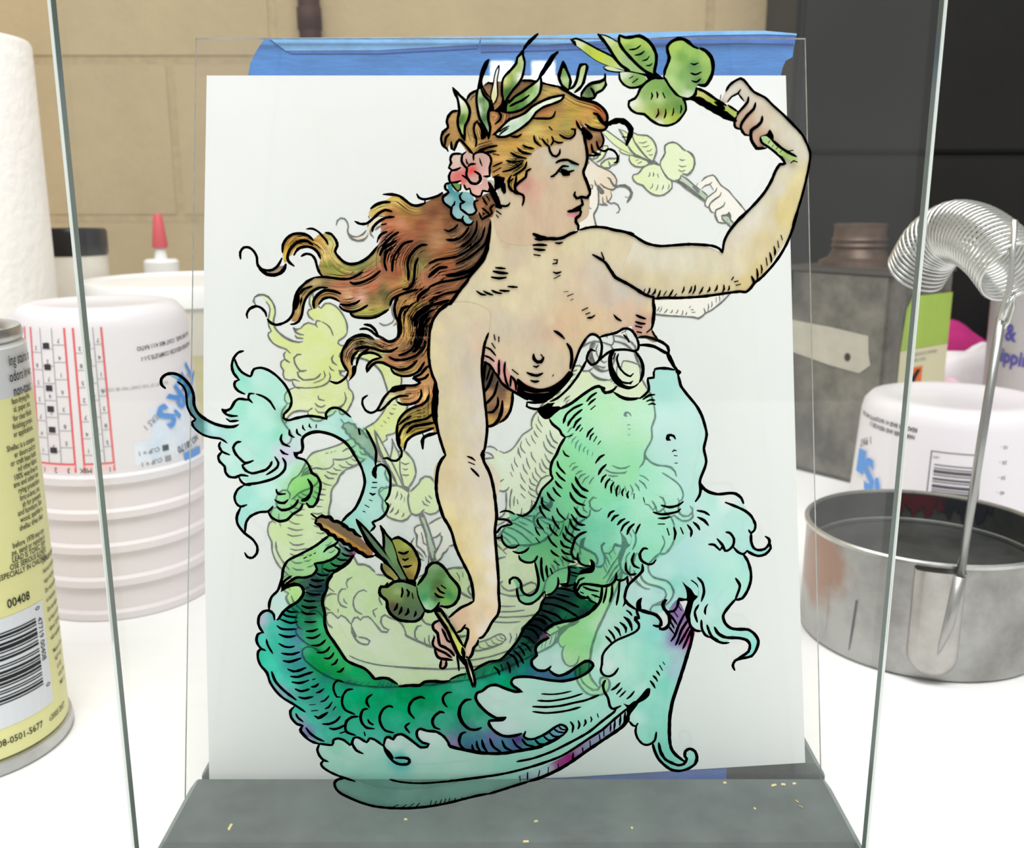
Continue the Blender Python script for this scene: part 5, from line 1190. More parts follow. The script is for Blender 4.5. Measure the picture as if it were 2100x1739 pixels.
F -209,2588 -23,-8 -23,-23 -19,-29 -11,-35 -4,-42 -2,-43 4,-39 9,-37 11,-26 -2,-43 -3,-51 4,-47 6,-37 15,-54 10,-30 -16,-15 -11,-30 -6,-30 -3,-46 4,-37 10,-34 14,-51 14,-19 17,-32 16,-72 23,-50 23,-58 10,-55 0,-30 -35,-18 -55,-45 6,-18 24,-42 28,27 10,-19 -7,-49 -4,-53 13,-11 18,30 18,38 4,15 27,26 25,45 23,41 0,37 -5,128 -5,126 2,58 -1,30 -3,43 -6,43 -8,42 -15,34 -14,30 -4,27 9,24 0,13 7,58 0,34 -6,84 -6,49 -3,50 4,66 19,55 4,74 -64,32|-142,2557,d2c6a4 -81,-32,cdbfa0 -33,-32,d6c9a2 81,32,d4c8a8 -33,-65,cdc2a6 -32,-16,d0c3a2 -33,-16,d8cca2 146,65,d0bfa4 -17,-98,c8bca8 -33,-33,c9bea6 66,66,d4bca0 -131,-99,cfc3a0 -16,17,d4c89c 48,-50,d0c4a4 65,0,cac0b0 33,-33,cdc4b4 -132,-34,cfc39c 66,0,d0c6a8 65,-50,d2cabc -99,-17,cfc4a0 66,-17,cfc6b0 -84,-86,d0c090 50,0,cfc4a4 66,18,cdc2b0 -78,351,d0c4ac -35,-596,d8cc9c 51,17,d2c6a4 67,0,d8d0b8 34,-17,d4cab4 -135,-54,d4c48c 33,-17,d4c698 51,0,d8cda8 51,0,d8d0c0 -119,-61,d0be84 50,-11,d8cca4 68,-18,ded6c8 -85,-36,d4c48c 51,-18,d8caa0 44,-37,dcd4c4 -72,-18,d0c090 44,-36,d8cca4 31,-19,d8ccb8 -65,-18,d4c49c 34,-30,d4c09c -86,-26,ccb090 -28,-29,c8ae90 27,-19,c8ac88 52,30,d4c09c 52,29,d8c4a0 -35,-78,dcd0bc 18,30,d8ccb8 -60,-37,d4bc90 4,-38,d0b898 -11,-41,d8bca4 -81,674,d0c098 134,0,d0c8b4 -67,-52,d4c8a8 46,67,d0b4a0 18,-31,ccb0a0 -23,46,d2bea4 -112,-31,d0c090 59,0,d4c6a2 102,-30,d8d0bc -133,-61,d4c698
S68 -82,2483 -13,-36 -6,-39 -4,-33 1,-46 5,-50 3,-33 5,-51 3,-43 -2,-34 -7,-48 -7,-17
S53 -159,2041 15,-6 12,-9
S48 -156,2020 22,-9
S80 -237,2046 -15,-17 -12,-27 -6,-33 -3,-46 4,-37 10,-37 14,-49
S106 -103,2062 -2,-15 3,-21
S80 -103,2050 2,-27 15,-30 11,-30 9,-43 6,-46 4,-43 1,-31
S59 -147,1997 15,-15 13,-15
F -257,2025 156,0 40,-29 20,-59 -14,-53 -3,-35 3,-106 3,-126 5,-128 0,-37 -23,-41 -25,-45 -27,-26 -4,-15 -18,-38 -18,-30 -13,11 4,53 7,49 -10,19 -28,-27 -24,42 -6,18 55,45 35,18 0,30 -10,55 -23,58 -23,50 -16,72 -17,32 -16,28 -10,39 -25,105|-227,1832,d8cc9c 51,17,d2c6a4 67,0,d8d0b8 34,-17,d4cab4 -135,-54,d4c48c 33,-17,d4c698 51,0,d8cda8 51,0,d8d0c0 -119,-61,d0be84 50,-11,d8cca4 68,-18,ded6c8 -85,-36,d4c48c 51,-18,d8caa0 44,-37,dcd4c4 -72,-18,d0c090 44,-36,d8cca4 31,-19,d8ccb8 -65,-18,d4c49c 34,-30,d4c09c -86,-26,ccb090 -28,-29,c8ae90 27,-19,c8ac88 52,30,d4c09c 52,29,d8c4a0 -35,-78,dcd0bc 18,30,d8ccb8 -60,-37,d4bc90 4,-38,d0b898 -11,-41,d8bca4 -81,674,d0c098 134,0,d0c8b4 -67,-52,d4c8a8
S76 -263,1851 16,-41 16,-28 13,-32 10,-43 13,-36 20,-43 17,-37 10,-36 5,-40 1,-28
S77 -56,1851 0,-37 -6,-53 3,-54 4,-54 5,-73 1,-73 3,-40 -7,-34 -21,-29 -17,-34 -18,-26 -15,-6
S72 -142,1487 -21,-13 -24,-11 -24,-19 -23,-22
S78 -204,1362 16,8 14,22
S78 -178,1381 14,-7 -2,-34 -9,-26 -4,-19
S78 -126,1331 -5,-17 -13,-15 -5,-23 -13,-19 -13,11
F -285,1400 21,7 14,-30 23,-52 17,-49 -14,-15 0,-12 -49,12 -10,19 -7,34 -7,7 11,23 7,11 -13,22|-271,1385,c8a898 31,-30,c4a492 6,-45,c8a494 -45,19,c8a090 24,-27,c0a090 -11,-30,c49a88 35,-4,b89888
F -263,1249 16,-3 -4,-23 -14,-4|-256,1234,c09880
S78 -264,1413 -21,-9 -10,-12 3,-18 14,-15 4,-30 5,-19 17,-8 21,-15 14,-19
S67 -261,1376 10,-21 10,-26 18,-8
S72 -289,1344 -8,-23 4,-15 17,-15 24,-11 24,-19
S78 -290,1295 8,-27 12,-11 25,-4 21,-3
S73 -266,1249 -4,-30 10,-4 12,12 1,20
@corset 16
S67 528,2452 -32,10
S68 209,2347 13,40 15,42 19,33 16,16 16,0 17,-13 8,-26 -4,-36 -12,-23 -20,-8 -10,11 -6,10 6,23 9,10 13,-5
S63 261,2390 -16,-33 -22,-36 -29,-37 -33,-30 -26,-13
S67 305,2470 29,8 28,7 23,13 16,1 16,-8 17,-26 7,-23 -3,-16 -9,-6 -36,6 -42,-3 -19,-10 -19,-16 -13,-14
S78 437,2468 26,2 33,-8 26,-11 20,-15 4,-23 -13,3 -37,20 -32,6 -23,-1
S62 388,2477 14,-15 5,-10
B 341,2416 17,4 -7,-20 1,-26 9,-30 19,-30 23,-16 26,0 22,16 -15,-20 -26,-10 -27,7 -23,16 -17,27 -7,33 -1,30
S57 371,2410 -5,-17 9,-29 20,-23 20,-10 10,10
S57 352,2364 11,-27 23,-26 26,-4 13,7 -9,-10
S57 361,2413 -8,-20
S78 429,2420 17,-23 12,-30 -1,-33 -9,-23
S62 546,2413 12,-23 12,-23
S73 499,2357 19,3 27,-1 23,-5
S68 501,2357 -5,-13 1,-17 -20,-3 1,-17 4,-23 -16,-20 -16,-12
B 354,2278 17,-7 20,-10 26,-5 33,0 -13,-10 -33,-2 -26,10 -17,14
S79 168,2214 40,20 39,30 35,24 23,8 20,-12
S105 302,2296 23,-7
S79 315,2284 13,-11 23,5 16,16
S68 53,2237 -1,-13 18,-8 23,-2 23,10 13,10
S68 53,2239 30,-2 39,5
B 90,2214 26,10 13,10 23,3 -10,-13 26,0 4,-10 -20,-17 -19,-17 -17,-3 -13,10 -10,13
S73 539,2411 11,-19 14,-23 17,-17
B 572,2355 12,0 10,-9 -11,-12 -12,15
S67 528,2452 -32,10
S68 209,2347 13,40 15,42 19,33 16,16 16,0 17,-13 8,-26 -4,-36 -12,-23 -20,-8 -10,11 -6,10 6,23 9,10 13,-5
S63 261,2390 -16,-33 -22,-36 -29,-37 -33,-30 -26,-13
S67 305,2470 29,8 28,7 23,13 16,1 16,-8 17,-26 7,-23 -3,-16 -9,-6 -36,6 -42,-3 -19,-10 -19,-16 -13,-14
S78 437,2468 26,2 33,-8 26,-11 20,-15 4,-23 -13,3 -37,20 -32,6 -23,-1
S62 388,2477 14,-15 5,-10
B 341,2416 17,4 -7,-20 1,-26 9,-30 19,-30 23,-16 26,0 22,16 -15,-20 -26,-10 -27,7 -23,16 -17,27 -7,33 -1,30
S57 371,2410 -5,-17 9,-29 20,-23 20,-10 10,10
S57 352,2364 11,-27 23,-26 26,-4 13,7 -9,-10
S57 361,2413 -8,-20
S78 429,2420 17,-23 12,-30 -1,-33 -9,-23
S62 546,2413 12,-23 12,-23
S73 499,2357 19,3 27,-1 23,-5
S68 501,2357 -5,-13 1,-17 -20,-3 1,-17 4,-23 -16,-20 -16,-12
B 354,2278 17,-7 20,-10 26,-5 33,0 -13,-10 -33,-2 -26,10 -17,14
S79 168,2214 40,20 39,30 35,24 23,8 20,-12
S105 302,2296 23,-7
S79 315,2284 13,-11 23,5 16,16
S68 53,2237 -1,-13 18,-8 23,-2 23,10 13,10
S68 53,2239 30,-2 39,5
B 90,2214 26,10 13,10 23,3 -10,-13 26,0 4,-10 -20,-17 -19,-17 -17,-3 -13,10 -10,13
S73 539,2411 11,-19 14,-23 17,-17
B 572,2355 12,0 10,-9 -11,-12 -12,15
@belly 10
G 133,2177 36,-41 20,-24 -19,-47 -26,-42 -6,-47 10,-15 -40,-42 -23,-52 -20,-32 -24,-16 -23,5 -31,11 10,-49 -54,-33 21,-10 6,-32 24,-15 31,7 -14,-21 20,-6 28,17 -31,-29 10,-18 28,-7 18,3 9,-54 1,-48 -14,-25 -28,-4 -17,22 -3,26 -14,18 -17,2 17,-42 3,-33 18,-26 27,-2 31,20 21,30 17,-15 20,15 14,22 37,22 1,54 32,25 18,-21 24,0 8,23 12,-16 -3,-29 -20,-11 -31,-7 -13,-22 4,-48 24,-20 49,-17 20,26 3,30 34,14 30,19 27,10 44,15 10,33 43,14 118,101 26,129 13,42 -3,38 15,42 2,28 -9,48 8,51 -12,54 -25,47 -38,44 -25,33 -11,37 -7,13 -43,11 -32,-3 -2,-23 -20,-13 5,-37 -32,-32 -33,-8 -36,7 -27,27 -26,-4 -23,20 -65,-36 -65,-47|192,2160,c0f0dc 149,0,d0f0e4 97,67,d4f0ea 96,67,bce8e2 -12,-134,d8f2ee 52,-68,d0eeea -298,-34,b0ecd4 102,-69,b8ecd8 -201,17,b0e8cc -65,-157,88c8b8 100,35,98dcc4 135,0,a8e8d4 134,0,c0eede 133,35,cceee8 -400,-176,80c4b0 102,0,98dcc8 135,0,b4ecdc 186,417,d4f0ec
S69 133,2177 10,-17 26,-22 7,-15 13,-11
S64 188,2111 25,7
S75 189,2111 -19,-33 -10,-27 -16,-28 -6,-27 1,-23
S63 249,2232 -31,-15 -26,-23 -10,-31
S63 247,2212 -26,-22 -17,-23 -6,-14
S63 245,2182 -17,-15 -9,-21
S58 243,2157 -8,-9 -8,-12
S53 250,2145 -9,-12
S58 297,2273 -18,-12 -16,-19
S58 294,2251 -16,-12 -8,-10
S53 294,2226 -16,-14
S58 288,2145 -15,-16 -7,-17
S53 290,2126 -10,-10 -3,-14
S53 301,2114 -10,-18
S53 315,2097 -9,-12
S59 330,2047 -17,-10 -14,-21
S59 336,2010 -18,-18 -8,-19
S63 502,2266 -20,-3 -20,-14
S58 503,2246 -17,1 -11,-5
S58 506,2231 -13,3 -11,-4
S48 182,2063 8,-16 14,-7
S59 162,2023 5,-20 24,-27
S52 265,2242 14,17 19,14
S74 581,2339 8,-27 5,-16 23,-30 34,-40 21,-37 14,-41 6,-27 -4,-27 -4,-24 5,-21 6,-27 -6,-28 -10,-28 -4,-21 4,-31 -4,-21 -12,-20
S69 549,2107 4,11 10,2 12,-4 6,-10
B 547,2107 6,11 10,1 -3,-12 7,-8 -18,0
S42 572,2058 6,6 9,-2
S43 579,2044 11,-1
S43 583,2016 9,0
S64 337,2011 -16,-17 -11,-21
S59 338,1973 -11,-10 -7,-18
S59 352,1959 -13,-17 -3,-19
S59 366,1945 -9,-17 1,-23
S59 382,1933 -6,-19 1,-21
S54 403,1921 -7,-14 3,-13
S54 420,1911 -5,-11 4,-15
S48 440,1902 0,-19
S48 474,1887 5,-17
S59 228,1963 14,-28 13,-17 19,-7
S59 229,1921 17,-24 23,-11
S64 139,1997 0,-22 7,-16 -18,-19 -20,-21 -13,-31 -10,-25 -17,-26 -27,-19 -23,6
S59 9,1824 -18,11 -20,2 -14,-6
S65 -57,1805 27,0 17,-5 12,-14 -18,-4 -21,-7 -13,-18 -7,-7
S65 -62,1732 22,4 4,9
S65 -38,1745 2,-20 10,-18 20,-11 20,2 11,9
S65 4,1682 21,-7 23,7 14,14
S65 25,1666 5,-15 19,-11 23,-1 14,10 7,15
S71 84,1640 6,-27 7,-36 0,-29 -10,-26 -21,-13 -20,7 -11,17 -2,26 -13,18 -16,3 -12,-9 0,-16
S66 18,1538 2,-23 8,-26 21,-13 24,2 24,18 17,22 7,8
S66 121,1524 4,-20
S60 126,1511 19,5 17,17 9,22 -2,25
S71 108,1657 -1,-29 3,-33 7,-29
S71 126,1626 1,-20 4,-24
S71 141,1615 7,-20
S59 159,1982 12,-17 20,-16
S64 156,1949 9,-14 15,-13
S64 148,1925 10,-18 17,-16
S64 127,1907 10,-19 15,-13
S65 110,1888 -2,-21 11,-18 18,-12
S65 100,1856 5,-21 17,-23
S59 92,1807 3,-18 19,-23
S54 84,1775 7,-18 10,-14
S54 87,1734 13,-18
S64 228,1965 7,-21 17,-21 22,-11
S64 215,1940 10,-21 21,-24 23,-9
S65 209,1907 7,-19 20,-21 27,-9
S59 162,1847 7,-19 24,-25
S59 146,1817 7,-21 19,-28
S60 136,1784 7,-20 23,-23
S60 131,1741 12,-23 21,-20
S60 142,1687 9,-12 20,-13
S60 153,1644 21,-16
S65 225,1851 15,-23 14,-12 17,-4
S70 215,1823 15,-23 14,-14 20,-3
S70 210,1803 7,-21 14,-14 15,-4
S65 194,1778 7,-21 27,-21
S65 185,1753 9,-21 24,-18
S65 177,1723 11,-20 27,-9
S65 181,1689 10,-13 24,-7
S65 183,1662 16,-14 32,-9
S71 270,1757 -19,-7 -20,-18 -9,-29 -5,-25 9,-21 17,-8
S65 242,1671 -3,-14 11,-22 20,-9 21,0
B 285,1653 16,-11 4,-25 -10,-18 -27,-4 -24,-4 10,19 34,14
S55 247,1620 13,-5
S66 266,1579 -19,-9 -9,-26
S110 232,1559 2,-33 18,-22 27,-4
S66 279,1507 11,-18 24,-11
S77 243,1529 8,19 17,7 35,-4 34,-5 27,7 17,20 3,24
S71 381,1575 17,-7 17,5 10,11
S71 425,1584 1,-33
S60 262,1544 24,-11 34,-7
S60 253,1523 11,-5
S61 295,1513 29,-11
S77 332,1544 -1,-29 -6,-30 -24,-37
S60 349,1544 -3,-29 -8,-35
S60 369,1551 0,-36 -8,-32
S60 396,1570 -2,-48 -7,-50
S70 370,1837 -14,-7 -8,-17
S70 385,1821 -13,-5 -11,-17
S70 409,1807 -13,-7 -13,-16
S70 425,1796 -19,-14 -9,-21
S76 443,1787 -16,-16 -8,-23
S65 465,1786 -8,-15 -6,-20
S71 447,1675 -8,-26 9,-23 19,-9
S71 495,1692 -15,1 -13,-22 8,-25 27,-15 17,6 8,12
S71 417,1637 2,-27 16,-19 21,4
S82 478,1631 1,-25 -23,-26 -27,-29 -9,-25 -3,-30 15,-22 28,-20
B 415,1496 9,-15 -15,-18 5,18
B 459,1478 6,14 16,10 -3,-24 2,-22 -13,-12 -7,15
S66 460,1454 20,-2 32,-13 28,-13 15,-22 -7,-15 -21,0
S72 569,1492 -12,-14 6,-22 18,-19 6,-30 -14,-30 -21,-1 -6,13
S61 425,1450 11,-7 9,-13
S61 416,1424 17,-17 15,-33
S67 402,1402 15,-13 7,-18
S61 382,1385 11,-14
S55 465,1444 8,-26 -16,0 0,-7 15,-19 -3,-21
G 206,1624 41,-4 37,0 14,-10 -47,-19 -17,-29 0,-40 28,-26 49,-18 -17,-34 -56,-32 -54,-8 -41,-15 -28,-27 -34,-52 -49,61 35,36 34,41 13,37 21,22 24,15 13,18 34,19|233,1606,3a8a84 -17,-18,2a6a68 1,-26,2a7068 -34,-29,28505c 34,-18,285058 -51,-19,264a58 52,-29,2a505c 34,11,1f7860 35,-4,0f8060 -17,-33,2a505c -69,-4,1f8070 -52,4,264858 -34,-19,264a58 -34,-30,22606a 34,-26,285a68
S71 206,1624 5,-18 -3,-29 -5,-22 -20,0
S66 211,1620 25,-3
S66 211,1602 33,-7
S60 216,1591 21,-7
S71 179,1555 17,-9 31,7
S77 172,1537 25,-2 34,-11
S55 166,1515 24,-6 22,-5
S72 125,1502 34,-2 42,-15 46,-22
S72 111,1478 38,-4 42,-15 52,-33
S72 101,1456 34,-13 32,-13 19,-19
S72 80,1418 28,-3 21,-17
S66 94,1433 28,-7 28,-22
S72 60,1392 27,-3 28,-17
S94 311,1474 -17,-26 -24,-18 -34,-15 -52,-11 -34,-12 -28,-21
S77 125,1504 -14,-23 -10,-33 -21,-26 -20,-30 -23,-21
G 133,2177 36,-41 20,-24 -19,-47 -26,-42 -6,-47 10,-15 -40,-42 -23,-52 -20,-32 -24,-16 -23,5 -31,11 10,-49 -54,-33 21,-10 6,-32 24,-15 31,7 -14,-21 20,-6 28,17 -31,-29 10,-18 28,-7 18,3 9,-54 1,-48 -14,-25 -28,-4 -17,22 -3,26 -14,18 -17,2 17,-42 3,-33 18,-26 27,-2 31,20 21,30 17,-15 20,15 14,22 37,22 1,54 32,25 18,-21 24,0 8,23 12,-16 -3,-29 -20,-11 -31,-7 -13,-22 4,-48 24,-20 49,-17 20,26 3,30 34,14 30,19 27,10 44,15 10,33 43,14 118,101 26,129 13,42 -3,38 15,42 2,28 -9,48 8,51 -12,54 -25,47 -38,44 -25,33 -11,37 -7,13 -43,11 -32,-3 -2,-23 -20,-13 5,-37 -32,-32 -33,-8 -36,7 -27,27 -26,-4 -23,20 -65,-36 -65,-47|192,2160,c0f0dc 149,0,d0f0e4 97,67,d4f0ea 96,67,bce8e2 -12,-134,d8f2ee 52,-68,d0eeea -298,-34,b0ecd4 102,-69,b8ecd8 -201,17,b0e8cc -65,-157,88c8b8 100,35,98dcc4 135,0,a8e8d4 134,0,c0eede 133,35,cceee8 -400,-176,80c4b0 102,0,98dcc8 135,0,b4ecdc 186,417,d4f0ec
S69 133,2177 10,-17 26,-22 7,-15 13,-11
S64 188,2111 25,7
S75 189,2111 -19,-33 -10,-27 -16,-28 -6,-27 1,-23
S63 249,2232 -31,-15 -26,-23 -10,-31
S63 247,2212 -26,-22 -17,-23 -6,-14
S63 245,2182 -17,-15 -9,-21
S58 243,2157 -8,-9 -8,-12
S53 250,2145 -9,-12
S58 297,2273 -18,-12 -16,-19
S58 294,2251 -16,-12 -8,-10
S53 294,2226 -16,-14
S58 288,2145 -15,-16 -7,-17
S53 290,2126 -10,-10 -3,-14
S53 301,2114 -10,-18
S53 315,2097 -9,-12
S59 330,2047 -17,-10 -14,-21
S59 336,2010 -18,-18 -8,-19
S63 502,2266 -20,-3 -20,-14
S58 503,2246 -17,1 -11,-5
S58 506,2231 -13,3 -11,-4
S48 182,2063 8,-16 14,-7
S59 162,2023 5,-20 24,-27
S52 265,2242 14,17 19,14
S74 581,2339 8,-27 5,-16 23,-30 34,-40 21,-37 14,-41 6,-27 -4,-27 -4,-24 5,-21 6,-27 -6,-28 -10,-28 -4,-21 4,-31 -4,-21 -12,-20
S69 549,2107 4,11 10,2 12,-4 6,-10
B 547,2107 6,11 10,1 -3,-12 7,-8 -18,0
S42 572,2058 6,6 9,-2
S43 579,2044 11,-1
S43 583,2016 9,0
S64 337,2011 -16,-17 -11,-21
S59 338,1973 -11,-10 -7,-18
S59 352,1959 -13,-17 -3,-19
S59 366,1945 -9,-17 1,-23
S59 382,1933 -6,-19 1,-21
S54 403,1921 -7,-14 3,-13
S54 420,1911 -5,-11 4,-15
S48 440,1902 0,-19
S48 474,1887 5,-17
S59 228,1963 14,-28 13,-17 19,-7
S59 229,1921 17,-24 23,-11
S64 139,1997 0,-22 7,-16 -18,-19 -20,-21 -13,-31 -10,-25 -17,-26 -27,-19 -23,6
S59 9,1824 -18,11 -20,2 -14,-6
S65 -57,1805 27,0 17,-5 12,-14 -18,-4 -21,-7 -13,-18 -7,-7
S65 -62,1732 22,4 4,9
S65 -38,1745 2,-20 10,-18 20,-11 20,2 11,9
S65 4,1682 21,-7 23,7 14,14
S65 25,1666 5,-15 19,-11 23,-1 14,10 7,15
S71 84,1640 6,-27 7,-36 0,-29 -10,-26 -21,-13 -20,7 -11,17 -2,26 -13,18 -16,3 -12,-9 0,-16
S66 18,1538 2,-23 8,-26 21,-13 24,2 24,18 17,22 7,8
S66 121,1524 4,-20
S60 126,1511 19,5 17,17 9,22 -2,25
S71 108,1657 -1,-29 3,-33 7,-29
S71 126,1626 1,-20 4,-24
S71 141,1615 7,-20
S59 159,1982 12,-17 20,-16
S64 156,1949 9,-14 15,-13
S64 148,1925 10,-18 17,-16
S64 127,1907 10,-19 15,-13
S65 110,1888 -2,-21 11,-18 18,-12
S65 100,1856 5,-21 17,-23
S59 92,1807 3,-18 19,-23
S54 84,1775 7,-18 10,-14
S54 87,1734 13,-18
S64 228,1965 7,-21 17,-21 22,-11
S64 215,1940 10,-21 21,-24 23,-9
S65 209,1907 7,-19 20,-21 27,-9
S59 162,1847 7,-19 24,-25
S59 146,1817 7,-21 19,-28
S60 136,1784 7,-20 23,-23
S60 131,1741 12,-23 21,-20
S60 142,1687 9,-12 20,-13
S60 153,1644 21,-16
S65 225,1851 15,-23 14,-12 17,-4
S70 215,1823 15,-23 14,-14 20,-3
S70 210,1803 7,-21 14,-14 15,-4
S65 194,1778 7,-21 27,-21
S65 185,1753 9,-21 24,-18
S65 177,1723 11,-20 27,-9
S65 181,1689 10,-13 24,-7
S65 183,1662 16,-14 32,-9
S71 270,1757 -19,-7 -20,-18 -9,-29 -5,-25 9,-21 17,-8
S65 242,1671 -3,-14 11,-22 20,-9 21,0
B 285,1653 16,-11 4,-25 -10,-18 -27,-4 -24,-4 10,19 34,14
S55 247,1620 13,-5
S66 266,1579 -19,-9 -9,-26
S110 232,1559 2,-33 18,-22 27,-4
S66 279,1507 11,-18 24,-11
S77 243,1529 8,19 17,7 35,-4 34,-5 27,7 17,20 3,24
S71 381,1575 17,-7 17,5 10,11
S71 425,1584 1,-33
S60 262,1544 24,-11 34,-7
S60 253,1523 11,-5
S61 295,1513 29,-11
S77 332,1544 -1,-29 -6,-30 -24,-37
S60 349,1544 -3,-29 -8,-35
S60 369,1551 0,-36 -8,-32
S60 396,1570 -2,-48 -7,-50
S70 370,1837 -14,-7 -8,-17
S70 385,1821 -13,-5 -11,-17
S70 409,1807 -13,-7 -13,-16
S70 425,1796 -19,-14 -9,-21
S76 443,1787 -16,-16 -8,-23
S65 465,1786 -8,-15 -6,-20
S71 447,1675 -8,-26 9,-23 19,-9
S71 495,1692 -15,1 -13,-22 8,-25 27,-15 17,6 8,12
S71 417,1637 2,-27 16,-19 21,4
S82 478,1631 1,-25 -23,-26 -27,-29 -9,-25 -3,-30 15,-22 28,-20
B 415,1496 9,-15 -15,-18 5,18
B 459,1478 6,14 16,10 -3,-24 2,-22 -13,-12 -7,15
S66 460,1454 20,-2 32,-13 28,-13 15,-22 -7,-15 -21,0
S72 569,1492 -12,-14 6,-22 18,-19 6,-30 -14,-30 -21,-1 -6,13
S61 425,1450 11,-7 9,-13
S61 416,1424 17,-17 15,-33
S67 402,1402 15,-13 7,-18
S61 382,1385 11,-14
S55 465,1444 8,-26 -16,0 0,-7 15,-19 -3,-21
G 206,1624 41,-4 37,0 14,-10 -47,-19 -17,-29 0,-40 28,-26 49,-18 -17,-34 -56,-32 -54,-8 -41,-15 -28,-27 -34,-52 -49,61 35,36 34,41 13,37 21,22 24,15 13,18 34,19|233,1606,3a8a84 -17,-18,2a6a68 1,-26,2a7068 -34,-29,28505c 34,-18,285058 -51,-19,264a58 52,-29,2a505c 34,11,1f7860 35,-4,0f8060 -17,-33,2a505c -69,-4,1f8070 -52,4,264858 -34,-19,264a58 -34,-30,22606a 34,-26,285a68
S71 206,1624 5,-18 -3,-29 -5,-22 -20,0
S66 211,1620 25,-3
S66 211,1602 33,-7
S60 216,1591 21,-7
S71 179,1555 17,-9 31,7
S77 172,1537 25,-2 34,-11
S55 166,1515 24,-6 22,-5
S72 125,1502 34,-2 42,-15 46,-22
S72 111,1478 38,-4 42,-15 52,-33
S72 101,1456 34,-13 32,-13 19,-19
S72 80,1418 28,-3 21,-17
S66 94,1433 28,-7 28,-22
S72 60,1392 27,-3 28,-17
S94 311,1474 -17,-26 -24,-18 -34,-15 -52,-11 -34,-12 -28,-21
S77 125,1504 -14,-23 -10,-33 -21,-26 -20,-30 -23,-21
@skirt 12
S80 675,1945 12,-20 21,-16 34,-9 40,4 24,-2 21,-16 9,-20
B 675,1945 9,-10 9,-17 -14,0
G 679,1914 30,-7 34,-7 47,4 30,-11 15,-28 26,-39 23,-42 -2,-25 -14,-7 2,-36 15,-25 18,-4 29,15 6,18 6,-22 -13,-25 -34,-11 -38,18 -10,-11 19,-36 11,-47 -5,-55 -26,-37 -24,0 -35,-51 -6,-26 15,-26 18,-12 63,-5 3,-2 29,-23 10,-26 -10,-41 -27,-27 -21,4 23,23 6,30 -19,22 -45,4 -34,-19 -53,23 -25,7 -15,19 -32,23 -15,37 -6,66 -34,-11 -33,-33 -35,-11 -10,-4 -59,15 -21,11 -28,19 -8,33 3,33 46,49 10,33 43,14 118,101 27,128|724,1872,cceee6 87,-53,c8ece6 -37,60,f0f8f6 -81,-60,d4f0ec -31,-71,ccecea 69,-36,d0f0ea 72,-72,ccf0e8 -170,0,c8ecea -37,72,c8ecec -30,-108,d0f0ec 36,-55,b0e8e0 104,-18,c0ece6 101,37,c4efe4 26,144,c8ece8 87,-28,a8e8e4 -34,-8,b0eae6 -404,-145,d4f0ec 228,-111,d4f0ea 37,-44,c4ece4 105,-12,b4ebe2 -283,130,c8ecea 320,-137,ace8e0 11,-68,98e4dc -424,187,d0f0ec 87,-11,b8e8e0
S70 771,1869 38,-15 35,-17 24,-21 16,-32 -3,-22 -11,-10 -9,12
S76 870,1752 2,-32 10,-24 17,-9 24,4 16,21 -3,18 -13,9
S76 938,1716 7,-22 -18,-23 -26,-7 -25,9 -17,11
S71 860,1685 -14,-14 -21,9 -16,18
S71 779,1756 15,-4 15,-22 -2,-25 -13,-16 -15,-5 -10,21 -21,25
S65 718,1709 21,-2 21,-20 9,18
S77 846,1671 18,-27 13,-40 2,-36 -9,-37 -19,-33 -27,-6
S71 823,1577 17,-28 -7,-33 -7,-22
S83 826,1494 -28,-37 -14,-29 10,-30 22,-19 35,-5 28,0 25,-17 15,-26
S65 540,1858 30,-7 30,7 18,14
S70 512,1832 29,-8 34,4 26,7 8,9
S65 531,1809 21,0 21,5
S59 531,1787 23,0
S60 564,1770 8,-25
S70 588,1773 7,-21 -3,-24
S65 613,1773 10,-23
S70 637,1784 16,-22 -2,-23
S70 658,1794 16,-14 8,-15
S70 673,1813 24,-12 16,-19
S70 671,1838 25,-5 19,-12
B 627,1564 16,-15 18,-14 14,-22 13,-4 0,26 -11,18 -21,17 7,1 21,-18 4,-22 -2,-29 -13,-15 -6,-30 -5,-29 1,-30 15,-22 -22,22 -16,45 9,44 -17,0 -21,0 6,15 28,-4 -3,33
S71 683,1580 18,-20 8,-36 -8,-37
S72 691,1472 -13,-29 11,-39
B 727,1478 -6,-21 -1,-26 -9,12 4,22
S72 704,1411 3,-32 13,-26 18,-11
S67 674,1381 14,-13 18,0
S72 726,1391 11,-30 12,-19 21,-11
S72 754,1383 11,-22 22,-17 31,-4 35,-2 25,-7
S66 566,1494 -8,-18 6,-19 18,-18 6,-30 -15,-26 -17,-6
S66 483,1454 26,-11 28,-10 16,-24 -4,-22 -21,4
S61 578,1446 21,0 13,19 2,29
S78 805,1385 21,-9 52,-2 29,-21 14,-26 -6,-34 -17,-27 -35,-9 -24,-8 -9,-21 8,-19
S83 756,1381 15,-24 29,-15 45,-2 32,-9 13,-19 -4,-27 -23,-19 -24,-19
S72 739,1344 27,-17 25,-8 20,2
S80 675,1945 12,-20 21,-16 34,-9 40,4 24,-2 21,-16 9,-20
B 675,1945 9,-10 9,-17 -14,0
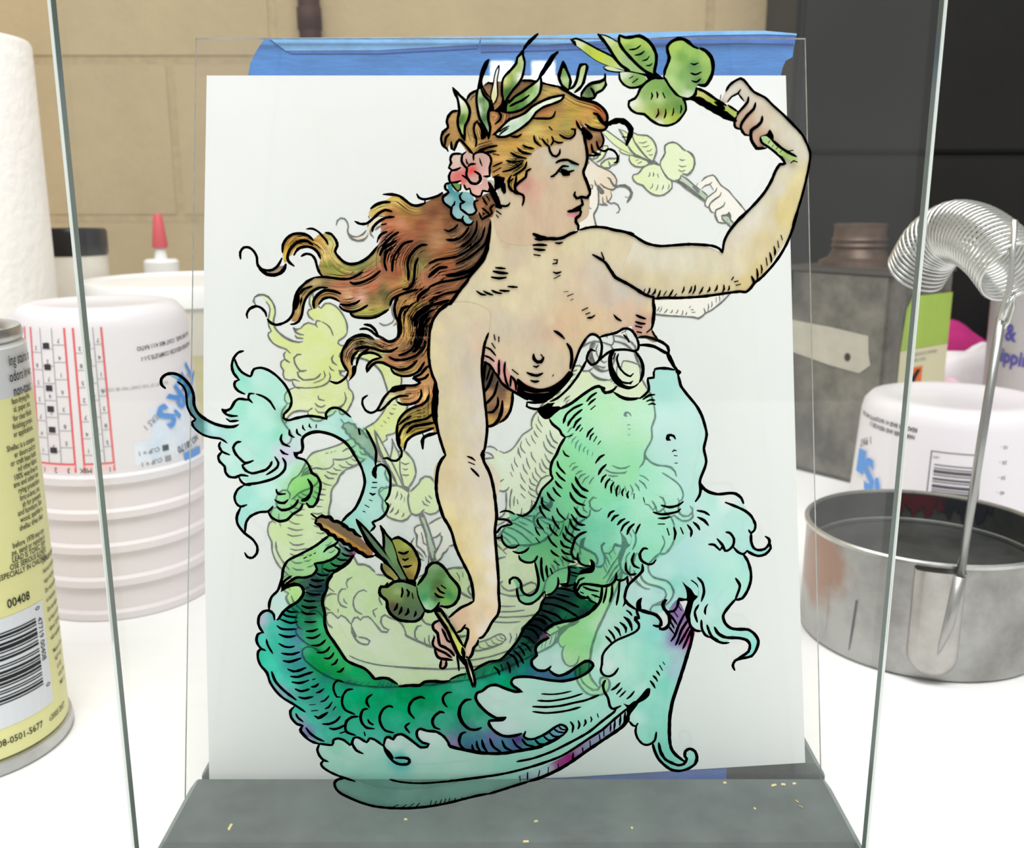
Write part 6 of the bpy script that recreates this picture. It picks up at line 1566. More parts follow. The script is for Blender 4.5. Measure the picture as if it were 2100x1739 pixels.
G 679,1914 30,-7 34,-7 47,4 30,-11 15,-28 26,-39 23,-42 -2,-25 -14,-7 2,-36 15,-25 18,-4 29,15 6,18 6,-22 -13,-25 -34,-11 -38,18 -10,-11 19,-36 11,-47 -5,-55 -26,-37 -24,0 -35,-51 -6,-26 15,-26 18,-12 63,-5 3,-2 29,-23 10,-26 -10,-41 -27,-27 -21,4 23,23 6,30 -19,22 -45,4 -34,-19 -53,23 -25,7 -15,19 -32,23 -15,37 -6,66 -34,-11 -33,-33 -35,-11 -10,-4 -59,15 -21,11 -28,19 -8,33 3,33 46,49 10,33 43,14 118,101 27,128|724,1872,cceee6 87,-53,c8ece6 -37,60,f0f8f6 -81,-60,d4f0ec -31,-71,ccecea 69,-36,d0f0ea 72,-72,ccf0e8 -170,0,c8ecea -37,72,c8ecec -30,-108,d0f0ec 36,-55,b0e8e0 104,-18,c0ece6 101,37,c4efe4 26,144,c8ece8 87,-28,a8e8e4 -34,-8,b0eae6 -404,-145,d4f0ec 228,-111,d4f0ea 37,-44,c4ece4 105,-12,b4ebe2 -283,130,c8ecea 320,-137,ace8e0 11,-68,98e4dc -424,187,d0f0ec 87,-11,b8e8e0
S70 771,1869 38,-15 35,-17 24,-21 16,-32 -3,-22 -11,-10 -9,12
S76 870,1752 2,-32 10,-24 17,-9 24,4 16,21 -3,18 -13,9
S76 938,1716 7,-22 -18,-23 -26,-7 -25,9 -17,11
S71 860,1685 -14,-14 -21,9 -16,18
S71 779,1756 15,-4 15,-22 -2,-25 -13,-16 -15,-5 -10,21 -21,25
S65 718,1709 21,-2 21,-20 9,18
S77 846,1671 18,-27 13,-40 2,-36 -9,-37 -19,-33 -27,-6
S71 823,1577 17,-28 -7,-33 -7,-22
S83 826,1494 -28,-37 -14,-29 10,-30 22,-19 35,-5 28,0 25,-17 15,-26
S65 540,1858 30,-7 30,7 18,14
S70 512,1832 29,-8 34,4 26,7 8,9
S65 531,1809 21,0 21,5
S59 531,1787 23,0
S60 564,1770 8,-25
S70 588,1773 7,-21 -3,-24
S65 613,1773 10,-23
S70 637,1784 16,-22 -2,-23
S70 658,1794 16,-14 8,-15
S70 673,1813 24,-12 16,-19
S70 671,1838 25,-5 19,-12
B 627,1564 16,-15 18,-14 14,-22 13,-4 0,26 -11,18 -21,17 7,1 21,-18 4,-22 -2,-29 -13,-15 -6,-30 -5,-29 1,-30 15,-22 -22,22 -16,45 9,44 -17,0 -21,0 6,15 28,-4 -3,33
S71 683,1580 18,-20 8,-36 -8,-37
S72 691,1472 -13,-29 11,-39
B 727,1478 -6,-21 -1,-26 -9,12 4,22
S72 704,1411 3,-32 13,-26 18,-11
S67 674,1381 14,-13 18,0
S72 726,1391 11,-30 12,-19 21,-11
S72 754,1383 11,-22 22,-17 31,-4 35,-2 25,-7
S66 566,1494 -8,-18 6,-19 18,-18 6,-30 -15,-26 -17,-6
S66 483,1454 26,-11 28,-10 16,-24 -4,-22 -21,4
S61 578,1446 21,0 13,19 2,29
S78 805,1385 21,-9 52,-2 29,-21 14,-26 -6,-34 -17,-27 -35,-9 -24,-8 -9,-21 8,-19
S83 756,1381 15,-24 29,-15 45,-2 32,-9 13,-19 -4,-27 -23,-19 -24,-19
S72 739,1344 27,-17 25,-8 20,2
@tail_fin 8
G -1204,2336 32,-4 25,-20 21,-29 4,-34 1,-27 17,-30 32,-27 38,-12 43,-5 20,10 1,14 -36,3 2,27 -19,10 19,-1 15,18 21,20 39,-3 1,20 -13,3 -25,14 -9,19 18,17 -18,27 -6,36 12,13 14,-40 25,-23 16,0 11,23 23,7 38,-16 44,-47 21,-36 -2,-34 -28,-34 -4,-16 19,-7 34,10 56,7 42,-10 1,23 24,17 29,-7 35,-27 7,-13 21,-34 14,12 19,-19 16,-37 8,-35 2,-47 -12,83 12,-34 -5,-51 7,-4 17,7 22,-24 6,-42 -5,-42 -17,-31 9,-21 -7,-25 -21,-21 -28,-14 10,-15 -18,-17 -34,-18 -66,50 39,46 29,45 15,63 -5,45 -18,45 -32,52 -42,27 -65,17 -40,-14 -14,-17 1,-37 -24,-14 -9,7 8,-24 30,-7 18,-45 26,-17 8,-39 -12,-49 -28,-24 -23,10 -36,-35 -28,-25 -27,-7 -33,21 -9,18 -37,0 -28,-14 -19,-35 -2,-29 -24,36 -2,28 15,32 -18,24 1,21 19,28 30,11 -28,21 -27,3 -22,17 -5,28 -17,16 -2,17 17,17 -8,27 4,11 27,-4 -23,14 -49,10 -28,14 -21,30 11,17 -18,27 -7,34 -1,33 -11,27 -12,16|-1169,2326,98d0d4 29,-53,80b8c4 6,-51,78aab4 22,-50,70a8b4 12,-27,78b4bc 33,0,c8ecea 98,-7,c4eee4 -1,234,a8e4d8 7,-43,a8e8da 71,-7,ccf0e8 64,-33,c8f0e4 30,-50,ccf0ea -161,57,b0ecdc -5,-80,b4ecdc 49,-10,c8f0e6 46,-51,c4f0e4 41,-34,a8e8d4 -77,-17,c0eee2 -69,-51,c8eee6 83,0,b8ece0 -117,-18,d0f0ea 13,-51,c8eee6 187,69,e0d8f0 1,136,a8d8c8 37,-34,d4eee8 100,17,cceee8 67,17,c0e8e2 -187,-102,d8e8e8 -22,-103,d4f0ec -155,-87,b4e8de 85,17,d0f2ea 103,52,b8e8b8 -198,-156,b8e8e2 36,53,c4eee6 172,70,b0e4a8 32,-35,90d0a0 -99,-84,c0e4d8 318,119,bce8e4 14,-87,bfe8e0 -52,-36,b8e8e0 89,158,cceee8 -38,69,b8e4dc
S79 -1219,2289 -12,13 1,20 16,15 23,5 23,-6 21,-17 18,-26 8,-30 -1,-34 12,-30 22,-20 35,-19 39,-10 26,0 17,7
S63 -1173,2311 15,-12 10,-20 1,-30 1,-27 11,-27 14,-18 -12,-10 0,-12 12,-17 22,-17 29,-10 33,-5 22,-15
S68 -936,2421 -19,-6 -17,-20 -8,-26 5,-27 18,-23
S68 -969,2395 8,-26 15,-23 29,-15 7,15 7,11 23,5 26,-8 28,-20 28,-32 16,-33 5,-27 -9,-26 -21,-21 -2,-13 17,-9 24,7 46,9 40,-4 26,-6 -3,16 14,19 23,5 23,-10 28,-24
S68 -957,2319 -15,-7 -3,-16 12,-17 22,-11
S63 -900,2268 24,-9 22,-17 17,-30
S63 -908,2269 -16,0 -5,-17 13,-15
S68 -926,2246 -36,5 -17,-12 -14,-23 -17,-7 -15,3
B -1026,2217 16,-6 10,0 -11,-12 -8,1
S68 -1025,2211 14,-16 19,-6 20,0
S63 -1011,2179 11,-9 30,2
S69 -1038,2094 -6,-14 9,-21 26,-12
S69 -1035,2058 -14,-16 3,-20 17,-18 1,-20 12,-18 23,-3 21,9 24,-4
S69 -965,2095 -16,-3 -13,-19 8,-24 17,-20 16,-13 27,9
S69 -953,2015 -12,-7 10,-19 23,-11 27,6 24,8 16,16 6,14
S64 -847,2039 11,-21 -5,-17 -17,-14 -23,-14
S69 -820,2035 9,-17 -3,-24 -18,-21 -31,-17 -51,-14 -47,-5
S70 -980,1963 6,-14 13,-12 20,-4
S69 -818,2121 -5,-17 9,-17 22,-10
S64 -826,2065 10,-12 16,-5
S63 -790,2138 -1,-17 16,-10
S63 -764,2141 1,-15 13,-9
S53 -742,2155 0,-10 7,-8
S53 -718,2160 -1,-8 6,-6
S53 -694,2157 -1,-11
S74 -575,2070 -22,24 -29,20 -36,14 -36,4 -34,-11 -15,-17 2,-27 -8,-21 -22,-2
B -781,2059 13,-5 8,-1 -9,-14 -8,7
S69 -778,2056 9,-19 26,-8 16,-21 9,-28 19,-14 11,-27 -7,-39 -13,-34
S75 -733,1956 12,-24 -4,-28 -18,-21 -17,-6
S59 -848,1918 2,-14 28,-4
S65 -965,1933 -22,-14 -14,-28 4,-24 15,-14 23,7
S71 -982,1849 -15,-32 1,-31 22,-33 29,-25 15,-28 -3,-25 -17,-18 -18,3 -9,16
S70 -865,1854 -17,-19 -33,-3 -32,-15 -18,-24 -6,-36
S70 -883,1835 10,-21 26,-16 31,5 21,21 28,18 11,21
S70 -850,1853 16,-13 27,4 24,16 11,19
S70 -856,1879 13,-10 20,-2 14,12
S70 -697,1898 -4,-21 -18,-24 -14,0 -9,14
S71 -458,1559 -22,-33
S70 -758,1874 20,7 14,21
S74 -746,2065 -1,37 14,17 37,12 39,-5 36,-14 35,-27 28,-48 19,-38 10,-52 -14,-52 -25,-49 -31,-29 -18,-21
S69 -518,2140 19,-38 14,-41 -4,-51
S117 -486,2006 -9,-24 5,-19
S69 -486,2003 17,9 20,-13 12,-31 -1,-42 -7,-31 -14,-21
B -461,1877 16,-14 -8,4
S70 -456,1869 9,-13 -10,-28 -21,-21 -28,-14 8,-15 -16,-18
S59 -501,1944 15,0
S48 -505,1925 17,0
S64 -512,1904 10,-6 9,4
S48 -515,1879 10,-4
S48 -531,1859 14,-8
S49 -539,1836 7,-3
S90 -544,2140 3,-17
S59 -850,1916 9,-16 24,2
G -1204,2336 32,-4 25,-20 21,-29 4,-34 1,-27 17,-30 32,-27 38,-12 43,-5 20,10 1,14 -36,3 2,27 -19,10 19,-1 15,18 21,20 39,-3 1,20 -13,3 -25,14 -9,19 18,17 -18,27 -6,36 12,13 14,-40 25,-23 16,0 11,23 23,7 38,-16 44,-47 21,-36 -2,-34 -28,-34 -4,-16 19,-7 34,10 56,7 42,-10 1,23 24,17 29,-7 35,-27 7,-13 21,-34 14,12 19,-19 16,-37 8,-35 2,-47 -12,83 12,-34 -5,-51 7,-4 17,7 22,-24 6,-42 -5,-42 -17,-31 9,-21 -7,-25 -21,-21 -28,-14 10,-15 -18,-17 -34,-18 -66,50 39,46 29,45 15,63 -5,45 -18,45 -32,52 -42,27 -65,17 -40,-14 -14,-17 1,-37 -24,-14 -9,7 8,-24 30,-7 18,-45 26,-17 8,-39 -12,-49 -28,-24 -23,10 -36,-35 -28,-25 -27,-7 -33,21 -9,18 -37,0 -28,-14 -19,-35 -2,-29 -24,36 -2,28 15,32 -18,24 1,21 19,28 30,11 -28,21 -27,3 -22,17 -5,28 -17,16 -2,17 17,17 -8,27 4,11 27,-4 -23,14 -49,10 -28,14 -21,30 11,17 -18,27 -7,34 -1,33 -11,27 -12,16|-1169,2326,98d0d4 29,-53,80b8c4 6,-51,78aab4 22,-50,70a8b4 12,-27,78b4bc 33,0,c8ecea 98,-7,c4eee4 -1,234,a8e4d8 7,-43,a8e8da 71,-7,ccf0e8 64,-33,c8f0e4 30,-50,ccf0ea -161,57,b0ecdc -5,-80,b4ecdc 49,-10,c8f0e6 46,-51,c4f0e4 41,-34,a8e8d4 -77,-17,c0eee2 -69,-51,c8eee6 83,0,b8ece0 -117,-18,d0f0ea 13,-51,c8eee6 187,69,e0d8f0 1,136,a8d8c8 37,-34,d4eee8 100,17,cceee8 67,17,c0e8e2 -187,-102,d8e8e8 -22,-103,d4f0ec -155,-87,b4e8de 85,17,d0f2ea 103,52,b8e8b8 -198,-156,b8e8e2 36,53,c4eee6 172,70,b0e4a8 32,-35,90d0a0 -99,-84,c0e4d8 318,119,bce8e4 14,-87,bfe8e0 -52,-36,b8e8e0 89,158,cceee8 -38,69,b8e4dc
S79 -1219,2289 -12,13 1,20 16,15 23,5 23,-6 21,-17 18,-26 8,-30 -1,-34 12,-30 22,-20 35,-19 39,-10 26,0 17,7
S63 -1173,2311 15,-12 10,-20 1,-30 1,-27 11,-27 14,-18 -12,-10 0,-12 12,-17 22,-17 29,-10 33,-5 22,-15
S68 -936,2421 -19,-6 -17,-20 -8,-26 5,-27 18,-23
S68 -969,2395 8,-26 15,-23 29,-15 7,15 7,11 23,5 26,-8 28,-20 28,-32 16,-33 5,-27 -9,-26 -21,-21 -2,-13 17,-9 24,7 46,9 40,-4 26,-6 -3,16 14,19 23,5 23,-10 28,-24
S68 -957,2319 -15,-7 -3,-16 12,-17 22,-11
S63 -900,2268 24,-9 22,-17 17,-30
S63 -908,2269 -16,0 -5,-17 13,-15
S68 -926,2246 -36,5 -17,-12 -14,-23 -17,-7 -15,3
B -1026,2217 16,-6 10,0 -11,-12 -8,1
S68 -1025,2211 14,-16 19,-6 20,0
S63 -1011,2179 11,-9 30,2
S69 -1038,2094 -6,-14 9,-21 26,-12
S69 -1035,2058 -14,-16 3,-20 17,-18 1,-20 12,-18 23,-3 21,9 24,-4
S69 -965,2095 -16,-3 -13,-19 8,-24 17,-20 16,-13 27,9
S69 -953,2015 -12,-7 10,-19 23,-11 27,6 24,8 16,16 6,14
S64 -847,2039 11,-21 -5,-17 -17,-14 -23,-14
S69 -820,2035 9,-17 -3,-24 -18,-21 -31,-17 -51,-14 -47,-5
S70 -980,1963 6,-14 13,-12 20,-4
S69 -818,2121 -5,-17 9,-17 22,-10
S64 -826,2065 10,-12 16,-5
S63 -790,2138 -1,-17 16,-10
S63 -764,2141 1,-15 13,-9
S53 -742,2155 0,-10 7,-8
S53 -718,2160 -1,-8 6,-6
S53 -694,2157 -1,-11
S74 -575,2070 -22,24 -29,20 -36,14 -36,4 -34,-11 -15,-17 2,-27 -8,-21 -22,-2
B -781,2059 13,-5 8,-1 -9,-14 -8,7
S69 -778,2056 9,-19 26,-8 16,-21 9,-28 19,-14 11,-27 -7,-39 -13,-34
S75 -733,1956 12,-24 -4,-28 -18,-21 -17,-6
S59 -848,1918 2,-14 28,-4
S65 -965,1933 -22,-14 -14,-28 4,-24 15,-14 23,7
S71 -982,1849 -15,-32 1,-31 22,-33 29,-25 15,-28 -3,-25 -17,-18 -18,3 -9,16
S70 -865,1854 -17,-19 -33,-3 -32,-15 -18,-24 -6,-36
S70 -883,1835 10,-21 26,-16 31,5 21,21 28,18 11,21
S70 -850,1853 16,-13 27,4 24,16 11,19
S70 -856,1879 13,-10 20,-2 14,12
S70 -697,1898 -4,-21 -18,-24 -14,0 -9,14
S71 -458,1559 -22,-33
S70 -758,1874 20,7 14,21
S74 -746,2065 -1,37 14,17 37,12 39,-5 36,-14 35,-27 28,-48 19,-38 10,-52 -14,-52 -25,-49 -31,-29 -18,-21
S69 -518,2140 19,-38 14,-41 -4,-51
S117 -486,2006 -9,-24 5,-19
S69 -486,2003 17,9 20,-13 12,-31 -1,-42 -7,-31 -14,-21
B -461,1877 16,-14 -8,4
S70 -456,1869 9,-13 -10,-28 -21,-21 -28,-14 8,-15 -16,-18
S59 -501,1944 15,0
S48 -505,1925 17,0
S64 -512,1904 10,-6 9,4
S48 -515,1879 10,-4
S48 -531,1859 14,-8
S49 -539,1836 7,-3
S90 -544,2140 3,-17
S59 -850,1916 9,-16 24,2
@cattail 70
F -704,1807 17,10 27,-5 19,-16 27,-10 16,-15 24,-10 23,-22 22,-28 23,-18 -4,-22 -20,-4 -20,11 -27,18 -23,18 -20,18 -23,11 -23,18 -23,17 -16,15|-681,1803,7a6642 40,-25,6e5c3e 49,-32,6c583a 50,-35,6a5436 23,-29,8a6430
F -701,1798 26,-12 50,-33 49,-33 33,-26 30,-9 3,-12 -20,-2 -47,29 -42,34 -47,28 -29,18|-675,1778,b08a4c 49,-32,b0802e 50,-35,9c6c24 50,-33,8f6022 -17,7,a87428
F -668,1778 42,-28 23,-16 -3,-6 -27,18 -39,27|-642,1757,c89a50
S86 -725,1828 18,-16
S92 -704,1812 17,9 13,-5 17,1 10,-16 15,-1 13,-7 18,-13 8,-10 17,-4 8,-13 20,-12
S103 -708,1807 -4,-14 17,-7 6,-15 17,-7 9,-14 17,-4 8,-14 18,-4 10,-14 17,-2 9,-14 14,-5 10,-11 13,-4 17,-14 24,3
S38 -664,1812 10,-11
S38 -618,1782 10,-7
F -704,1807 17,10 27,-5 19,-16 27,-10 16,-15 24,-10 23,-22 22,-28 23,-18 -4,-22 -20,-4 -20,11 -27,18 -23,18 -20,18 -23,11 -23,18 -23,17 -16,15|-681,1803,7a6642 40,-25,6e5c3e 49,-32,6c583a 50,-35,6a5436 23,-29,8a6430
F -701,1798 26,-12 50,-33 49,-33 33,-26 30,-9 3,-12 -20,-2 -47,29 -42,34 -47,28 -29,18|-675,1778,b08a4c 49,-32,b0802e 50,-35,9c6c24 50,-33,8f6022 -17,7,a87428
F -668,1778 42,-28 23,-16 -3,-6 -27,18 -39,27|-642,1757,c89a50
S86 -725,1828 18,-16
S92 -704,1812 17,9 13,-5 17,1 10,-16 15,-1 13,-7 18,-13 8,-10 17,-4 8,-13 20,-12
S103 -708,1807 -4,-14 17,-7 6,-15 17,-7 9,-14 17,-4 8,-14 18,-4 10,-14 17,-2 9,-14 14,-5 10,-11 13,-4 17,-14 24,3
S38 -664,1812 10,-11
S38 -618,1782 10,-7
@water_leaf 71
F -563,1807 23,-29 32,-42 40,-51 42,-50 37,-58 -21,0 -33,43 -39,55 -40,46 -25,50|-530,1764,4a6a4a 39,-53,4a6a48 65,-91,4f7050
S82 -563,1807 16,-39 25,-47 39,-54 40,-47 33,-50
S65 -563,1807 33,-36 36,-46 32,-43 40,-54 39,-58
B -547,1757 19,-25 26,-39 20,-18 -17,0 -33,39
S109 -499,1671 30,-18 26,-40 30,-36
F -563,1807 23,-29 32,-42 40,-51 42,-50 37,-58 -21,0 -33,43 -39,55 -40,46 -25,50|-530,1764,4a6a4a 39,-53,4a6a48 65,-91,4f7050
S82 -563,1807 16,-39 25,-47 39,-54 40,-47 33,-50
S65 -563,1807 33,-36 36,-46 32,-43 40,-54 39,-58
B -547,1757 19,-25 26,-39 20,-18 -17,0 -33,39
S109 -499,1671 30,-18 26,-40 30,-36
@water_leaf 72
F -476,1782 17,-25 22,-29 13,-32 12,-47 13,-36 16,-40 -26,22 -33,54 -20,36 -5,51|-457,1728,5a7a50 22,-53,5f8450 32,-76,4a6a40
S108 -476,1782 10,-21
S76 -476,1782 9,-36 0,-57
S71 -472,1778 19,-32 18,-21 13,-36 10,-47 16,-36 17,-33
F -476,1782 17,-25 22,-29 13,-32 12,-47 13,-36 16,-40 -26,22 -33,54 -20,36 -5,51|-457,1728,5a7a50 22,-53,5f8450 32,-76,4a6a40
S108 -476,1782 10,-21
S76 -476,1782 9,-36 0,-57
S71 -472,1778 19,-32 18,-21 13,-36 10,-47 16,-36 17,-33
@water_leaf 73
F -435,1732 22,7 24,-14 26,-22 17,-36 6,-36 -8,-36 -14,-22 -17,4 -20,40 -16,40 -9,39|-413,1725,8a9038 27,-14,98a048 30,-36,7a7828 -35,-8,6a6a20 0,-36,88803a 33,-11,a09040 -24,-29,706020
S82 -435,1732 22,7 24,-14 26,-22 17,-32 8,-29 -6,-36 -15,-36
S71 -414,1682 20,-6 16,9
S71 -399,1655 8,-4 12,6
S71 -398,1626 17,0 13,5
F -435,1732 22,7 24,-14 26,-22 17,-36 6,-36 -8,-36 -14,-22 -17,4 -20,40 -16,40 -9,39|-413,1725,8a9038 27,-14,98a048 30,-36,7a7828 -35,-8,6a6a20 0,-36,88803a 33,-11,a09040 -24,-29,706020
S82 -435,1732 22,7 24,-14 26,-22 17,-32 8,-29 -6,-36 -15,-36
S71 -414,1682 20,-6 16,9
S71 -399,1655 8,-4 12,6
S71 -398,1626 17,0 13,5
@water_leaf 74
F -480,1635 10,4 24,-19 29,-40 -13,-3 -28,11 -16,22|-467,1620,6a6a30 23,-29,888040
S77 -477,1637 0,-20 16,-26 27,-18
B -393,1580 17,-3 21,-4 3,-18 -27,7
F -480,1635 10,4 24,-19 29,-40 -13,-3 -28,11 -16,22|-467,1620,6a6a30 23,-29,888040
S77 -477,1637 0,-20 16,-26 27,-18
B -393,1580 17,-3 21,-4 3,-18 -27,7
@tail 6
S71 -667,1743 -45,-36 -42,-25 -35,-18 -32,-18 -18,-29 -7,-37 -10,-29 -10,-25
G -667,1743 -45,-36 -42,-25 -35,-18 -32,-18 -18,-29 -7,-37 -4,-32 43,32 48,0 35,22 2,33 41,7 42,25 8,22 1,32|-661,1721,c8e8d8 -88,-64,c0e4c0 -52,-26,c8e4d0 139,54,c8ecd8 -159,-108,c0d8c8
S60 -762,1655 10,5
S49 -740,1664 6,5
S49 -724,1673 5,3
S71 -634,1721 -14,-14 -24,-11 -16,-16
S71 -648,1702 17,-13 -5,-18 -21,-18 -31,-13 -36,-5
S71 -724,1635 8,-22 -15,-22 -31,-11 -31,0 -29,-18 -25,-25
G -630,1721 20,-3 33,-25 6,-22 -28,-32 -36,-29 -21,-11 -21,-29 -9,-44 -76,0 -19,22 -27,3 -36,-25 22,36 60,18 31,11 15,22 -6,22 34,5 31,13 25,18 1,18|-617,1711,a8b0c0 23,-18,6ab0b8 -18,-36,4a9088 -52,-26,4aa080 -35,-11,3a9878 -5,-29,3a7a78 -22,-32,40506c -28,-11,4a6a78 -40,22,5a9a80 102,-30,204a68 107,124,a04880 -237,-105,a05880
S65 -611,1696 13,-11 21,0
S65 -622,1675 13,-9 21,-2
S65 -641,1655 16,-7 19,1
S66 -664,1637 16,-11 21,0
S66 -691,1615 19,-9 24,4
S66 -717,1597 17,-9 24,3
S66 -737,1573 18,-7 28,4
S66 -746,1555 20,-13 24,4
S109 -581,1664 -25,-29 -35,-25 -15,-11
S82 -656,1599 -21,-29 -7,-44
S71 -847,1533 32,15 27,3 13,-11 3,-14
G -851,1527 -15,-3 -26,-26 -9,-41 16,-18 13,-22 26,33 36,26 21,11 17,26 -1,25 -16,15 -31,-4|-865,1483,d4ecea 60,37,d8f0d0 -79,-63,dcece8
G -686,1526 -76,0 -13,-24 -14,-15 -36,-22 -21,-19 -19,-26 -11,-7 -7,4 -5,22 -20,11 -22,-11 -14,-30 1,-26 12,-22 -17,-4 -7,-26 7,-23 13,-15 -14,-8 -5,-26 9,-31 22,-30 9,-38 19,-35 27,-31 40,-27 -4,-12 -11,-15 2,-28 20,-27 21,-8 -8,-16 13,-23 14,-11 38,-23 53,-8 4,16 22,12 25,-12 21,-16 8,24 18,8 38,-18 15,14 45,-32 8,28 15,10 14,-8 11,18 22,2 27,-22 36,-28 32,-6 7,12 -28,14 -14,24 4,24 11,5 24,-9 36,-4 32,-24 17,-32 39,-16 53,-15 -24,9 78,-14 64,0 61,14 65,13 53,26 42,20 20,27 -9,16 -15,6 -21,-10 -35,-27 -43,-20 -39,-2 -4,14 -10,8 -29,-12 -50,4 -28,27 -14,32 28,8 29,7 -36,0 -42,32 -31,54 7,23 17,4 25,19 28,6 39,-17 35,-12 25,0 -32,23 -10,20 10,15 28,6 42,-4 53,-10 53,-6 63,14 41,23 19,26 -9,18 -17,2 -35,-23 -35,-27 -31,-11 -25,11 -14,19 -28,-11 -28,19 -10,23 20,22 -7,23 7,23 45,26 -17,22 18,25 -71,26 -45,-82 -31,-45 -35,-34 -49,-23 -52,-22 -32,-15 -57,-23 -7,-8 -45,1 -43,-1 -21,-16 -77,-2 -24,25 -35,8 -32,-2 -20,29 -27,15 -38,15 -17,17 -29,53 -40,53 -8,63 -4,63 15,30|-726,1513,3a5a78 -20,-48,30706a 23,-26,2a7a70 -35,-30,307468 51,0,30b088 3,-26,40c090 -115,56,20a088 -16,-37,28b098 5,-38,40a8a8 28,0,5890b0 5,-37,6098b8 -42,-8,48b0b0 63,83,30a080 8,-56,38a88a -9,-42,50b8a0 -30,-34,58a0b8 -22,-19,48b0a8 -45,76,40c8b0 -17,56,50d0bc -26,37,b8d0d4 -14,-11,c8c8dc 35,11,80d0d0 -40,-93,70d8cc 10,-68,48d4b8 19,-38,4cd8c0 15,-46,58dcc8 1,-38,90c0c8 31,-20,88b8c4 19,39,50d4bc 39,76,50a8b0 16,-38,50b0a8 15,-57,40b8a0 33,-39,48a8a0 -10,153,08a868 33,-38,00a458 -15,65,18a870 36,30,50c090 34,-38,50c890 -3,-76,10a868 36,38,40c088 34,-38,08b078 34,-19,20b080 -140,8,30988c 15,-66,18b890 72,39,28907c 15,-58,00b880 -37,-39,10bc88 72,20,00b87c 72,38,00b880 33,-58,10bc88 -72,-39,18bc90 109,78,00a868 70,-19,00a868 -35,38,08a878 -56,-116,30c09c 72,19,18b888 -442,20,50d0b8 51,-39,58ccb8 -53,0,a0c0cc 19,-40,9898c8 49,-19,60ccbc 73,39,50c0ac -16,47,48b0a0 87,-47,48c8a8 -16,39,40c0a0 51,-59,50c8b0 94,187,30a080 -298,-208,8890c0 72,4,50c8b0 177,-32,60ccbc 142,12,58c4b0 28,-20,48c0ac -41,196,00b078 88,0,00b078 36,27,28b088 34,-66,10b480 54,66,38b898 -73,-124,58c0a8 89,39,48bc9c -19,-138,4898a0 36,-12,5088a8 -72,0,a890c0 -122,111,40bc9c -70,39,08b880 -68,96,288878 176,12,20a080 186,-3,30c0a0 -53,0,30b898 -34,39,38a080 15,-155,40b898 71,0,48b898 0,-39,60c0a8 -36,-39,68a0a8 -18,-60,6080a8 53,20,5890a8 36,4,7878b0 54,-16,5890b0 50,12,684a98 -15,-16,5878a8 57,8,50a0a8 43,12,48b8b0 36,20,78b8c8 35,23,88b8d0 14,16,c8e0e8 -238,194,20c0a0 -35,8,28b090 -35,15,308878 95,-46,10b888 63,61,28988c -52,27,306068 35,27,285860 34,38,1f6864 -17,-50,1f9078 17,87,1c6058 17,38,1c6858 18,18,185850 -35,-18,206058 52,-19,506080 21,0,a84880 -37,-178,5880a8 35,8,4878a0 53,-12,5078a0 28,12,3088a0 41,22,2a7860 35,23,388870 -210,-30,3888a0
S72 -842,1588 -13,-39 -11,-22 -22,-22 -10,-25 -3,-26
S77 -883,1413 -2,22 -16,15 -21,-4 -17,-18 -5,-30 7,-22 10,-15
S72 -931,1362 -17,-7 -7,-24 7,-23 13,-15
S73 -924,1289 -14,6 -13,-10 -3,-26 9,-31 22,-30 9,-38 19,-35 27,-31 40,-27 41,-31
S71 -812,1586 -28,-22 -9,-33
S82 -851,1527 20,19 28,9 20,-4 13,-16 -2,-22 -21,-28 -32,-20 -25,-22 -15,-23 -7,-7
S80 -828,1057 -15,-17 2,-28 20,-27 21,-8 -10,-16 15,-23 14,-14
S61 -917,1334 3,-22 17,-35
S79 -905,1202 12,-39 30,-38 44,-39
S68 -822,1028 6,-16 19,-17
S68 -786,969 13,-23 24,-20
S66 -838,1452 16,-8 26,0
S66 -854,1439 17,-11 38,-6
S66 -860,1415 22,-10 17,-5 23,5
S67 -874,1389 14,-12 27,-3 27,2
S72 -869,1355 17,-8 21,-3 23,5
S67 -871,1317 17,-11 21,-4 18,4
S73 -864,1278 22,-4 21,0 25,9
S73 -859,1247 23,-4 21,6 23,9
S73 -843,1213 19,-9 21,3 27,12
S73 -834,1183 26,-2 25,9 32,11
S73 -830,1160 21,-4 18,2 23,9
S73 -819,1131 19,-9 18,3 15,6
S73 -807,1098 20,-6 32,7
S45 -769,1065 22,2
S57 -763,1040 24,2
S96 -750,1018 12,-8 18,10 18,13
S66 -739,1571 22,-3 24,3
S66 -747,1553 12,-8 17,-1 12,4
S66 -760,1522 24,-9 29,0
S66 -770,1492 19,-6 22,2
S83 -778,1469 19,-8 34,2
S72 -781,1447 17,-10 34,0
S55 -771,1405 23,-2 19,3
S67 -767,1367 24,1 19,8
S67 -767,1342 23,-3 17,7 11,8
S67 -749,1310 21,-1 17,8 14,15
S67 -730,1281 21,0 16,8 11,15
S67 -704,1258 15,-2 13,10 8,14
S67 -678,1230 13,6 10,17
S73 -658,1202 12,1 13,15
S62 -752,1170 9,3
S73 -759,1140 16,2 12,11
S62 -741,1115 13,4 16,13
S62 -726,1078 16,6 16,18
S62 -710,1049 13,6 14,21
S57 -680,1044 10,13
S74 -722,985 25,0 26,12 16,19
S74 -697,967 17,-4 22,6 20,12
S84 -661,1586 -18,-22 -5,-33 -13,-22 -5,-29 7,-41 -2,-37 9,-41 23,-38 23,-41 21,-33 29,-17 35,-15 20,-19 20,-25 28,4 25,-4 20,-17
S62 -637,1160 -20,7 -15,-15 -3,-23 11,-31 13,0
S68 -603,1130 -21,-3 -17,-25 -4,-31 11,-27 35,-18
S73 -531,1108 -17,-14 -4,-19 10,-20
S80 -549,1049 -18,-5 -10,-28 5,-27 17,-20 28,-4
S74 -549,1003 5,-12 14,-9
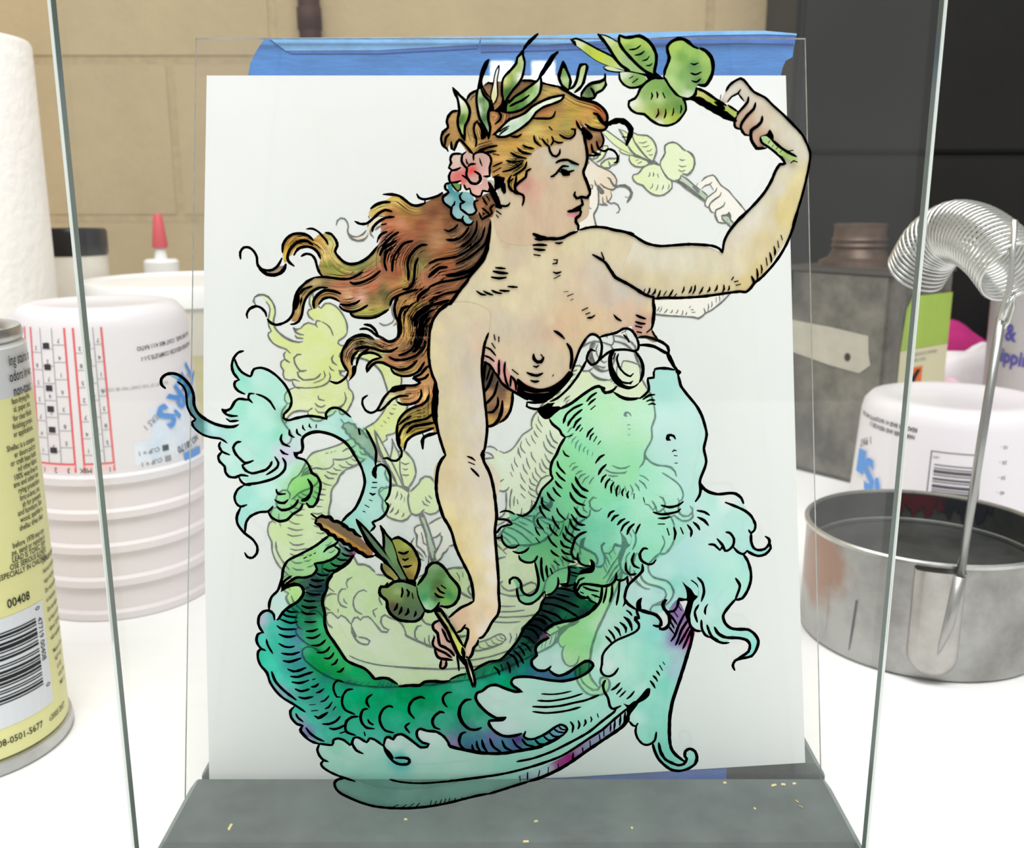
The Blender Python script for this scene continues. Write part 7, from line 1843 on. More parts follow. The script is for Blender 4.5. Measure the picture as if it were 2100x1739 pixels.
S74 -453,1055 -14,6 -22,-13 -15,-32 3,-31 16,-27 32,-10
S79 -332,1092 -14,6 -29,-12 -16,-27 1,-27 17,-23
S74 -391,989 -17,-16 16,-25
S80 -587,1016 -23,-2 -21,-17 -6,-28 6,-19 32,-13
S74 -657,946 23,8
S74 -565,950 3,-14
S80 -804,971 -4,-19 23,-28 24,-16 25,-8
S74 -786,967 16,-23 24,-20 25,-12
S74 -743,902 53,-6 5,20 18,8 24,-8 21,-20 7,4 8,24 18,4 32,-20 11,16 21,-6 31,-26
S74 -607,924 -6,-20 15,-31 25,-14
S80 -492,896 7,28 14,6 16,-10 9,16 22,6 24,-14 32,-28 17,-14 25,2 6,12 -23,6 -19,22 -2,24 13,13 26,-9 36,-4 28,-20 18,-28 6,-16 43,-11 57,-14 47,-6
S86 -493,896 13,-39 24,-32 25,-12 30,2 6,18 -18,8 -36,0
S115 -487,880 28,-39
S84 -517,1173 34,4 26,-8 24,-17
S96 -426,1142 38,4 39,0 18,14 35,3 35,-3 25,5
S67 -233,1171 29,15 30,8
S73 -230,1117 -17,-2 -15,-19 3,-23 12,-16
S80 -156,1088 -21,-4 -20,-27 -2,-35 14,-35 24,-24 25,-2 18,8
S79 -258,1032 -15,4 -22,-18 -9,-23 8,-24 20,-8
S74 -177,950 -16,-6 -9,-28 5,-24 17,-14
S69 -153,896 9,-27
S69 -135,912 2,-24 14,-23
S69 -115,918 3,-26 18,-27
S78 -144,1207 28,20 31,16 39,7 21,19 28,34 20,30 14,30 11,21 13,17 11,13
S78 238,1410 -49,-5 -38,-10 -30,-30
S67 121,1365 19,-13
S84 138,1339 -28,-13 -19,-19 -3,-19 5,-19 -19,-19 2,-23 21,-19 28,-1 14,9 7,8
S84 141,1208 16,-15 21,-7 31,11 35,27 31,21 21,-2 9,-16 -19,-26 -38,-23 -56,-14 -52,4 -64,12 -42,2 -28,-6 -9,-17 9,-16 32,-24
S85 38,1120 -25,0 -35,12 -39,16 -28,-5 -25,-21 -17,-6 -7,-21 13,-29 32,-35 32,-20 18,-1 19,3
S85 -24,1013 -12,-11 -50,-4 2,-22 19,-23 25,-16 28,-5 29,5 19,8
S74 52,953 -7,-20 15,-12 28,2 43,22 28,23 25,14 18,-6 9,-14 -13,-21
S97 198,941 -49,-32 -53,-24 -65,-13 -61,-11 -60,-1 -65,10 -53,11 -36,14
S74 -156,1087 -21,-2 -20,-27 -6,-31 10,-35 25,-26 28,-6 21,8
S68 -179,949 -18,-8 -7,-24 7,-24 17,-14
S63 -153,897 2,-18 14,-13
S63 -136,911 5,-26 12,-21
S69 -115,917 7,-28 14,-25
S74 -85,923 13,-34 32,-25
S74 -38,915 12,-30 29,-15
S74 3,919 14,-26 25,-17
S69 38,921 18,-24 32,-8
S69 88,919 15,-18 21,0
S63 120,935 18,-18 18,0
S63 143,949 16,-16 22,0
S57 159,966 18,-15 25,-2
S57 177,976 14,-14 16,0
S73 -67,1222 14,-14 6,-18
S62 -41,1231 7,-23
S62 -18,1241 8,-17 3,-26
S67 -13,1275 19,-10 11,-18 7,-26
S67 6,1288 21,-19 16,-32
S61 22,1307 15,-15 11,-23
S61 34,1320 21,-11 15,-22
S67 37,1347 25,-6 24,-23
S67 48,1378 27,-5 18,-17 7,-19
S67 61,1393 28,-7 28,-19
S66 82,1414 28,-6 14,-13
S71 -667,1743 -45,-36 -42,-25 -35,-18 -32,-18 -18,-29 -7,-37 -10,-29 -10,-25
G -667,1743 -45,-36 -42,-25 -35,-18 -32,-18 -18,-29 -7,-37 -4,-32 43,32 48,0 35,22 2,33 41,7 42,25 8,22 1,32|-661,1721,c8e8d8 -88,-64,c0e4c0 -52,-26,c8e4d0 139,54,c8ecd8 -159,-108,c0d8c8
S60 -762,1655 10,5
S49 -740,1664 6,5
S49 -724,1673 5,3
S71 -634,1721 -14,-14 -24,-11 -16,-16
S71 -648,1702 17,-13 -5,-18 -21,-18 -31,-13 -36,-5
S71 -724,1635 8,-22 -15,-22 -31,-11 -31,0 -29,-18 -25,-25
G -630,1721 20,-3 33,-25 6,-22 -28,-32 -36,-29 -21,-11 -21,-29 -9,-44 -76,0 -19,22 -27,3 -36,-25 22,36 60,18 31,11 15,22 -6,22 34,5 31,13 25,18 1,18|-617,1711,a8b0c0 23,-18,6ab0b8 -18,-36,4a9088 -52,-26,4aa080 -35,-11,3a9878 -5,-29,3a7a78 -22,-32,40506c -28,-11,4a6a78 -40,22,5a9a80 102,-30,204a68 107,124,a04880 -237,-105,a05880
S65 -611,1696 13,-11 21,0
S65 -622,1675 13,-9 21,-2
S65 -641,1655 16,-7 19,1
S66 -664,1637 16,-11 21,0
S66 -691,1615 19,-9 24,4
S66 -717,1597 17,-9 24,3
S66 -737,1573 18,-7 28,4
S66 -746,1555 20,-13 24,4
S109 -581,1664 -25,-29 -35,-25 -15,-11
S82 -656,1599 -21,-29 -7,-44
S71 -847,1533 32,15 27,3 13,-11 3,-14
G -851,1527 -15,-3 -26,-26 -9,-41 16,-18 13,-22 26,33 36,26 21,11 17,26 -1,25 -16,15 -31,-4|-865,1483,d4ecea 60,37,d8f0d0 -79,-63,dcece8
G -686,1526 -76,0 -13,-24 -14,-15 -36,-22 -21,-19 -19,-26 -11,-7 -7,4 -5,22 -20,11 -22,-11 -14,-30 1,-26 12,-22 -17,-4 -7,-26 7,-23 13,-15 -14,-8 -5,-26 9,-31 22,-30 9,-38 19,-35 27,-31 40,-27 -4,-12 -11,-15 2,-28 20,-27 21,-8 -8,-16 13,-23 14,-11 38,-23 53,-8 4,16 22,12 25,-12 21,-16 8,24 18,8 38,-18 15,14 45,-32 8,28 15,10 14,-8 11,18 22,2 27,-22 36,-28 32,-6 7,12 -28,14 -14,24 4,24 11,5 24,-9 36,-4 32,-24 17,-32 39,-16 53,-15 -24,9 78,-14 64,0 61,14 65,13 53,26 42,20 20,27 -9,16 -15,6 -21,-10 -35,-27 -43,-20 -39,-2 -4,14 -10,8 -29,-12 -50,4 -28,27 -14,32 28,8 29,7 -36,0 -42,32 -31,54 7,23 17,4 25,19 28,6 39,-17 35,-12 25,0 -32,23 -10,20 10,15 28,6 42,-4 53,-10 53,-6 63,14 41,23 19,26 -9,18 -17,2 -35,-23 -35,-27 -31,-11 -25,11 -14,19 -28,-11 -28,19 -10,23 20,22 -7,23 7,23 45,26 -17,22 18,25 -71,26 -45,-82 -31,-45 -35,-34 -49,-23 -52,-22 -32,-15 -57,-23 -7,-8 -45,1 -43,-1 -21,-16 -77,-2 -24,25 -35,8 -32,-2 -20,29 -27,15 -38,15 -17,17 -29,53 -40,53 -8,63 -4,63 15,30|-726,1513,3a5a78 -20,-48,30706a 23,-26,2a7a70 -35,-30,307468 51,0,30b088 3,-26,40c090 -115,56,20a088 -16,-37,28b098 5,-38,40a8a8 28,0,5890b0 5,-37,6098b8 -42,-8,48b0b0 63,83,30a080 8,-56,38a88a -9,-42,50b8a0 -30,-34,58a0b8 -22,-19,48b0a8 -45,76,40c8b0 -17,56,50d0bc -26,37,b8d0d4 -14,-11,c8c8dc 35,11,80d0d0 -40,-93,70d8cc 10,-68,48d4b8 19,-38,4cd8c0 15,-46,58dcc8 1,-38,90c0c8 31,-20,88b8c4 19,39,50d4bc 39,76,50a8b0 16,-38,50b0a8 15,-57,40b8a0 33,-39,48a8a0 -10,153,08a868 33,-38,00a458 -15,65,18a870 36,30,50c090 34,-38,50c890 -3,-76,10a868 36,38,40c088 34,-38,08b078 34,-19,20b080 -140,8,30988c 15,-66,18b890 72,39,28907c 15,-58,00b880 -37,-39,10bc88 72,20,00b87c 72,38,00b880 33,-58,10bc88 -72,-39,18bc90 109,78,00a868 70,-19,00a868 -35,38,08a878 -56,-116,30c09c 72,19,18b888 -442,20,50d0b8 51,-39,58ccb8 -53,0,a0c0cc 19,-40,9898c8 49,-19,60ccbc 73,39,50c0ac -16,47,48b0a0 87,-47,48c8a8 -16,39,40c0a0 51,-59,50c8b0 94,187,30a080 -298,-208,8890c0 72,4,50c8b0 177,-32,60ccbc 142,12,58c4b0 28,-20,48c0ac -41,196,00b078 88,0,00b078 36,27,28b088 34,-66,10b480 54,66,38b898 -73,-124,58c0a8 89,39,48bc9c -19,-138,4898a0 36,-12,5088a8 -72,0,a890c0 -122,111,40bc9c -70,39,08b880 -68,96,288878 176,12,20a080 186,-3,30c0a0 -53,0,30b898 -34,39,38a080 15,-155,40b898 71,0,48b898 0,-39,60c0a8 -36,-39,68a0a8 -18,-60,6080a8 53,20,5890a8 36,4,7878b0 54,-16,5890b0 50,12,684a98 -15,-16,5878a8 57,8,50a0a8 43,12,48b8b0 36,20,78b8c8 35,23,88b8d0 14,16,c8e0e8 -238,194,20c0a0 -35,8,28b090 -35,15,308878 95,-46,10b888 63,61,28988c -52,27,306068 35,27,285860 34,38,1f6864 -17,-50,1f9078 17,87,1c6058 17,38,1c6858 18,18,185850 -35,-18,206058 52,-19,506080 21,0,a84880 -37,-178,5880a8 35,8,4878a0 53,-12,5078a0 28,12,3088a0 41,22,2a7860 35,23,388870 -210,-30,3888a0
S72 -842,1588 -13,-39 -11,-22 -22,-22 -10,-25 -3,-26
S77 -883,1413 -2,22 -16,15 -21,-4 -17,-18 -5,-30 7,-22 10,-15
S72 -931,1362 -17,-7 -7,-24 7,-23 13,-15
S73 -924,1289 -14,6 -13,-10 -3,-26 9,-31 22,-30 9,-38 19,-35 27,-31 40,-27 41,-31
S71 -812,1586 -28,-22 -9,-33
S82 -851,1527 20,19 28,9 20,-4 13,-16 -2,-22 -21,-28 -32,-20 -25,-22 -15,-23 -7,-7
S80 -828,1057 -15,-17 2,-28 20,-27 21,-8 -10,-16 15,-23 14,-14
S61 -917,1334 3,-22 17,-35
S79 -905,1202 12,-39 30,-38 44,-39
S68 -822,1028 6,-16 19,-17
S68 -786,969 13,-23 24,-20
S66 -838,1452 16,-8 26,0
S66 -854,1439 17,-11 38,-6
S66 -860,1415 22,-10 17,-5 23,5
S67 -874,1389 14,-12 27,-3 27,2
S72 -869,1355 17,-8 21,-3 23,5
S67 -871,1317 17,-11 21,-4 18,4
S73 -864,1278 22,-4 21,0 25,9
S73 -859,1247 23,-4 21,6 23,9
S73 -843,1213 19,-9 21,3 27,12
S73 -834,1183 26,-2 25,9 32,11
S73 -830,1160 21,-4 18,2 23,9
S73 -819,1131 19,-9 18,3 15,6
S73 -807,1098 20,-6 32,7
S45 -769,1065 22,2
S57 -763,1040 24,2
S96 -750,1018 12,-8 18,10 18,13
S66 -739,1571 22,-3 24,3
S66 -747,1553 12,-8 17,-1 12,4
S66 -760,1522 24,-9 29,0
S66 -770,1492 19,-6 22,2
S83 -778,1469 19,-8 34,2
S72 -781,1447 17,-10 34,0
S55 -771,1405 23,-2 19,3
S67 -767,1367 24,1 19,8
S67 -767,1342 23,-3 17,7 11,8
S67 -749,1310 21,-1 17,8 14,15
S67 -730,1281 21,0 16,8 11,15
S67 -704,1258 15,-2 13,10 8,14
S67 -678,1230 13,6 10,17
S73 -658,1202 12,1 13,15
S62 -752,1170 9,3
S73 -759,1140 16,2 12,11
S62 -741,1115 13,4 16,13
S62 -726,1078 16,6 16,18
S62 -710,1049 13,6 14,21
S57 -680,1044 10,13
S74 -722,985 25,0 26,12 16,19
S74 -697,967 17,-4 22,6 20,12
S84 -661,1586 -18,-22 -5,-33 -13,-22 -5,-29 7,-41 -2,-37 9,-41 23,-38 23,-41 21,-33 29,-17 35,-15 20,-19 20,-25 28,4 25,-4 20,-17
S62 -637,1160 -20,7 -15,-15 -3,-23 11,-31 13,0
S68 -603,1130 -21,-3 -17,-25 -4,-31 11,-27 35,-18
S73 -531,1108 -17,-14 -4,-19 10,-20
S80 -549,1049 -18,-5 -10,-28 5,-27 17,-20 28,-4
S74 -549,1003 5,-12 14,-9
S74 -453,1055 -14,6 -22,-13 -15,-32 3,-31 16,-27 32,-10
S79 -332,1092 -14,6 -29,-12 -16,-27 1,-27 17,-23
S74 -391,989 -17,-16 16,-25
S80 -587,1016 -23,-2 -21,-17 -6,-28 6,-19 32,-13
S74 -657,946 23,8
S74 -565,950 3,-14
S80 -804,971 -4,-19 23,-28 24,-16 25,-8
S74 -786,967 16,-23 24,-20 25,-12
S74 -743,902 53,-6 5,20 18,8 24,-8 21,-20 7,4 8,24 18,4 32,-20 11,16 21,-6 31,-26
S74 -607,924 -6,-20 15,-31 25,-14
S80 -492,896 7,28 14,6 16,-10 9,16 22,6 24,-14 32,-28 17,-14 25,2 6,12 -23,6 -19,22 -2,24 13,13 26,-9 36,-4 28,-20 18,-28 6,-16 43,-11 57,-14 47,-6
S86 -493,896 13,-39 24,-32 25,-12 30,2 6,18 -18,8 -36,0
S115 -487,880 28,-39
S84 -517,1173 34,4 26,-8 24,-17
S96 -426,1142 38,4 39,0 18,14 35,3 35,-3 25,5
S67 -233,1171 29,15 30,8
S73 -230,1117 -17,-2 -15,-19 3,-23 12,-16
S80 -156,1088 -21,-4 -20,-27 -2,-35 14,-35 24,-24 25,-2 18,8
S79 -258,1032 -15,4 -22,-18 -9,-23 8,-24 20,-8
S74 -177,950 -16,-6 -9,-28 5,-24 17,-14
S69 -153,896 9,-27
S69 -135,912 2,-24 14,-23
S69 -115,918 3,-26 18,-27
S78 -144,1207 28,20 31,16 39,7 21,19 28,34 20,30 14,30 11,21 13,17 11,13
S78 238,1410 -49,-5 -38,-10 -30,-30
S67 121,1365 19,-13
S84 138,1339 -28,-13 -19,-19 -3,-19 5,-19 -19,-19 2,-23 21,-19 28,-1 14,9 7,8
S84 141,1208 16,-15 21,-7 31,11 35,27 31,21 21,-2 9,-16 -19,-26 -38,-23 -56,-14 -52,4 -64,12 -42,2 -28,-6 -9,-17 9,-16 32,-24
S85 38,1120 -25,0 -35,12 -39,16 -28,-5 -25,-21 -17,-6 -7,-21 13,-29 32,-35 32,-20 18,-1 19,3
S85 -24,1013 -12,-11 -50,-4 2,-22 19,-23 25,-16 28,-5 29,5 19,8
S74 52,953 -7,-20 15,-12 28,2 43,22 28,23 25,14 18,-6 9,-14 -13,-21
S97 198,941 -49,-32 -53,-24 -65,-13 -61,-11 -60,-1 -65,10 -53,11 -36,14
S74 -156,1087 -21,-2 -20,-27 -6,-31 10,-35 25,-26 28,-6 21,8
S68 -179,949 -18,-8 -7,-24 7,-24 17,-14
S63 -153,897 2,-18 14,-13
S63 -136,911 5,-26 12,-21
S69 -115,917 7,-28 14,-25
S74 -85,923 13,-34 32,-25
S74 -38,915 12,-30 29,-15
S74 3,919 14,-26 25,-17
S69 38,921 18,-24 32,-8
S69 88,919 15,-18 21,0
S63 120,935 18,-18 18,0
S63 143,949 16,-16 22,0
S57 159,966 18,-15 25,-2
S57 177,976 14,-14 16,0
S73 -67,1222 14,-14 6,-18
S62 -41,1231 7,-23
S62 -18,1241 8,-17 3,-26
S67 -13,1275 19,-10 11,-18 7,-26
S67 6,1288 21,-19 16,-32
S61 22,1307 15,-15 11,-23
S61 34,1320 21,-11 15,-22
S67 37,1347 25,-6 24,-23
S67 48,1378 27,-5 18,-17 7,-19
S67 61,1393 28,-7 28,-19
S66 82,1414 28,-6 14,-13
@side_fin 9
G 238,1412 49,25 28,30 16,37 3,33 34,14 30,19 24,7 1,-26 -6,-40 14,-30 29,-25 17,-6 59,-15 18,-22 -6,-30 15,-9 16,13 2,59 33,45 37,-67 18,-33 15,-23 -11,-60 -19,-57 -18,-72 -28,-100 -8,-59 3,-93 -2,-1 13,-51 45,-48 6,16 -1,24 17,13 22,-13 11,-28 -8,-28 -32,-20 -35,-6 -37,14 -37,36 -19,40 -8,27 -21,-6 -33,26 -12,43 6,20 -10,-8 -18,20 -1,27 10,27 34,31 28,28 -1,19 -24,-19 -34,-35 -25,-12 -14,8 -21,-23 11,10 -25,-11 -22,31 -22,54 10,34 -49,58 -9,21 -17,2 -35,-23 -35,-27 -31,-11 -25,11 -14,19 -28,-11 -28,19 -10,23 20,22 -7,23 7,23 45,26 -17,22 30,34|340,1402,d4f0e8 -51,-75,b8eacc 84,149,c8eede -103,-37,b8e8c8 208,-37,b8ebe4 54,-56,a8e6e0 -85,-57,c0eee2 -69,-19,d0f2e8 139,0,b0eadc -156,-38,e8f8f4 53,-19,d0f2e8 123,-19,b4ecde 33,57,a8e6da 45,19,bcd4dc 5,57,9888c0 6,112,a080b8 42,-105,d860a8 -54,-121,b8d4e0 -40,-76,a4e6d8 -86,-58,a8e8da 54,-39,a4e6d8 -80,-39,d4f2ec 66,-59,a8e6d8 -41,175,c8f0e6 -123,0,c4eee4 -96,39,d4f4e0 307,-309,98e2d4 19,-32,90ddd0 89,32,b8e8e0 1,-32,a0e2d8 -183,111,b8eae0 -390,317,d8f0ec 52,0,d8f0ec 52,94,b8e8c0 -70,-37,c8e8e0
S66 470,1450 35,-11 31,-6 17,-20 4,-22 -16,-6 -14,7
S78 572,1491 -11,-15 6,-22 14,-23 5,-26 -10,-26 -17,-5 -11,11
S61 577,1446 21,2 16,21 4,29
S55 584,1439 15,-22 15,-23
S55 585,1413 11,-19 8,-15
S55 583,1387 11,-15 11,-15
S55 601,1446 15,-22
S50 618,1465 11,-15
S67 643,1443 -22,-52 -13,-42 -14,-22
S72 655,1413 -23,-41 -12,-41 -8,-19
S72 661,1387 -18,-38 -18,-35
S67 668,1376 -14,-42 -14,-37
S96 673,1379 -3,-52 -12,-53 -16,-68 -18,-69 -16,-62 -7,-55 0,-39 4,-57
S72 657,1431 5,-37 15,-22 28,-4
S55 427,1450 9,-7 9,-13
S61 416,1424 17,-11 11,-19 2,-24
S67 402,1402 14,-11 9,-12 -1,-17
S67 382,1385 14,-13 9,-23
S67 360,1372 16,-19 9,-21
S67 350,1346 12,-12 11,-15
S67 460,1454 9,-30 -12,0 0,-9 15,-17 0,-19 -13,-15 -28,-15 -34,-15 -24,-17 -24,-28 -10,-23 -1,-34 -4,-23 10,-19 22,-7 20,11 14,23
S73 352,1167 -8,-19 5,-27 15,-27 8,-35 14,-11 27,13
S73 407,1156 -16,-19 -15,-10
S56 416,1135 -20,-25
S56 430,1123 -22,-25
S62 462,1121 -13,-19 -14,-12
S62 522,1165 10,-13 9,-17
S62 532,1186 11,-11 6,-12
S56 544,1206 6,-8 7,-11
S56 555,1228 11,-19
S50 567,1242 7,-10
B 423,1071 18,-6 21,10 24,27 23,31 14,0 -2,-27 -17,-20 -25,-15 -20,-23 -10,-24 -1,-27 -19,-8 9,35 -4,20 7,11
F 493,1090 17,27 7,2 -3,-13 -14,-16|503,1102,c8f0e6
S74 448,995 13,-16 12,-4 7,12
S69 475,975 -3,-21 8,-28 19,-24 18,-6 17,6 14,16 4,32
S86 540,900 8,-29 17,-36 26,-28 26,-18 32,-4 32,10 25,20 6,28 -9,26 -20,11 -17,-11 -1,-22 8,-10 -10,-22 -22,-6 -25,10 -26,16 -19,32 -8,37
S85 658,1278 -12,-50 -18,-72 -18,-77 -8,-67 -1,-66 9,-60 19,-31 33,-28
G 238,1412 49,25 28,30 16,37 3,33 34,14 30,19 24,7 1,-26 -6,-40 14,-30 29,-25 17,-6 59,-15 18,-22 -6,-30 15,-9 16,13 2,59 33,45 37,-67 18,-33 15,-23 -11,-60 -19,-57 -18,-72 -28,-100 -8,-59 3,-93 -2,-1 13,-51 45,-48 6,16 -1,24 17,13 22,-13 11,-28 -8,-28 -32,-20 -35,-6 -37,14 -37,36 -19,40 -8,27 -21,-6 -33,26 -12,43 6,20 -10,-8 -18,20 -1,27 10,27 34,31 28,28 -1,19 -24,-19 -34,-35 -25,-12 -14,8 -21,-23 11,10 -25,-11 -22,31 -22,54 10,34 -49,58 -9,21 -17,2 -35,-23 -35,-27 -31,-11 -25,11 -14,19 -28,-11 -28,19 -10,23 20,22 -7,23 7,23 45,26 -17,22 30,34|340,1402,d4f0e8 -51,-75,b8eacc 84,149,c8eede -103,-37,b8e8c8 208,-37,b8ebe4 54,-56,a8e6e0 -85,-57,c0eee2 -69,-19,d0f2e8 139,0,b0eadc -156,-38,e8f8f4 53,-19,d0f2e8 123,-19,b4ecde 33,57,a8e6da 45,19,bcd4dc 5,57,9888c0 6,112,a080b8 42,-105,d860a8 -54,-121,b8d4e0 -40,-76,a4e6d8 -86,-58,a8e8da 54,-39,a4e6d8 -80,-39,d4f2ec 66,-59,a8e6d8 -41,175,c8f0e6 -123,0,c4eee4 -96,39,d4f4e0 307,-309,98e2d4 19,-32,90ddd0 89,32,b8e8e0 1,-32,a0e2d8 -183,111,b8eae0 -390,317,d8f0ec 52,0,d8f0ec 52,94,b8e8c0 -70,-37,c8e8e0
S66 470,1450 35,-11 31,-6 17,-20 4,-22 -16,-6 -14,7
S78 572,1491 -11,-15 6,-22 14,-23 5,-26 -10,-26 -17,-5 -11,11
S61 577,1446 21,2 16,21 4,29
S55 584,1439 15,-22 15,-23
S55 585,1413 11,-19 8,-15
S55 583,1387 11,-15 11,-15
S55 601,1446 15,-22
S50 618,1465 11,-15
S67 643,1443 -22,-52 -13,-42 -14,-22
S72 655,1413 -23,-41 -12,-41 -8,-19
S72 661,1387 -18,-38 -18,-35
S67 668,1376 -14,-42 -14,-37
S96 673,1379 -3,-52 -12,-53 -16,-68 -18,-69 -16,-62 -7,-55 0,-39 4,-57
S72 657,1431 5,-37 15,-22 28,-4
S55 427,1450 9,-7 9,-13
S61 416,1424 17,-11 11,-19 2,-24
S67 402,1402 14,-11 9,-12 -1,-17
S67 382,1385 14,-13 9,-23
S67 360,1372 16,-19 9,-21
S67 350,1346 12,-12 11,-15
S67 460,1454 9,-30 -12,0 0,-9 15,-17 0,-19 -13,-15 -28,-15 -34,-15 -24,-17 -24,-28 -10,-23 -1,-34 -4,-23 10,-19 22,-7 20,11 14,23
S73 352,1167 -8,-19 5,-27 15,-27 8,-35 14,-11 27,13
S73 407,1156 -16,-19 -15,-10
S56 416,1135 -20,-25
S56 430,1123 -22,-25
S62 462,1121 -13,-19 -14,-12
S62 522,1165 10,-13 9,-17
S62 532,1186 11,-11 6,-12
S56 544,1206 6,-8 7,-11
S56 555,1228 11,-19
S50 567,1242 7,-10
B 423,1071 18,-6 21,10 24,27 23,31 14,0 -2,-27 -17,-20 -25,-15 -20,-23 -10,-24 -1,-27 -19,-8 9,35 -4,20 7,11
F 493,1090 17,27 7,2 -3,-13 -14,-16|503,1102,c8f0e6
S74 448,995 13,-16 12,-4 7,12
S69 475,975 -3,-21 8,-28 19,-24 18,-6 17,6 14,16 4,32
S86 540,900 8,-29 17,-36 26,-28 26,-18 32,-4 32,10 25,20 6,28 -9,26 -20,11 -17,-11 -1,-22 8,-10 -10,-22 -22,-6 -25,10 -26,16 -19,32 -8,37
S85 658,1278 -12,-50 -18,-72 -18,-77 -8,-67 -1,-66 9,-60 19,-31 33,-28
@lower_wing 5
G -743,902 -5,-25 16,-44 21,-8 -21,0 -4,-16 23,-28 50,-25 -19,-12 -4,-24 20,-32 64,-37 72,-25 65,-4 80,0 109,17 145,36 36,9 159,57 104,37 71,48 71,55 70,60 62,59 3,47 -19,23 -13,-12 -25,-11 -22,31 -22,54 10,34 -33,42 -16,19 -19,-26 -41,-23 -63,-14 -53,6 -53,10 -42,4 -28,-6 -10,-15 10,-20 32,-23 -25,0 -35,12 -39,17 -28,-6 -25,-19 -17,-4 -7,-23 31,-54 42,-32 36,0 -29,-7 -28,-8 14,-32 28,-27 50,-4 29,12 10,-8 4,-14 39,2 43,20 35,27 21,10 15,-6 9,-16 -20,-27 -42,-20 -53,-26 -65,-13 -61,-14 -64,0 -78,14 24,-9 -53,15 -39,16 -17,32 -32,24 -36,4 -24,9 -11,-5 -4,-24 14,-24 28,-14 -7,-12 -32,6 -36,28 -27,22 -22,-2 -11,-18 -14,8 -15,-10 -8,-28 -45,32 -15,-14 -38,18 -18,-8 -8,-24 -21,16 -25,12 -22,-12 -4,-16|-720,865,c0e8dc 37,19,b0e4d4 90,20,d8f0ec -39,-79,c4eadf -19,-40,b8e6da 126,20,bce8dc -16,60,c4eae0 91,39,e0f2ee 70,-39,d4eee8 71,-20,d0ede6 -16,87,e4f4f0 123,-107,ccece2 -108,-40,c4eade -290,-61,b0dcd0 71,-40,a8d8cc 217,0,b4e0d4 145,40,b8e4d8 -268,105,78d4d0 371,260,e0f0ec 70,39,d8f0ea 71,0,ccefe6 -88,-78,d4efe8 124,-39,d4f2ea -142,-39,e4f4f2 247,137,c8efe4 71,-39,c4eee2 -69,-117,bcecdf -107,-79,b8eadc -107,-40,b4e6d8 284,138,b8ecdf 70,59,c0ede2
G 21,757 93,41 89,48 88,67 71,59 69,59 11,-31 -62,-59 -70,-60 -71,-55 -71,-48 -104,-37|114,786,e4d8e8 107,48,d83c98 -17,-16,d850a0 53,44,d090c0 52,43,d0a8d0 53,48,d0b0d8 35,31,e8d4e8 34,31,f0e0f0
S80 -738,900 -10,-23 6,-24 14,-20 19,-8
S75 -725,829 -11,-12 6,-16 25,-20 35,-18 35,-13 27,-10
S81 -645,754 -29,-6 -14,-16 5,-24 17,-20 36,-21 42,-20 50,-16 62,-8 72,-1 73,7 73,14 73,20 54,15 40,8
S63 -473,748 36,-10 54,-6 54,0 54,5 72,7 54,8 58,8
S46 -443,637 -18,-8
S46 -411,637 -18,-11
S46 -381,643 -19,-14
S52 -360,644 -14,-15
S46 -314,655 -4,-20
S52 -294,653 -8,-16
S52 -274,659 -8,-20
S52 -258,663 -7,-20
S52 -242,665 -5,-18
S52 -220,665 -5,-14
S52 -194,669 -6,-10
S46 -171,673 -7,-12
S46 -147,680 -8,-13
S46 -129,684 -8,-11
S51 112,1111 35,-2 35,3 42,10
S62 97,1083 43,-2 43,6 42,10 42,15
S68 79,1058 51,-2 53,5 53,13 45,11 48,21
S62 79,1037 48,-6 49,4 42,8 42,13
S63 223,994 11,-18 -4,-27
S63 253,998 5,-18 -6,-16
S62 279,1003 2,-15 -7,-12
S57 300,1015 4,-11 -3,-10
S57 325,1027 4,-14
S74 19,825 59,13 71,28 71,39 71,44 52,47 45,39 7,10
S74 -246,741 90,12 90,13 72,16 90,28 89,36 53,35 53,40 53,39 45,44 49,46
S97 64,739 50,18 54,27 53,34 71,56 70,53 53,41 29,32
S46 30,761 2,-22
S52 60,778 0,-33
S52 107,786 -5,-25
S52 141,800 -2,-24
S52 178,816 1,-22
S57 235,862 -1,-32
S63 271,883 2,-21
S57 299,913 2,-28
S57 334,941 4,-28
S57 351,960 1,-27
S57 377,984 -1,-31
S57 393,1000 -3,-40
S68 414,1019 -3,-39
S68 431,1035 -3,-39
B 421,1072 20,-8 24,18 14,-12 -27,-43 -8,-27 -26,-24 17,43 3,31
S81 -93,684 49,17 50,18 58,20
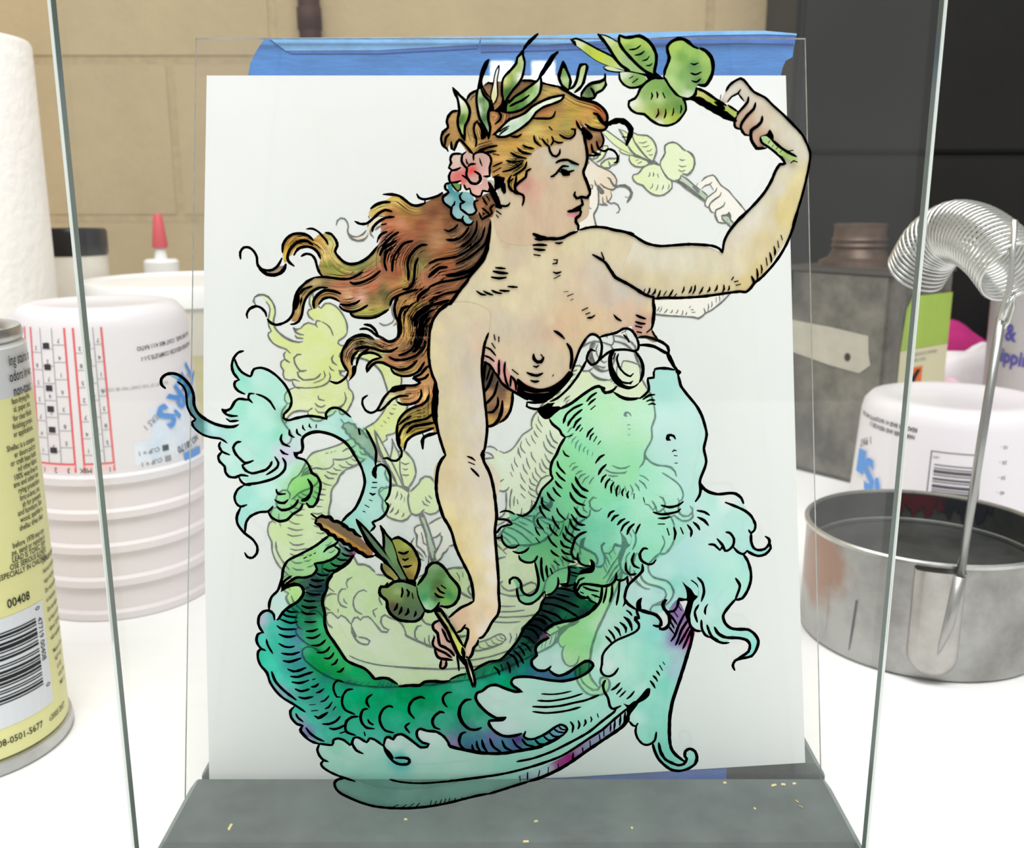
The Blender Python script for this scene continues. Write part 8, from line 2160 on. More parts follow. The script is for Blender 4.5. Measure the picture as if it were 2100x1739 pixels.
G -743,902 -5,-25 16,-44 21,-8 -21,0 -4,-16 23,-28 50,-25 -19,-12 -4,-24 20,-32 64,-37 72,-25 65,-4 80,0 109,17 145,36 36,9 159,57 104,37 71,48 71,55 70,60 62,59 3,47 -19,23 -13,-12 -25,-11 -22,31 -22,54 10,34 -33,42 -16,19 -19,-26 -41,-23 -63,-14 -53,6 -53,10 -42,4 -28,-6 -10,-15 10,-20 32,-23 -25,0 -35,12 -39,17 -28,-6 -25,-19 -17,-4 -7,-23 31,-54 42,-32 36,0 -29,-7 -28,-8 14,-32 28,-27 50,-4 29,12 10,-8 4,-14 39,2 43,20 35,27 21,10 15,-6 9,-16 -20,-27 -42,-20 -53,-26 -65,-13 -61,-14 -64,0 -78,14 24,-9 -53,15 -39,16 -17,32 -32,24 -36,4 -24,9 -11,-5 -4,-24 14,-24 28,-14 -7,-12 -32,6 -36,28 -27,22 -22,-2 -11,-18 -14,8 -15,-10 -8,-28 -45,32 -15,-14 -38,18 -18,-8 -8,-24 -21,16 -25,12 -22,-12 -4,-16|-720,865,c0e8dc 37,19,b0e4d4 90,20,d8f0ec -39,-79,c4eadf -19,-40,b8e6da 126,20,bce8dc -16,60,c4eae0 91,39,e0f2ee 70,-39,d4eee8 71,-20,d0ede6 -16,87,e4f4f0 123,-107,ccece2 -108,-40,c4eade -290,-61,b0dcd0 71,-40,a8d8cc 217,0,b4e0d4 145,40,b8e4d8 -268,105,78d4d0 371,260,e0f0ec 70,39,d8f0ea 71,0,ccefe6 -88,-78,d4efe8 124,-39,d4f2ea -142,-39,e4f4f2 247,137,c8efe4 71,-39,c4eee2 -69,-117,bcecdf -107,-79,b8eadc -107,-40,b4e6d8 284,138,b8ecdf 70,59,c0ede2
G 21,757 93,41 89,48 88,67 71,59 69,59 11,-31 -62,-59 -70,-60 -71,-55 -71,-48 -104,-37|114,786,e4d8e8 107,48,d83c98 -17,-16,d850a0 53,44,d090c0 52,43,d0a8d0 53,48,d0b0d8 35,31,e8d4e8 34,31,f0e0f0
S80 -738,900 -10,-23 6,-24 14,-20 19,-8
S75 -725,829 -11,-12 6,-16 25,-20 35,-18 35,-13 27,-10
S81 -645,754 -29,-6 -14,-16 5,-24 17,-20 36,-21 42,-20 50,-16 62,-8 72,-1 73,7 73,14 73,20 54,15 40,8
S63 -473,748 36,-10 54,-6 54,0 54,5 72,7 54,8 58,8
S46 -443,637 -18,-8
S46 -411,637 -18,-11
S46 -381,643 -19,-14
S52 -360,644 -14,-15
S46 -314,655 -4,-20
S52 -294,653 -8,-16
S52 -274,659 -8,-20
S52 -258,663 -7,-20
S52 -242,665 -5,-18
S52 -220,665 -5,-14
S52 -194,669 -6,-10
S46 -171,673 -7,-12
S46 -147,680 -8,-13
S46 -129,684 -8,-11
S51 112,1111 35,-2 35,3 42,10
S62 97,1083 43,-2 43,6 42,10 42,15
S68 79,1058 51,-2 53,5 53,13 45,11 48,21
S62 79,1037 48,-6 49,4 42,8 42,13
S63 223,994 11,-18 -4,-27
S63 253,998 5,-18 -6,-16
S62 279,1003 2,-15 -7,-12
S57 300,1015 4,-11 -3,-10
S57 325,1027 4,-14
S74 19,825 59,13 71,28 71,39 71,44 52,47 45,39 7,10
S74 -246,741 90,12 90,13 72,16 90,28 89,36 53,35 53,40 53,39 45,44 49,46
S97 64,739 50,18 54,27 53,34 71,56 70,53 53,41 29,32
S46 30,761 2,-22
S52 60,778 0,-33
S52 107,786 -5,-25
S52 141,800 -2,-24
S52 178,816 1,-22
S57 235,862 -1,-32
S63 271,883 2,-21
S57 299,913 2,-28
S57 334,941 4,-28
S57 351,960 1,-27
S57 377,984 -1,-31
S57 393,1000 -3,-40
S68 414,1019 -3,-39
S68 431,1035 -3,-39
B 421,1072 20,-8 24,18 14,-12 -27,-43 -8,-27 -26,-24 17,43 3,31
S81 -93,684 49,17 50,18 58,20
@water_stem 68
F -284,1456 21,3 24,-37 30,-60 31,-60 6,-34 -17,4 -27,53 -24,49 -24,41|-270,1448,6a7850 30,-41,b0b470 24,-56,c0c468 24,-52,c4c858 -41,78,8a9050
S95 -287,1452 23,-37 24,-41 17,-45 20,-49 27,-46
S78 -266,1461 16,-28 24,-41 20,-37 24,-45
S112 -185,1302 6,-37
B -276,1481 8,-14 8,-19 -24,0 -3,8
S112 -203,1272 21,-15 13,-23
S62 -207,1272 5,-26 3,-35
S73 -179,1249 7,-19 7,-21
S78 -163,1257 8,-27 9,-21
S45 -172,1257 10,-4
F -179,1250 16,4 18,-68 7,-31 -11,-8 -13,39|-169,1243,585c48 17,-65,d8d8a8 4,-19,b8c080
S79 -176,1250 12,-49 12,-38 5,-20
S79 -160,1254 12,-46 8,-38 0,-27
F -284,1456 21,3 24,-37 30,-60 31,-60 6,-34 -17,4 -27,53 -24,49 -24,41|-270,1448,6a7850 30,-41,b0b470 24,-56,c0c468 24,-52,c4c858 -41,78,8a9050
S95 -287,1452 23,-37 24,-41 17,-45 20,-49 27,-46
S78 -266,1461 16,-28 24,-41 20,-37 24,-45
S112 -185,1302 6,-37
B -276,1481 8,-14 8,-19 -24,0 -3,8
S112 -203,1272 21,-15 13,-23
S62 -207,1272 5,-26 3,-35
S73 -179,1249 7,-19 7,-21
S78 -163,1257 8,-27 9,-21
S45 -172,1257 10,-4
F -179,1250 16,4 18,-68 7,-31 -11,-8 -13,39|-169,1243,585c48 17,-65,d8d8a8 4,-19,b8c080
S79 -176,1250 12,-49 12,-38 5,-20
S79 -160,1254 12,-46 8,-38 0,-27
@water_leaf 75
F -347,1559 32,43 3,18 18,19 24,1 23,-20 20,-32 24,-29 10,-22 -4,-33 -17,-26 -25,-11 -24,3 -6,19 -11,-22 -18,-15 -20,4 -20,29 -13,41|-288,1628,7a9a70 -10,-29,5f8a50 34,-8,4a7a3c 34,-21,6a9a58 16,-37,6a9a50 -96,11,4f9058 -14,-37,2a8a50 -6,26,5a9058 99,-15,1f7a38 -18,-29,6aa048 -37,55,3a6028 14,18,405f2c 3,-36,70803c -35,-45,70b078 21,23,2f5a28 -35,-34,a0c8a0
S82 -347,1555 18,25 14,22 3,18 18,19 24,1 23,-20 20,-32 24,-29 10,-22 -4,-33 -17,-26 -25,-11 -25,5
S83 -269,1485 -8,-18 -21,-17 -24,4 -16,27 -12,34 -2,29
S66 -260,1553 16,-12
S66 -275,1544 10,-15 17,-8
S66 -284,1522 12,-13 20,-4
F -347,1559 32,43 3,18 18,19 24,1 23,-20 20,-32 24,-29 10,-22 -4,-33 -17,-26 -25,-11 -24,3 -6,19 -11,-22 -18,-15 -20,4 -20,29 -13,41|-288,1628,7a9a70 -10,-29,5f8a50 34,-8,4a7a3c 34,-21,6a9a58 16,-37,6a9a50 -96,11,4f9058 -14,-37,2a8a50 -6,26,5a9058 99,-15,1f7a38 -18,-29,6aa048 -37,55,3a6028 14,18,405f2c 3,-36,70803c -35,-45,70b078 21,23,2f5a28 -35,-34,a0c8a0
S82 -347,1555 18,25 14,22 3,18 18,19 24,1 23,-20 20,-32 24,-29 10,-22 -4,-33 -17,-26 -25,-11 -25,5
S83 -269,1485 -8,-18 -21,-17 -24,4 -16,27 -12,34 -2,29
S66 -260,1553 16,-12
S66 -275,1544 10,-15 17,-8
S66 -284,1522 12,-13 20,-4
@water_leaf 76
F -488,1533 7,15 21,0 28,20 24,3 30,-5 24,-15 3,-25 3,-19 10,-26 13,-33 -8,-18 -21,-19 -34,0 -31,7 -31,23 -13,29 1,19 -17,15|-454,1537,708848 45,14,6a8a58 34,-7,5f7f50 -93,-26,688040 44,-11,6a8040 38,0,4a6838 -34,19,86a060 -19,-56,4a4028 34,-18,3a5030 35,0,465c40 17,-19,4a5c48 -27,48,48643a -59,-37,3a4a28
S83 -354,1551 -24,13 -30,7 -28,-5 -23,-18 -22,0 -7,-15 3,-18 23,-23 1,-25 11,-26 27,-23 31,-7 35,0 21,15 11,22
S66 -404,1544 1,-18 -5,-19
S66 -387,1537 7,-11 -4,-17
S61 -368,1522 3,-20
S72 -423,1481 -4,-14 -9,-13
S72 -408,1467 -3,-15 -8,-13
S72 -384,1461 0,-13 -11,-13
S72 -356,1450 -1,-11 -5,-9
F -488,1533 7,15 21,0 28,20 24,3 30,-5 24,-15 3,-25 3,-19 10,-26 13,-33 -8,-18 -21,-19 -34,0 -31,7 -31,23 -13,29 1,19 -17,15|-454,1537,708848 45,14,6a8a58 34,-7,5f7f50 -93,-26,688040 44,-11,6a8040 38,0,4a6838 -34,19,86a060 -19,-56,4a4028 34,-18,3a5030 35,0,465c40 17,-19,4a5c48 -27,48,48643a -59,-37,3a4a28
S83 -354,1551 -24,13 -30,7 -28,-5 -23,-18 -22,0 -7,-15 3,-18 23,-23 1,-25 11,-26 27,-23 31,-7 35,0 21,15 11,22
S66 -404,1544 1,-18 -5,-19
S66 -387,1537 7,-11 -4,-17
S61 -368,1522 3,-20
S72 -423,1481 -4,-14 -9,-13
S72 -408,1467 -3,-15 -8,-13
S72 -384,1461 0,-13 -11,-13
S72 -356,1450 -1,-11 -5,-9'''
U = 8e-5
def decode(tokens):
    # every point is written as the step from the one before it
    x = y = 0; out = []
    for t in tokens:
        q = t.split(','); x += int(q[0]); y += int(q[1]); out.append(((x*U, y*U), q[2] if len(q) > 2 else None))
    return out
def cname(n): return {'wreath_leaf': 'leaf', 'branch_leaf': 'leaf', 'water_leaf': 'leaf', 'branch_stem': 'stem', 'water_stem': 'stem'}.get(n, n)
PAPERC = {'hair': '#f1dcc2', 'face': '#fbf1e4', 'torso': '#fbf3e8', 'raised_arm': '#fbf5ea', 'lower_arm': '#fbf3e8', 'leaf': '#e6f2b4', 'stem': '#b4c8a8', 'flower': '#f4dcd8', 'belly': '#eaf3cc',
          'skirt': '#f1f6e6', 'tail_fin': '#e3ec94', 'cattail': '#b8a888', 'tail': '#d2e8a2', 'side_fin': '#dceaa8', 'lower_wing': '#e4eebc'}
def paler(h):
    return '#'+''.join('%02x' % int(int(h[i:i+2], 16)*.45+246*.55) for i in (1, 3, 5))
def inside(P, poly):
    x, y = P[:, 0], P[:, 1]; c = np.zeros(len(P), bool); j = len(poly)-1
    for i in range(len(poly)):
        xi, yi = poly[i]; xj, yj = poly[j]
        k = ((yi > y) != (yj > y)) & (x < (xj-xi)*(y-yi)/((yj-yi) if yj != yi else 1e-12)+xi); c ^= k; j = i
    return c
WHITE = .88        # what bare paper shows, to turn sampled colours into filter tints
def fill_mesh(polys):
    """polys: list of (outline, samples, glaze?) -> one mesh with vertex colours, slots 0 paint 1 wash"""
    V = []; F = []; C = []; MI = []
    for qi, (pts, smp, gl) in enumerate(polys):
        b = catmull(pts, True, .0013 if gl else .0011)
        lo, hi = b.min(0), b.max(0); st_ = .0011 if gl else .0009
        gx, gy = np.meshgrid(np.arange(lo[0], hi[0], st_), np.arange(lo[1], hi[1], st_)); g = np.stack([gx.ravel(), gy.ravel()], 1)
        g += rng.uniform(-.2, .2, g.shape)*st_
        g = g[inside(g, b)] if len(g) else g
        if len(g):
            d = np.min(((g[:, None, :]-b[None, ::2, :])**2).sum(2), 1) if len(g)*len(b) < 4e7 else np.ones(len(g)); g = g[d > (st_*.35)**2]
        vin = [Vector(p) for p in b]+[Vector(p) for p in g]
        r = delaunay_2d_cdt(vin, [], [list(range(len(b)))], 1, 1e-7)
        vv = np.array([tuple(p) for p in r[0]]); ff = r[2]
        if not len(vv): continue
        cs = np.array([hx(c) for _, c in smp]) if smp else np.array([[.5, .5, .5]])
        cp = np.array([p for p, _ in smp]) if smp else np.array([[0, 0]])
        d2 = ((vv[:, None, :]-cp[None])**2).sum(2)+2e-7; wgt = d2**-1.6; wgt /= wgt.sum(1, keepdims=True)
        col = wgt @ cs
        col = np.minimum(col/WHITE, 1)**.56 if gl else np.minimum(col*.88, .95)    # the wash is passed twice, towards the paper and back
        base = len(V); zz = qi*6e-6
        V += [(x, y, zz) for x, y in vv]; F += [tuple(i+base for i in f) for f in ff]; C += [tuple(c) for c in col]; MI += [1 if gl else 0]*len(ff)
    me = bpy.data.meshes.new('painted_patch'); me.from_pydata(V, [], F); me.update()
    a = me.color_attributes.new('Col', 'FLOAT_COLOR', 'POINT')
    a.data.foreach_set('color', np.hstack([np.array(C), np.ones((len(C), 1))]).astype(np.float32).ravel())
    me.polygons.foreach_set('material_index', MI)
    n = np.zeros(len(me.polygons)*3); me.polygons.foreach_get('normal', n)
    if n[2::3].mean() < 0: me.flip_normals()
    return me
def ink_mesh(strokes, blobs, wf=1.0, step=.0012, wob=.10):
    V = []; F = []
    for w_, pts in strokes:
        p = catmull(pts, False, step); n = len(p)
        if n < 2: continue
        t = np.gradient(p, axis=0); t /= np.linalg.norm(t, axis=1, keepdims=True)+1e-12; nn = np.stack([-t[:, 1], t[:, 0]], 1)
        s = np.linspace(0, 1, n); L = np.sum(np.linalg.norm(np.diff(p, axis=0), axis=1)); e = min(.3, w_*1.6/max(L, 1e-5))
        h = w_*wf*.5*(np.clip(np.minimum(s, 1-s)/max(e, 1e-4), 0, 1)*.45+.55)*(1+wob*rng.standard_normal(n))
        p = np.vstack([p[:1]-t[:1]*w_*wf*.3, p, p[-1:]+t[-1:]*w_*wf*.3]); nn = np.vstack([nn[:1], nn, nn[-1:]]); h = np.hstack([h[:1]*.4, h, h[-1:]*.4])
        b = len(V); A = p+nn*h[:, None]; B = p-nn*h[:, None]
        for i in range(n+2): V += [(A[i, 0], A[i, 1], 0), (B[i, 0], B[i, 1], 0)]
        F += [(b+2*i, b+2*i+1, b+2*i+3, b+2*i+2) for i in range(n+1)]
    for pts in blobs:
        q = catmull(pts, True, .0008); r = delaunay_2d_cdt([Vector(v) for v in q], [], [list(range(len(q)))], 1, 1e-7)
        b = len(V); V += [(v[0], v[1], 0) for v in r[0]]; F += [tuple(i+b for i in f) for f in r[2]]
    me = bpy.data.meshes.new('ink_lines'); me.from_pydata(V, [], F); me.update(); return me
def strand_mesh(strokes, smp, outl):
    V = []; F = []; C = []; cs = np.array([hx(c) for _, c in smp]); cp = np.array([p for p, _ in smp])
    for w_, pts in strokes:
        p = catmull(pts, False, .0014); n = len(p)
        if n < 5: continue
        t = np.gradient(p, axis=0); t /= np.linalg.norm(t, axis=1, keepdims=True)+1e-12; nn = np.stack([-t[:, 1], t[:, 0]], 1)
        for off in (-4.2, -3.2, -2.3, -1.6, -1.1, 1.1, 1.6, 2.3, 3.2, 4.2):
            a, e = sorted(rng.integers(0, n, 2)); 
            if e-a < 4: a, e = 0, n-1
            q = p[a:e+1]+nn[a:e+1]*off*w_*rng.uniform(.7, 1.2); m_ = len(q); s = np.linspace(0, 1, m_)
            ok = np.zeros(m_, bool)
            for pl in outl: ok |= inside(q, pl)
            if not ok.all(): continue
            h = w_*rng.uniform(.10, .22)*np.sin(math.pi*np.clip(s, .02, .98))
            d2 = ((q[:, None]-cp[None])**2).sum(2)+3e-7; wt = d2**-1.6; wt /= wt.sum(1, keepdims=True)
            col = np.clip((wt@cs)*(rng.uniform(1.2, 1.7) if rng.random() < .6 else rng.uniform(.5, .75)), 0, .9)
            b = len(V); A = q+nn[a:e+1]*h[:, None]; B = q-nn[a:e+1]*h[:, None]
            for i in range(m_): V += [(A[i, 0], A[i, 1], 0), (B[i, 0], B[i, 1], 0)]; C += [tuple(col[i])]*2
            F += [(b+2*i, b+2*i+1, b+2*i+3, b+2*i+2) for i in range(m_-1)]
    me = bpy.data.meshes.new('brush_strands'); me.from_pydata(V, [], F); me.update()
    at = me.color_attributes.new('Col', 'FLOAT_COLOR', 'POINT'); at.data.foreach_set('color', np.hstack([np.array(C)*.88, np.ones((len(C), 1))]).astype(np.float32).ravel()); return me
# the drawing on the paper is the same design at the same size, turned 10.8 degrees clockwise
DRAW = Matrix(((.98365, .18751, 0, -.03300), (-.18764, .95140, 0, -.02183), (0, 0, 1, 0), (0, 0, 0, 1)))
def layer(o, z, paper=False):
    o.location = (0, 0, z)
    if paper: o.matrix_local = DRAW.copy(); o.location.z = z
blocks = [b.split('\n') for b in DATA.strip().split('@')[1:]]
for blk in sorted(blocks, key=lambda b: int(b[0].split()[1])):
    name, order = blk[0].split(); order = int(order); nm = cname(name)
    polys = []; strokes = []; blobs = []
    for ln in blk[1:]:
        if not ln.strip(): continue
        a, _, c = ln.partition('|'); tk = a.split(); k = tk[0][0]
        pts = [p for p, _q in decode(tk[1:])]
        if k == 'S': strokes.append((int(tk[0][1:])*1e-5, pts))
        elif k == 'B': blobs.append(pts)
        else:
            smp = decode(c.split())
            polys.append((pts, smp, k == 'G'))
    z = order*1.6e-5; zi = (max(order, 32)+.5)*1.6e-5
    if name in ('cattail', 'water_stem') or nm == 'leaf' or name == 'flower' or name == 'branch_stem': zi = z+(len(polys)+1)*6e-6
    im = ink_mesh(strokes, blobs, 1.12)
    pm = PENCIL; pim = ink_mesh(strokes, blobs if name not in ('torso',) else [], .8, .0022, .2)
    if polys:
        fm = fill_mesh(polys)
        o = link('painted_'+nm, fm, gp, [PAINT_HAIR if name == 'hair' else PAINT, GLAZE]); layer(o, z)
        if name == 'hair':
            sm_ = link('brush_strands', strand_mesh(strokes, [q for _p, sm, _g in polys for q in sm], [catmull(_p, True, .002) for _p, _s, _g in polys]), o, PAINT); sm_.location = (0, 0, 8e-5)
        i = link('ink_lines', im, o, INK); i.location = (0, 0, zi-z)
        pc = link('drawn_'+nm, fm, pp); layer(pc, -.0022+.00008+order*1e-6, True)
        for sl in pc.material_slots:
            sl.link = 'OBJECT'; sl.material = mat('pencil_'+nm, PAPERC.get(nm, '#eef2d0'), .9, nscale=55, col2=paler(PAPERC.get(nm, '#eef2d0')), bump=.1, bscale=900, spec=.1, ramp=(.40, .72))
        j = link('pencil_lines', pim, pc, PENCIL); j.location = (0, 0, .00012)
    else:
        o = link('painted_'+nm, im, gp, INK); layer(o, zi)
        pc = link('drawn_'+nm, pim, pp, PENCIL); layer(pc, -.0022+.0002, True)

# ------------------------------------------------------------------ spray can, front left
WHITEP = mat('white_plastic', '#f1f0ee', .35, noise=.02, nscale=20)
TIN = mat('tin_metal', '#b9bab8', .32, metal=.8, noise=.15, nscale=40)
DARKT = mat('dark_print', '#2a2a22', .7)
can = thing('spray_can', 'yellow and silver spray can with barcode at the left edge', 'can', (-.2410, .393, 0), math.atan2(.2410, .393))
rc = .0400
lathed('body', [(rc-.002, .006), (rc, .0075), (rc, .157)], mat('yellow_label', '#e4e2a0', .4, noise=.03, nscale=30, spec=.5), can, 64)
lathed('upper_band', [(rc, .157), (rc-.0006, .1765), (rc-.0028, .1785)], mat('silver_label', '#d3d6d8', .35, noise=.03, nscale=30, metal=.2), can, 64)
lathed('bottom_rim', [(rc-.006, .0005), (rc+.001, .0005), (rc+.0018, .003), (rc+.0012, .0062), (rc-.002, .0068)], TIN, can, 64)
lathed('top_rim', [(rc-.0035, .1775), (rc-.0018, .1790), (rc-.0012, .1815), (rc-.0022, .184), (rc-.005, .1835), (rc-.008, .181), (rc-.012, .182)], TIN, can, 64)
lathed('cap', [(rc-.0105, .181), (rc-.010, .206), (rc-.0125, .210), (.0, .211)], WHITEP, can, 48)
pr = Print(cyl(rc, .0003)); zr = lambda row: .159-.000192*(row-842)
def right(P, t, xr, y, size, sq, bold=0):
    V, F = glyphs(t, bold); wd = V[:, 0].max()*size*sq if len(V) else 0; P.text(t, xr-wd, y, size, 0, sq, bold)
for t, row, xr in (('ing stains in', 752, .0520), ('odors in wo', 786, .0525), ('non-toxic', 818, .0500)): right(pr, t, xr, zr(row)-.0065, .0064, .62, .01)
body = ['fast-drying fini', 'al, paper, etc.', 'for clear finish', 'finishing projec', 'er applications.', '', 'Shellac is a compou', 'er doors and tri', 'or craft base hobb', 'nd other fabric', '100% wax-free to', 'ane and other too', 'rying protection', 'bric-a-brac, etc.', 'sh for preventi', 'and furniture. See', 'wood, sparkler a', 'shellac dries clear', '',
        'before 1978 may con', 'pe, sand or remove ol', 'LEAD IS TOXIC. EXP', 'OSE SERIOUS ILLNESS', 'ESPECIALLY IN CHILDREN.']
rows = [842, 859, 878, 895, 912, 924, 938, 955, 971, 987, 1003, 1018, 1034, 1051, 1067, 1082, 1098, 1115, 1130, 1147, 1162, 1177, 1192, 1207]
for t, row in zip(body, rows):
    if t: right(pr, t, .0465 if row < 1130 else .0455, zr(row)-.0048, .0034, .72, .012)
for k in range(9): pr.text(('DANGER: Extremely', 'Aerosol contents', 'vapor harmful', 'Do not puncture', 'or incinerate', 'Do not expose', 'to heat or store', 'above 120 F use', 'with ventilation')[k], .0405, zr(1215+k*23)-.0045, .0030, 0, .72, .02 if k == 0 else .01)
for k, t in enumerate(('Made in USA', 'NET WT', '12 OZ', 'VOC 500', 'MIR 1.2')): pr.text(t, .0415+k*.0008, zr(1440+k*22)-.003, .0027, 0, .8, .008)
pr.text('00408', .0190, zr(1290)-.0015, .0054, 0, .82, .012)
pr.text('08-0501-5677', .0085, zr(1600)-.0005, .0042, 0, .86, .008)
pr.text('c2005 DIST', .033, zr(1600)-.0005, .0036, 0, .8, .008)
pr.build('label_print', DARKT, can)
wp = Print(cyl(rc, .00018)); wp.rect(-.026, .0372, zr(1562), zr(1316)); wp.build('barcode_panel', mat('barcode_white', '#dfe3e8', .45), can)
bc = Print(cyl(rc, .0003)); z = zr(1338); i = 0
for wd in (3, 1, 1, 2, 1, 1, 2, 2, 1, 3, 1, 1, 2, 1, 1, 2, 3, 1, 1, 1, 2, 2, 1, 1, 1, 3, 1, 2, 1, 1, 2, 1, 1, 1, 2, 1, 1, 2, 1, 1):
    h = wd*.00055
    if i % 2: bc.rect(-.026, .0318, z-h, z)
    z -= h; i += 1
bc.text('0', .0322, zr(1318)-.001, .0040, -90, .9); bc.text('47719 00408', .0328, zr(1345)-.001, .0042, -90, .90)
bc.text('0', .0334, zr(1505)-.001, .0040, -90, .9); bc.build('barcode', mat('barcode_black', '#15151a', .6), can)

# ------------------------------------------------------------------ mixing cups
CUPW = mat('frosted_cup', '#f7f4f7', .3, trans=.35, spec=.5)
CUPR = mat('frosted_cup_lip', '#f8f1f2', .35, trans=.25, spec=.5)
def cup_profile(r1, r2, h, t=.0015):
    return [(r2+.0022, 0), (r2+.0024, .004), (r2+.0004, .0055), (r2, .008), (r1+.0006, h-.012), (r1-.0008, h-.006), (r1-.005, h-.0012), (r1-.010, h), (r1*.70, h-.0002), (r1*.66, h-.0012), (0, h-.0012)]
def cup(loc, r1, r2, h, label, group=None, rot=0):
    t = thing('mixing_cup', label, 'cup', loc, rot, group)
    lathed('cup_wall', cup_profile(r1, r2, h), CUPW, t, 64); return t
cx, cy = -.2405, .570
names = ['frosted plastic mixing cup, lowest of the upturned stack beside the can', 'frosted plastic mixing cup, second lowest in the upturned stack', 'frosted plastic mixing cup, middle one of the upturned stack', 'frosted plastic mixing cup, second from the top of the upturned stack',
         'upturned plastic mixing cup with red tables and blue lettering, topping the stack']
r1, r2, ch = .0474, .0518, .0965
for k in range(5):
    t = thing('mixing_cup', names[k], 'cup', (cx, cy, .0005+.02*k), math.atan2(-cx, cy), 'stack of upturned cups')
    prof = cup_profile(r1, r2, ch) if k == 4 else [(r2+.0022, 0), (r2+.0024, .004), (r2+.0004, .0055), (r2, .008), (r2-.0010, .0215), (r2-.0035, .0225), (r2-.006, .024), (r1-.004, ch-.022), (r1*.6, ch-.021)]
    if k == 4: lathed('cup_wall', prof, CUPW, t, 64)
    else: lathed('cup_wall', [(r2+.0022, 0), (r2+.0024, .004), (r2+.0002, .0055), (r2-.0006, .0195), (r2-.004, .0197), (r2-.004, .004), (r2-.001, .001)], CUPR, t, 64)
    top = t
rf = lambda z: r2+(r1+.0006-r2)*max(0, z-.008)/(ch-.020)
RED = mat('red_print', '#e0656c', .6); BLU = mat('blue_print', '#3f8fe0', .6); GRY = mat('grey_print', '#8f8f94', .6); BLK2 = mat('black_print', '#33313a', .6)
red = Print(cyl(rf)); gry = Print(cyl(rf, .0003)); bk = Print(cyl(rf, .00035)); blu = Print(cyl(rf, .0009)); pk = Print(cyl(rf, .00012))
A = lambda deg: R(deg)*r2
z0, z1 = .004, .087
for (a0, a1, mids) in ((-84, -54, (-72, -64)), (-48, -23, (-40, -31.5)), (-17.5, -.5, (-11, -5.5))):
    for a in (a0, a1): red.rect(A(a)-.0006, A(a)+.0006, z0, z1)
    red.rect(A(a0), A(a1), z0-.0005, z0+.0006); red.rect(A(a0), A(a1), z0+.0075, z0+.0085)
    pk.rect(A(a0), A(a1), z0, z0+.008)
    for a in mids: gry.rect(A(a)-.0002, A(a)+.0002, z0+.008, z1)
    cols = [a0]+list(mids)+[a1]
    for ci in range(len(cols)-1):
        xm = (A(cols[ci])+A(cols[ci+1]))/2
        bk.text('123'[ci] if a0 < -20 else ('MIX', '1', '1')[ci], xm+.001, z0+.0058, .0042, 180, .9)
        for q in range(8):
            zz = z0+.014+q*.0094+(ci % 3)*.0022
            if zz < z1-.004:
                bk.text(str((q*3+ci*2) % 8+1), xm+.0008, zz+.0024, .0033, 180)
                gry.rect(A(cols[ci])+.0004, A(cols[ci+1])-.0004, zz-.0012, zz-.0009)
for q in range(6):
    bk.rect(A(-38.5), A(-33.8), .018+q*.0115, .0212+q*.0115)
    bk.rect(A(-70.5), A(-66), .020+q*.0105, .0228+q*.0105)
bk.text('READ MIX BASE . COAT MIX 4:1:1 RATIO', A(74), .0782, .0034, 184, .8, .02); bk.text('HARDENER REDUCER COMPLETE 2-1-1', A(74), .0722, .0034, 184, .8, .02)
gry.text('LINERS 1', A(62), .0548, .0055, 222, .9, .01); gry.text('LINERS 1', A(34), .0400, .005, 215, .9, .01)
gry.text('NO PART OF THIS CHART MAY BE COPIED', A(40), .0535, .0026, 180, .8)
blu.text("TER'S", A(17)+.043, .0640, .0205, 219, .9, .03)
blu.rect(A(46), A(66), .003, .010)
pb = Print(cyl(rf, .00012)); pb.rect(A(12), A(64), .004, .022); pb.rect(A(24), A(60), .022, .040); pb.build('blue_smear', mat('pale_blue_print', '#cfdff2', .5, noise=.08, nscale=70, col2='#e9eef6'), top)
bk.text('CUP = 1', A(28), .0172, .0036, 184); bk.rect(A(30), A(34.5), .0142, .0175); bk.text('CUP = 1', A(29), .0108, .0036, 184); gry.rect(A(31), A(35.5), .0078, .011)
bk.text('NO.38170', A(66), .0175, .0058, 188, .9, .02)
pk.build('table_shading', mat('pink_print', '#f0d0d2', .6), top); red.build('red_table', RED, top); gry.build('grey_print', GRY, top); bk.build('black_print', BLK2, top); blu.build('blue_lettering', BLU, top)

# right hand cup
R1, R2, CH = .0635, .0690, .100
c2 = cup((.3145, .672, .0005), R1, R2, CH, 'large upturned white mixing cup with printed barcode behind the metal pan', None, math.atan2(-.3145, .672))
rf2 = lambda z: R2+(R1+.0006-R2)*max(0, z-.008)/(CH-.020)
bk = Print(cyl(rf2, .0003)); gry = Print(cyl(rf2, .0003)); blu = Print(cyl(rf2, .0014)); A2 = lambda d: R(d)*R2
bk.text('READ MIX BASE 4:1 RATIO', A2(-21), .0865, .0040, 178, .8, .03); bk.text('HARDENER AND REDUCER 2 1', A2(-22), .0815, .0040, 178, .8, .03)
bk.text('RATIO MIX READ', A2(-52), .0870, .004, 178, .8, .02); bk.text('1 PINT', A2(-54), .0735, .0075, 200, .9, .01)
blu.text("'S", A2(-44), .0600, .030, 196, .9, .04); blu.rect(A2(-66), A2(-56), .045, .062)
x0, x1 = A2(-12), A2(15); gry.rect(x0, x1, .0730, .0736); gry.rect(x0, x0+.0007, .006, .0736); gry.rect(x1-.0007, x1, .006, .0736); gry.text('UPC', x0+.006, .0705, .0026, 180)
z = .0650
for k, wd in enumerate((1, 2, 1, 1, 3, 1, 1, 2, 2, 1, 1, 2, 3, 1, 1, 1, 2, 1, 1, 2, 1, 3, 1, 1, 2, 1, 1, 2, 1, 1)):
    if k % 2 == 0: gry.rect(x0+.003, x1-.003, z-wd*.00068, z)
    z -= wd*.00075
sm = Print(cyl(rf2, .0003))
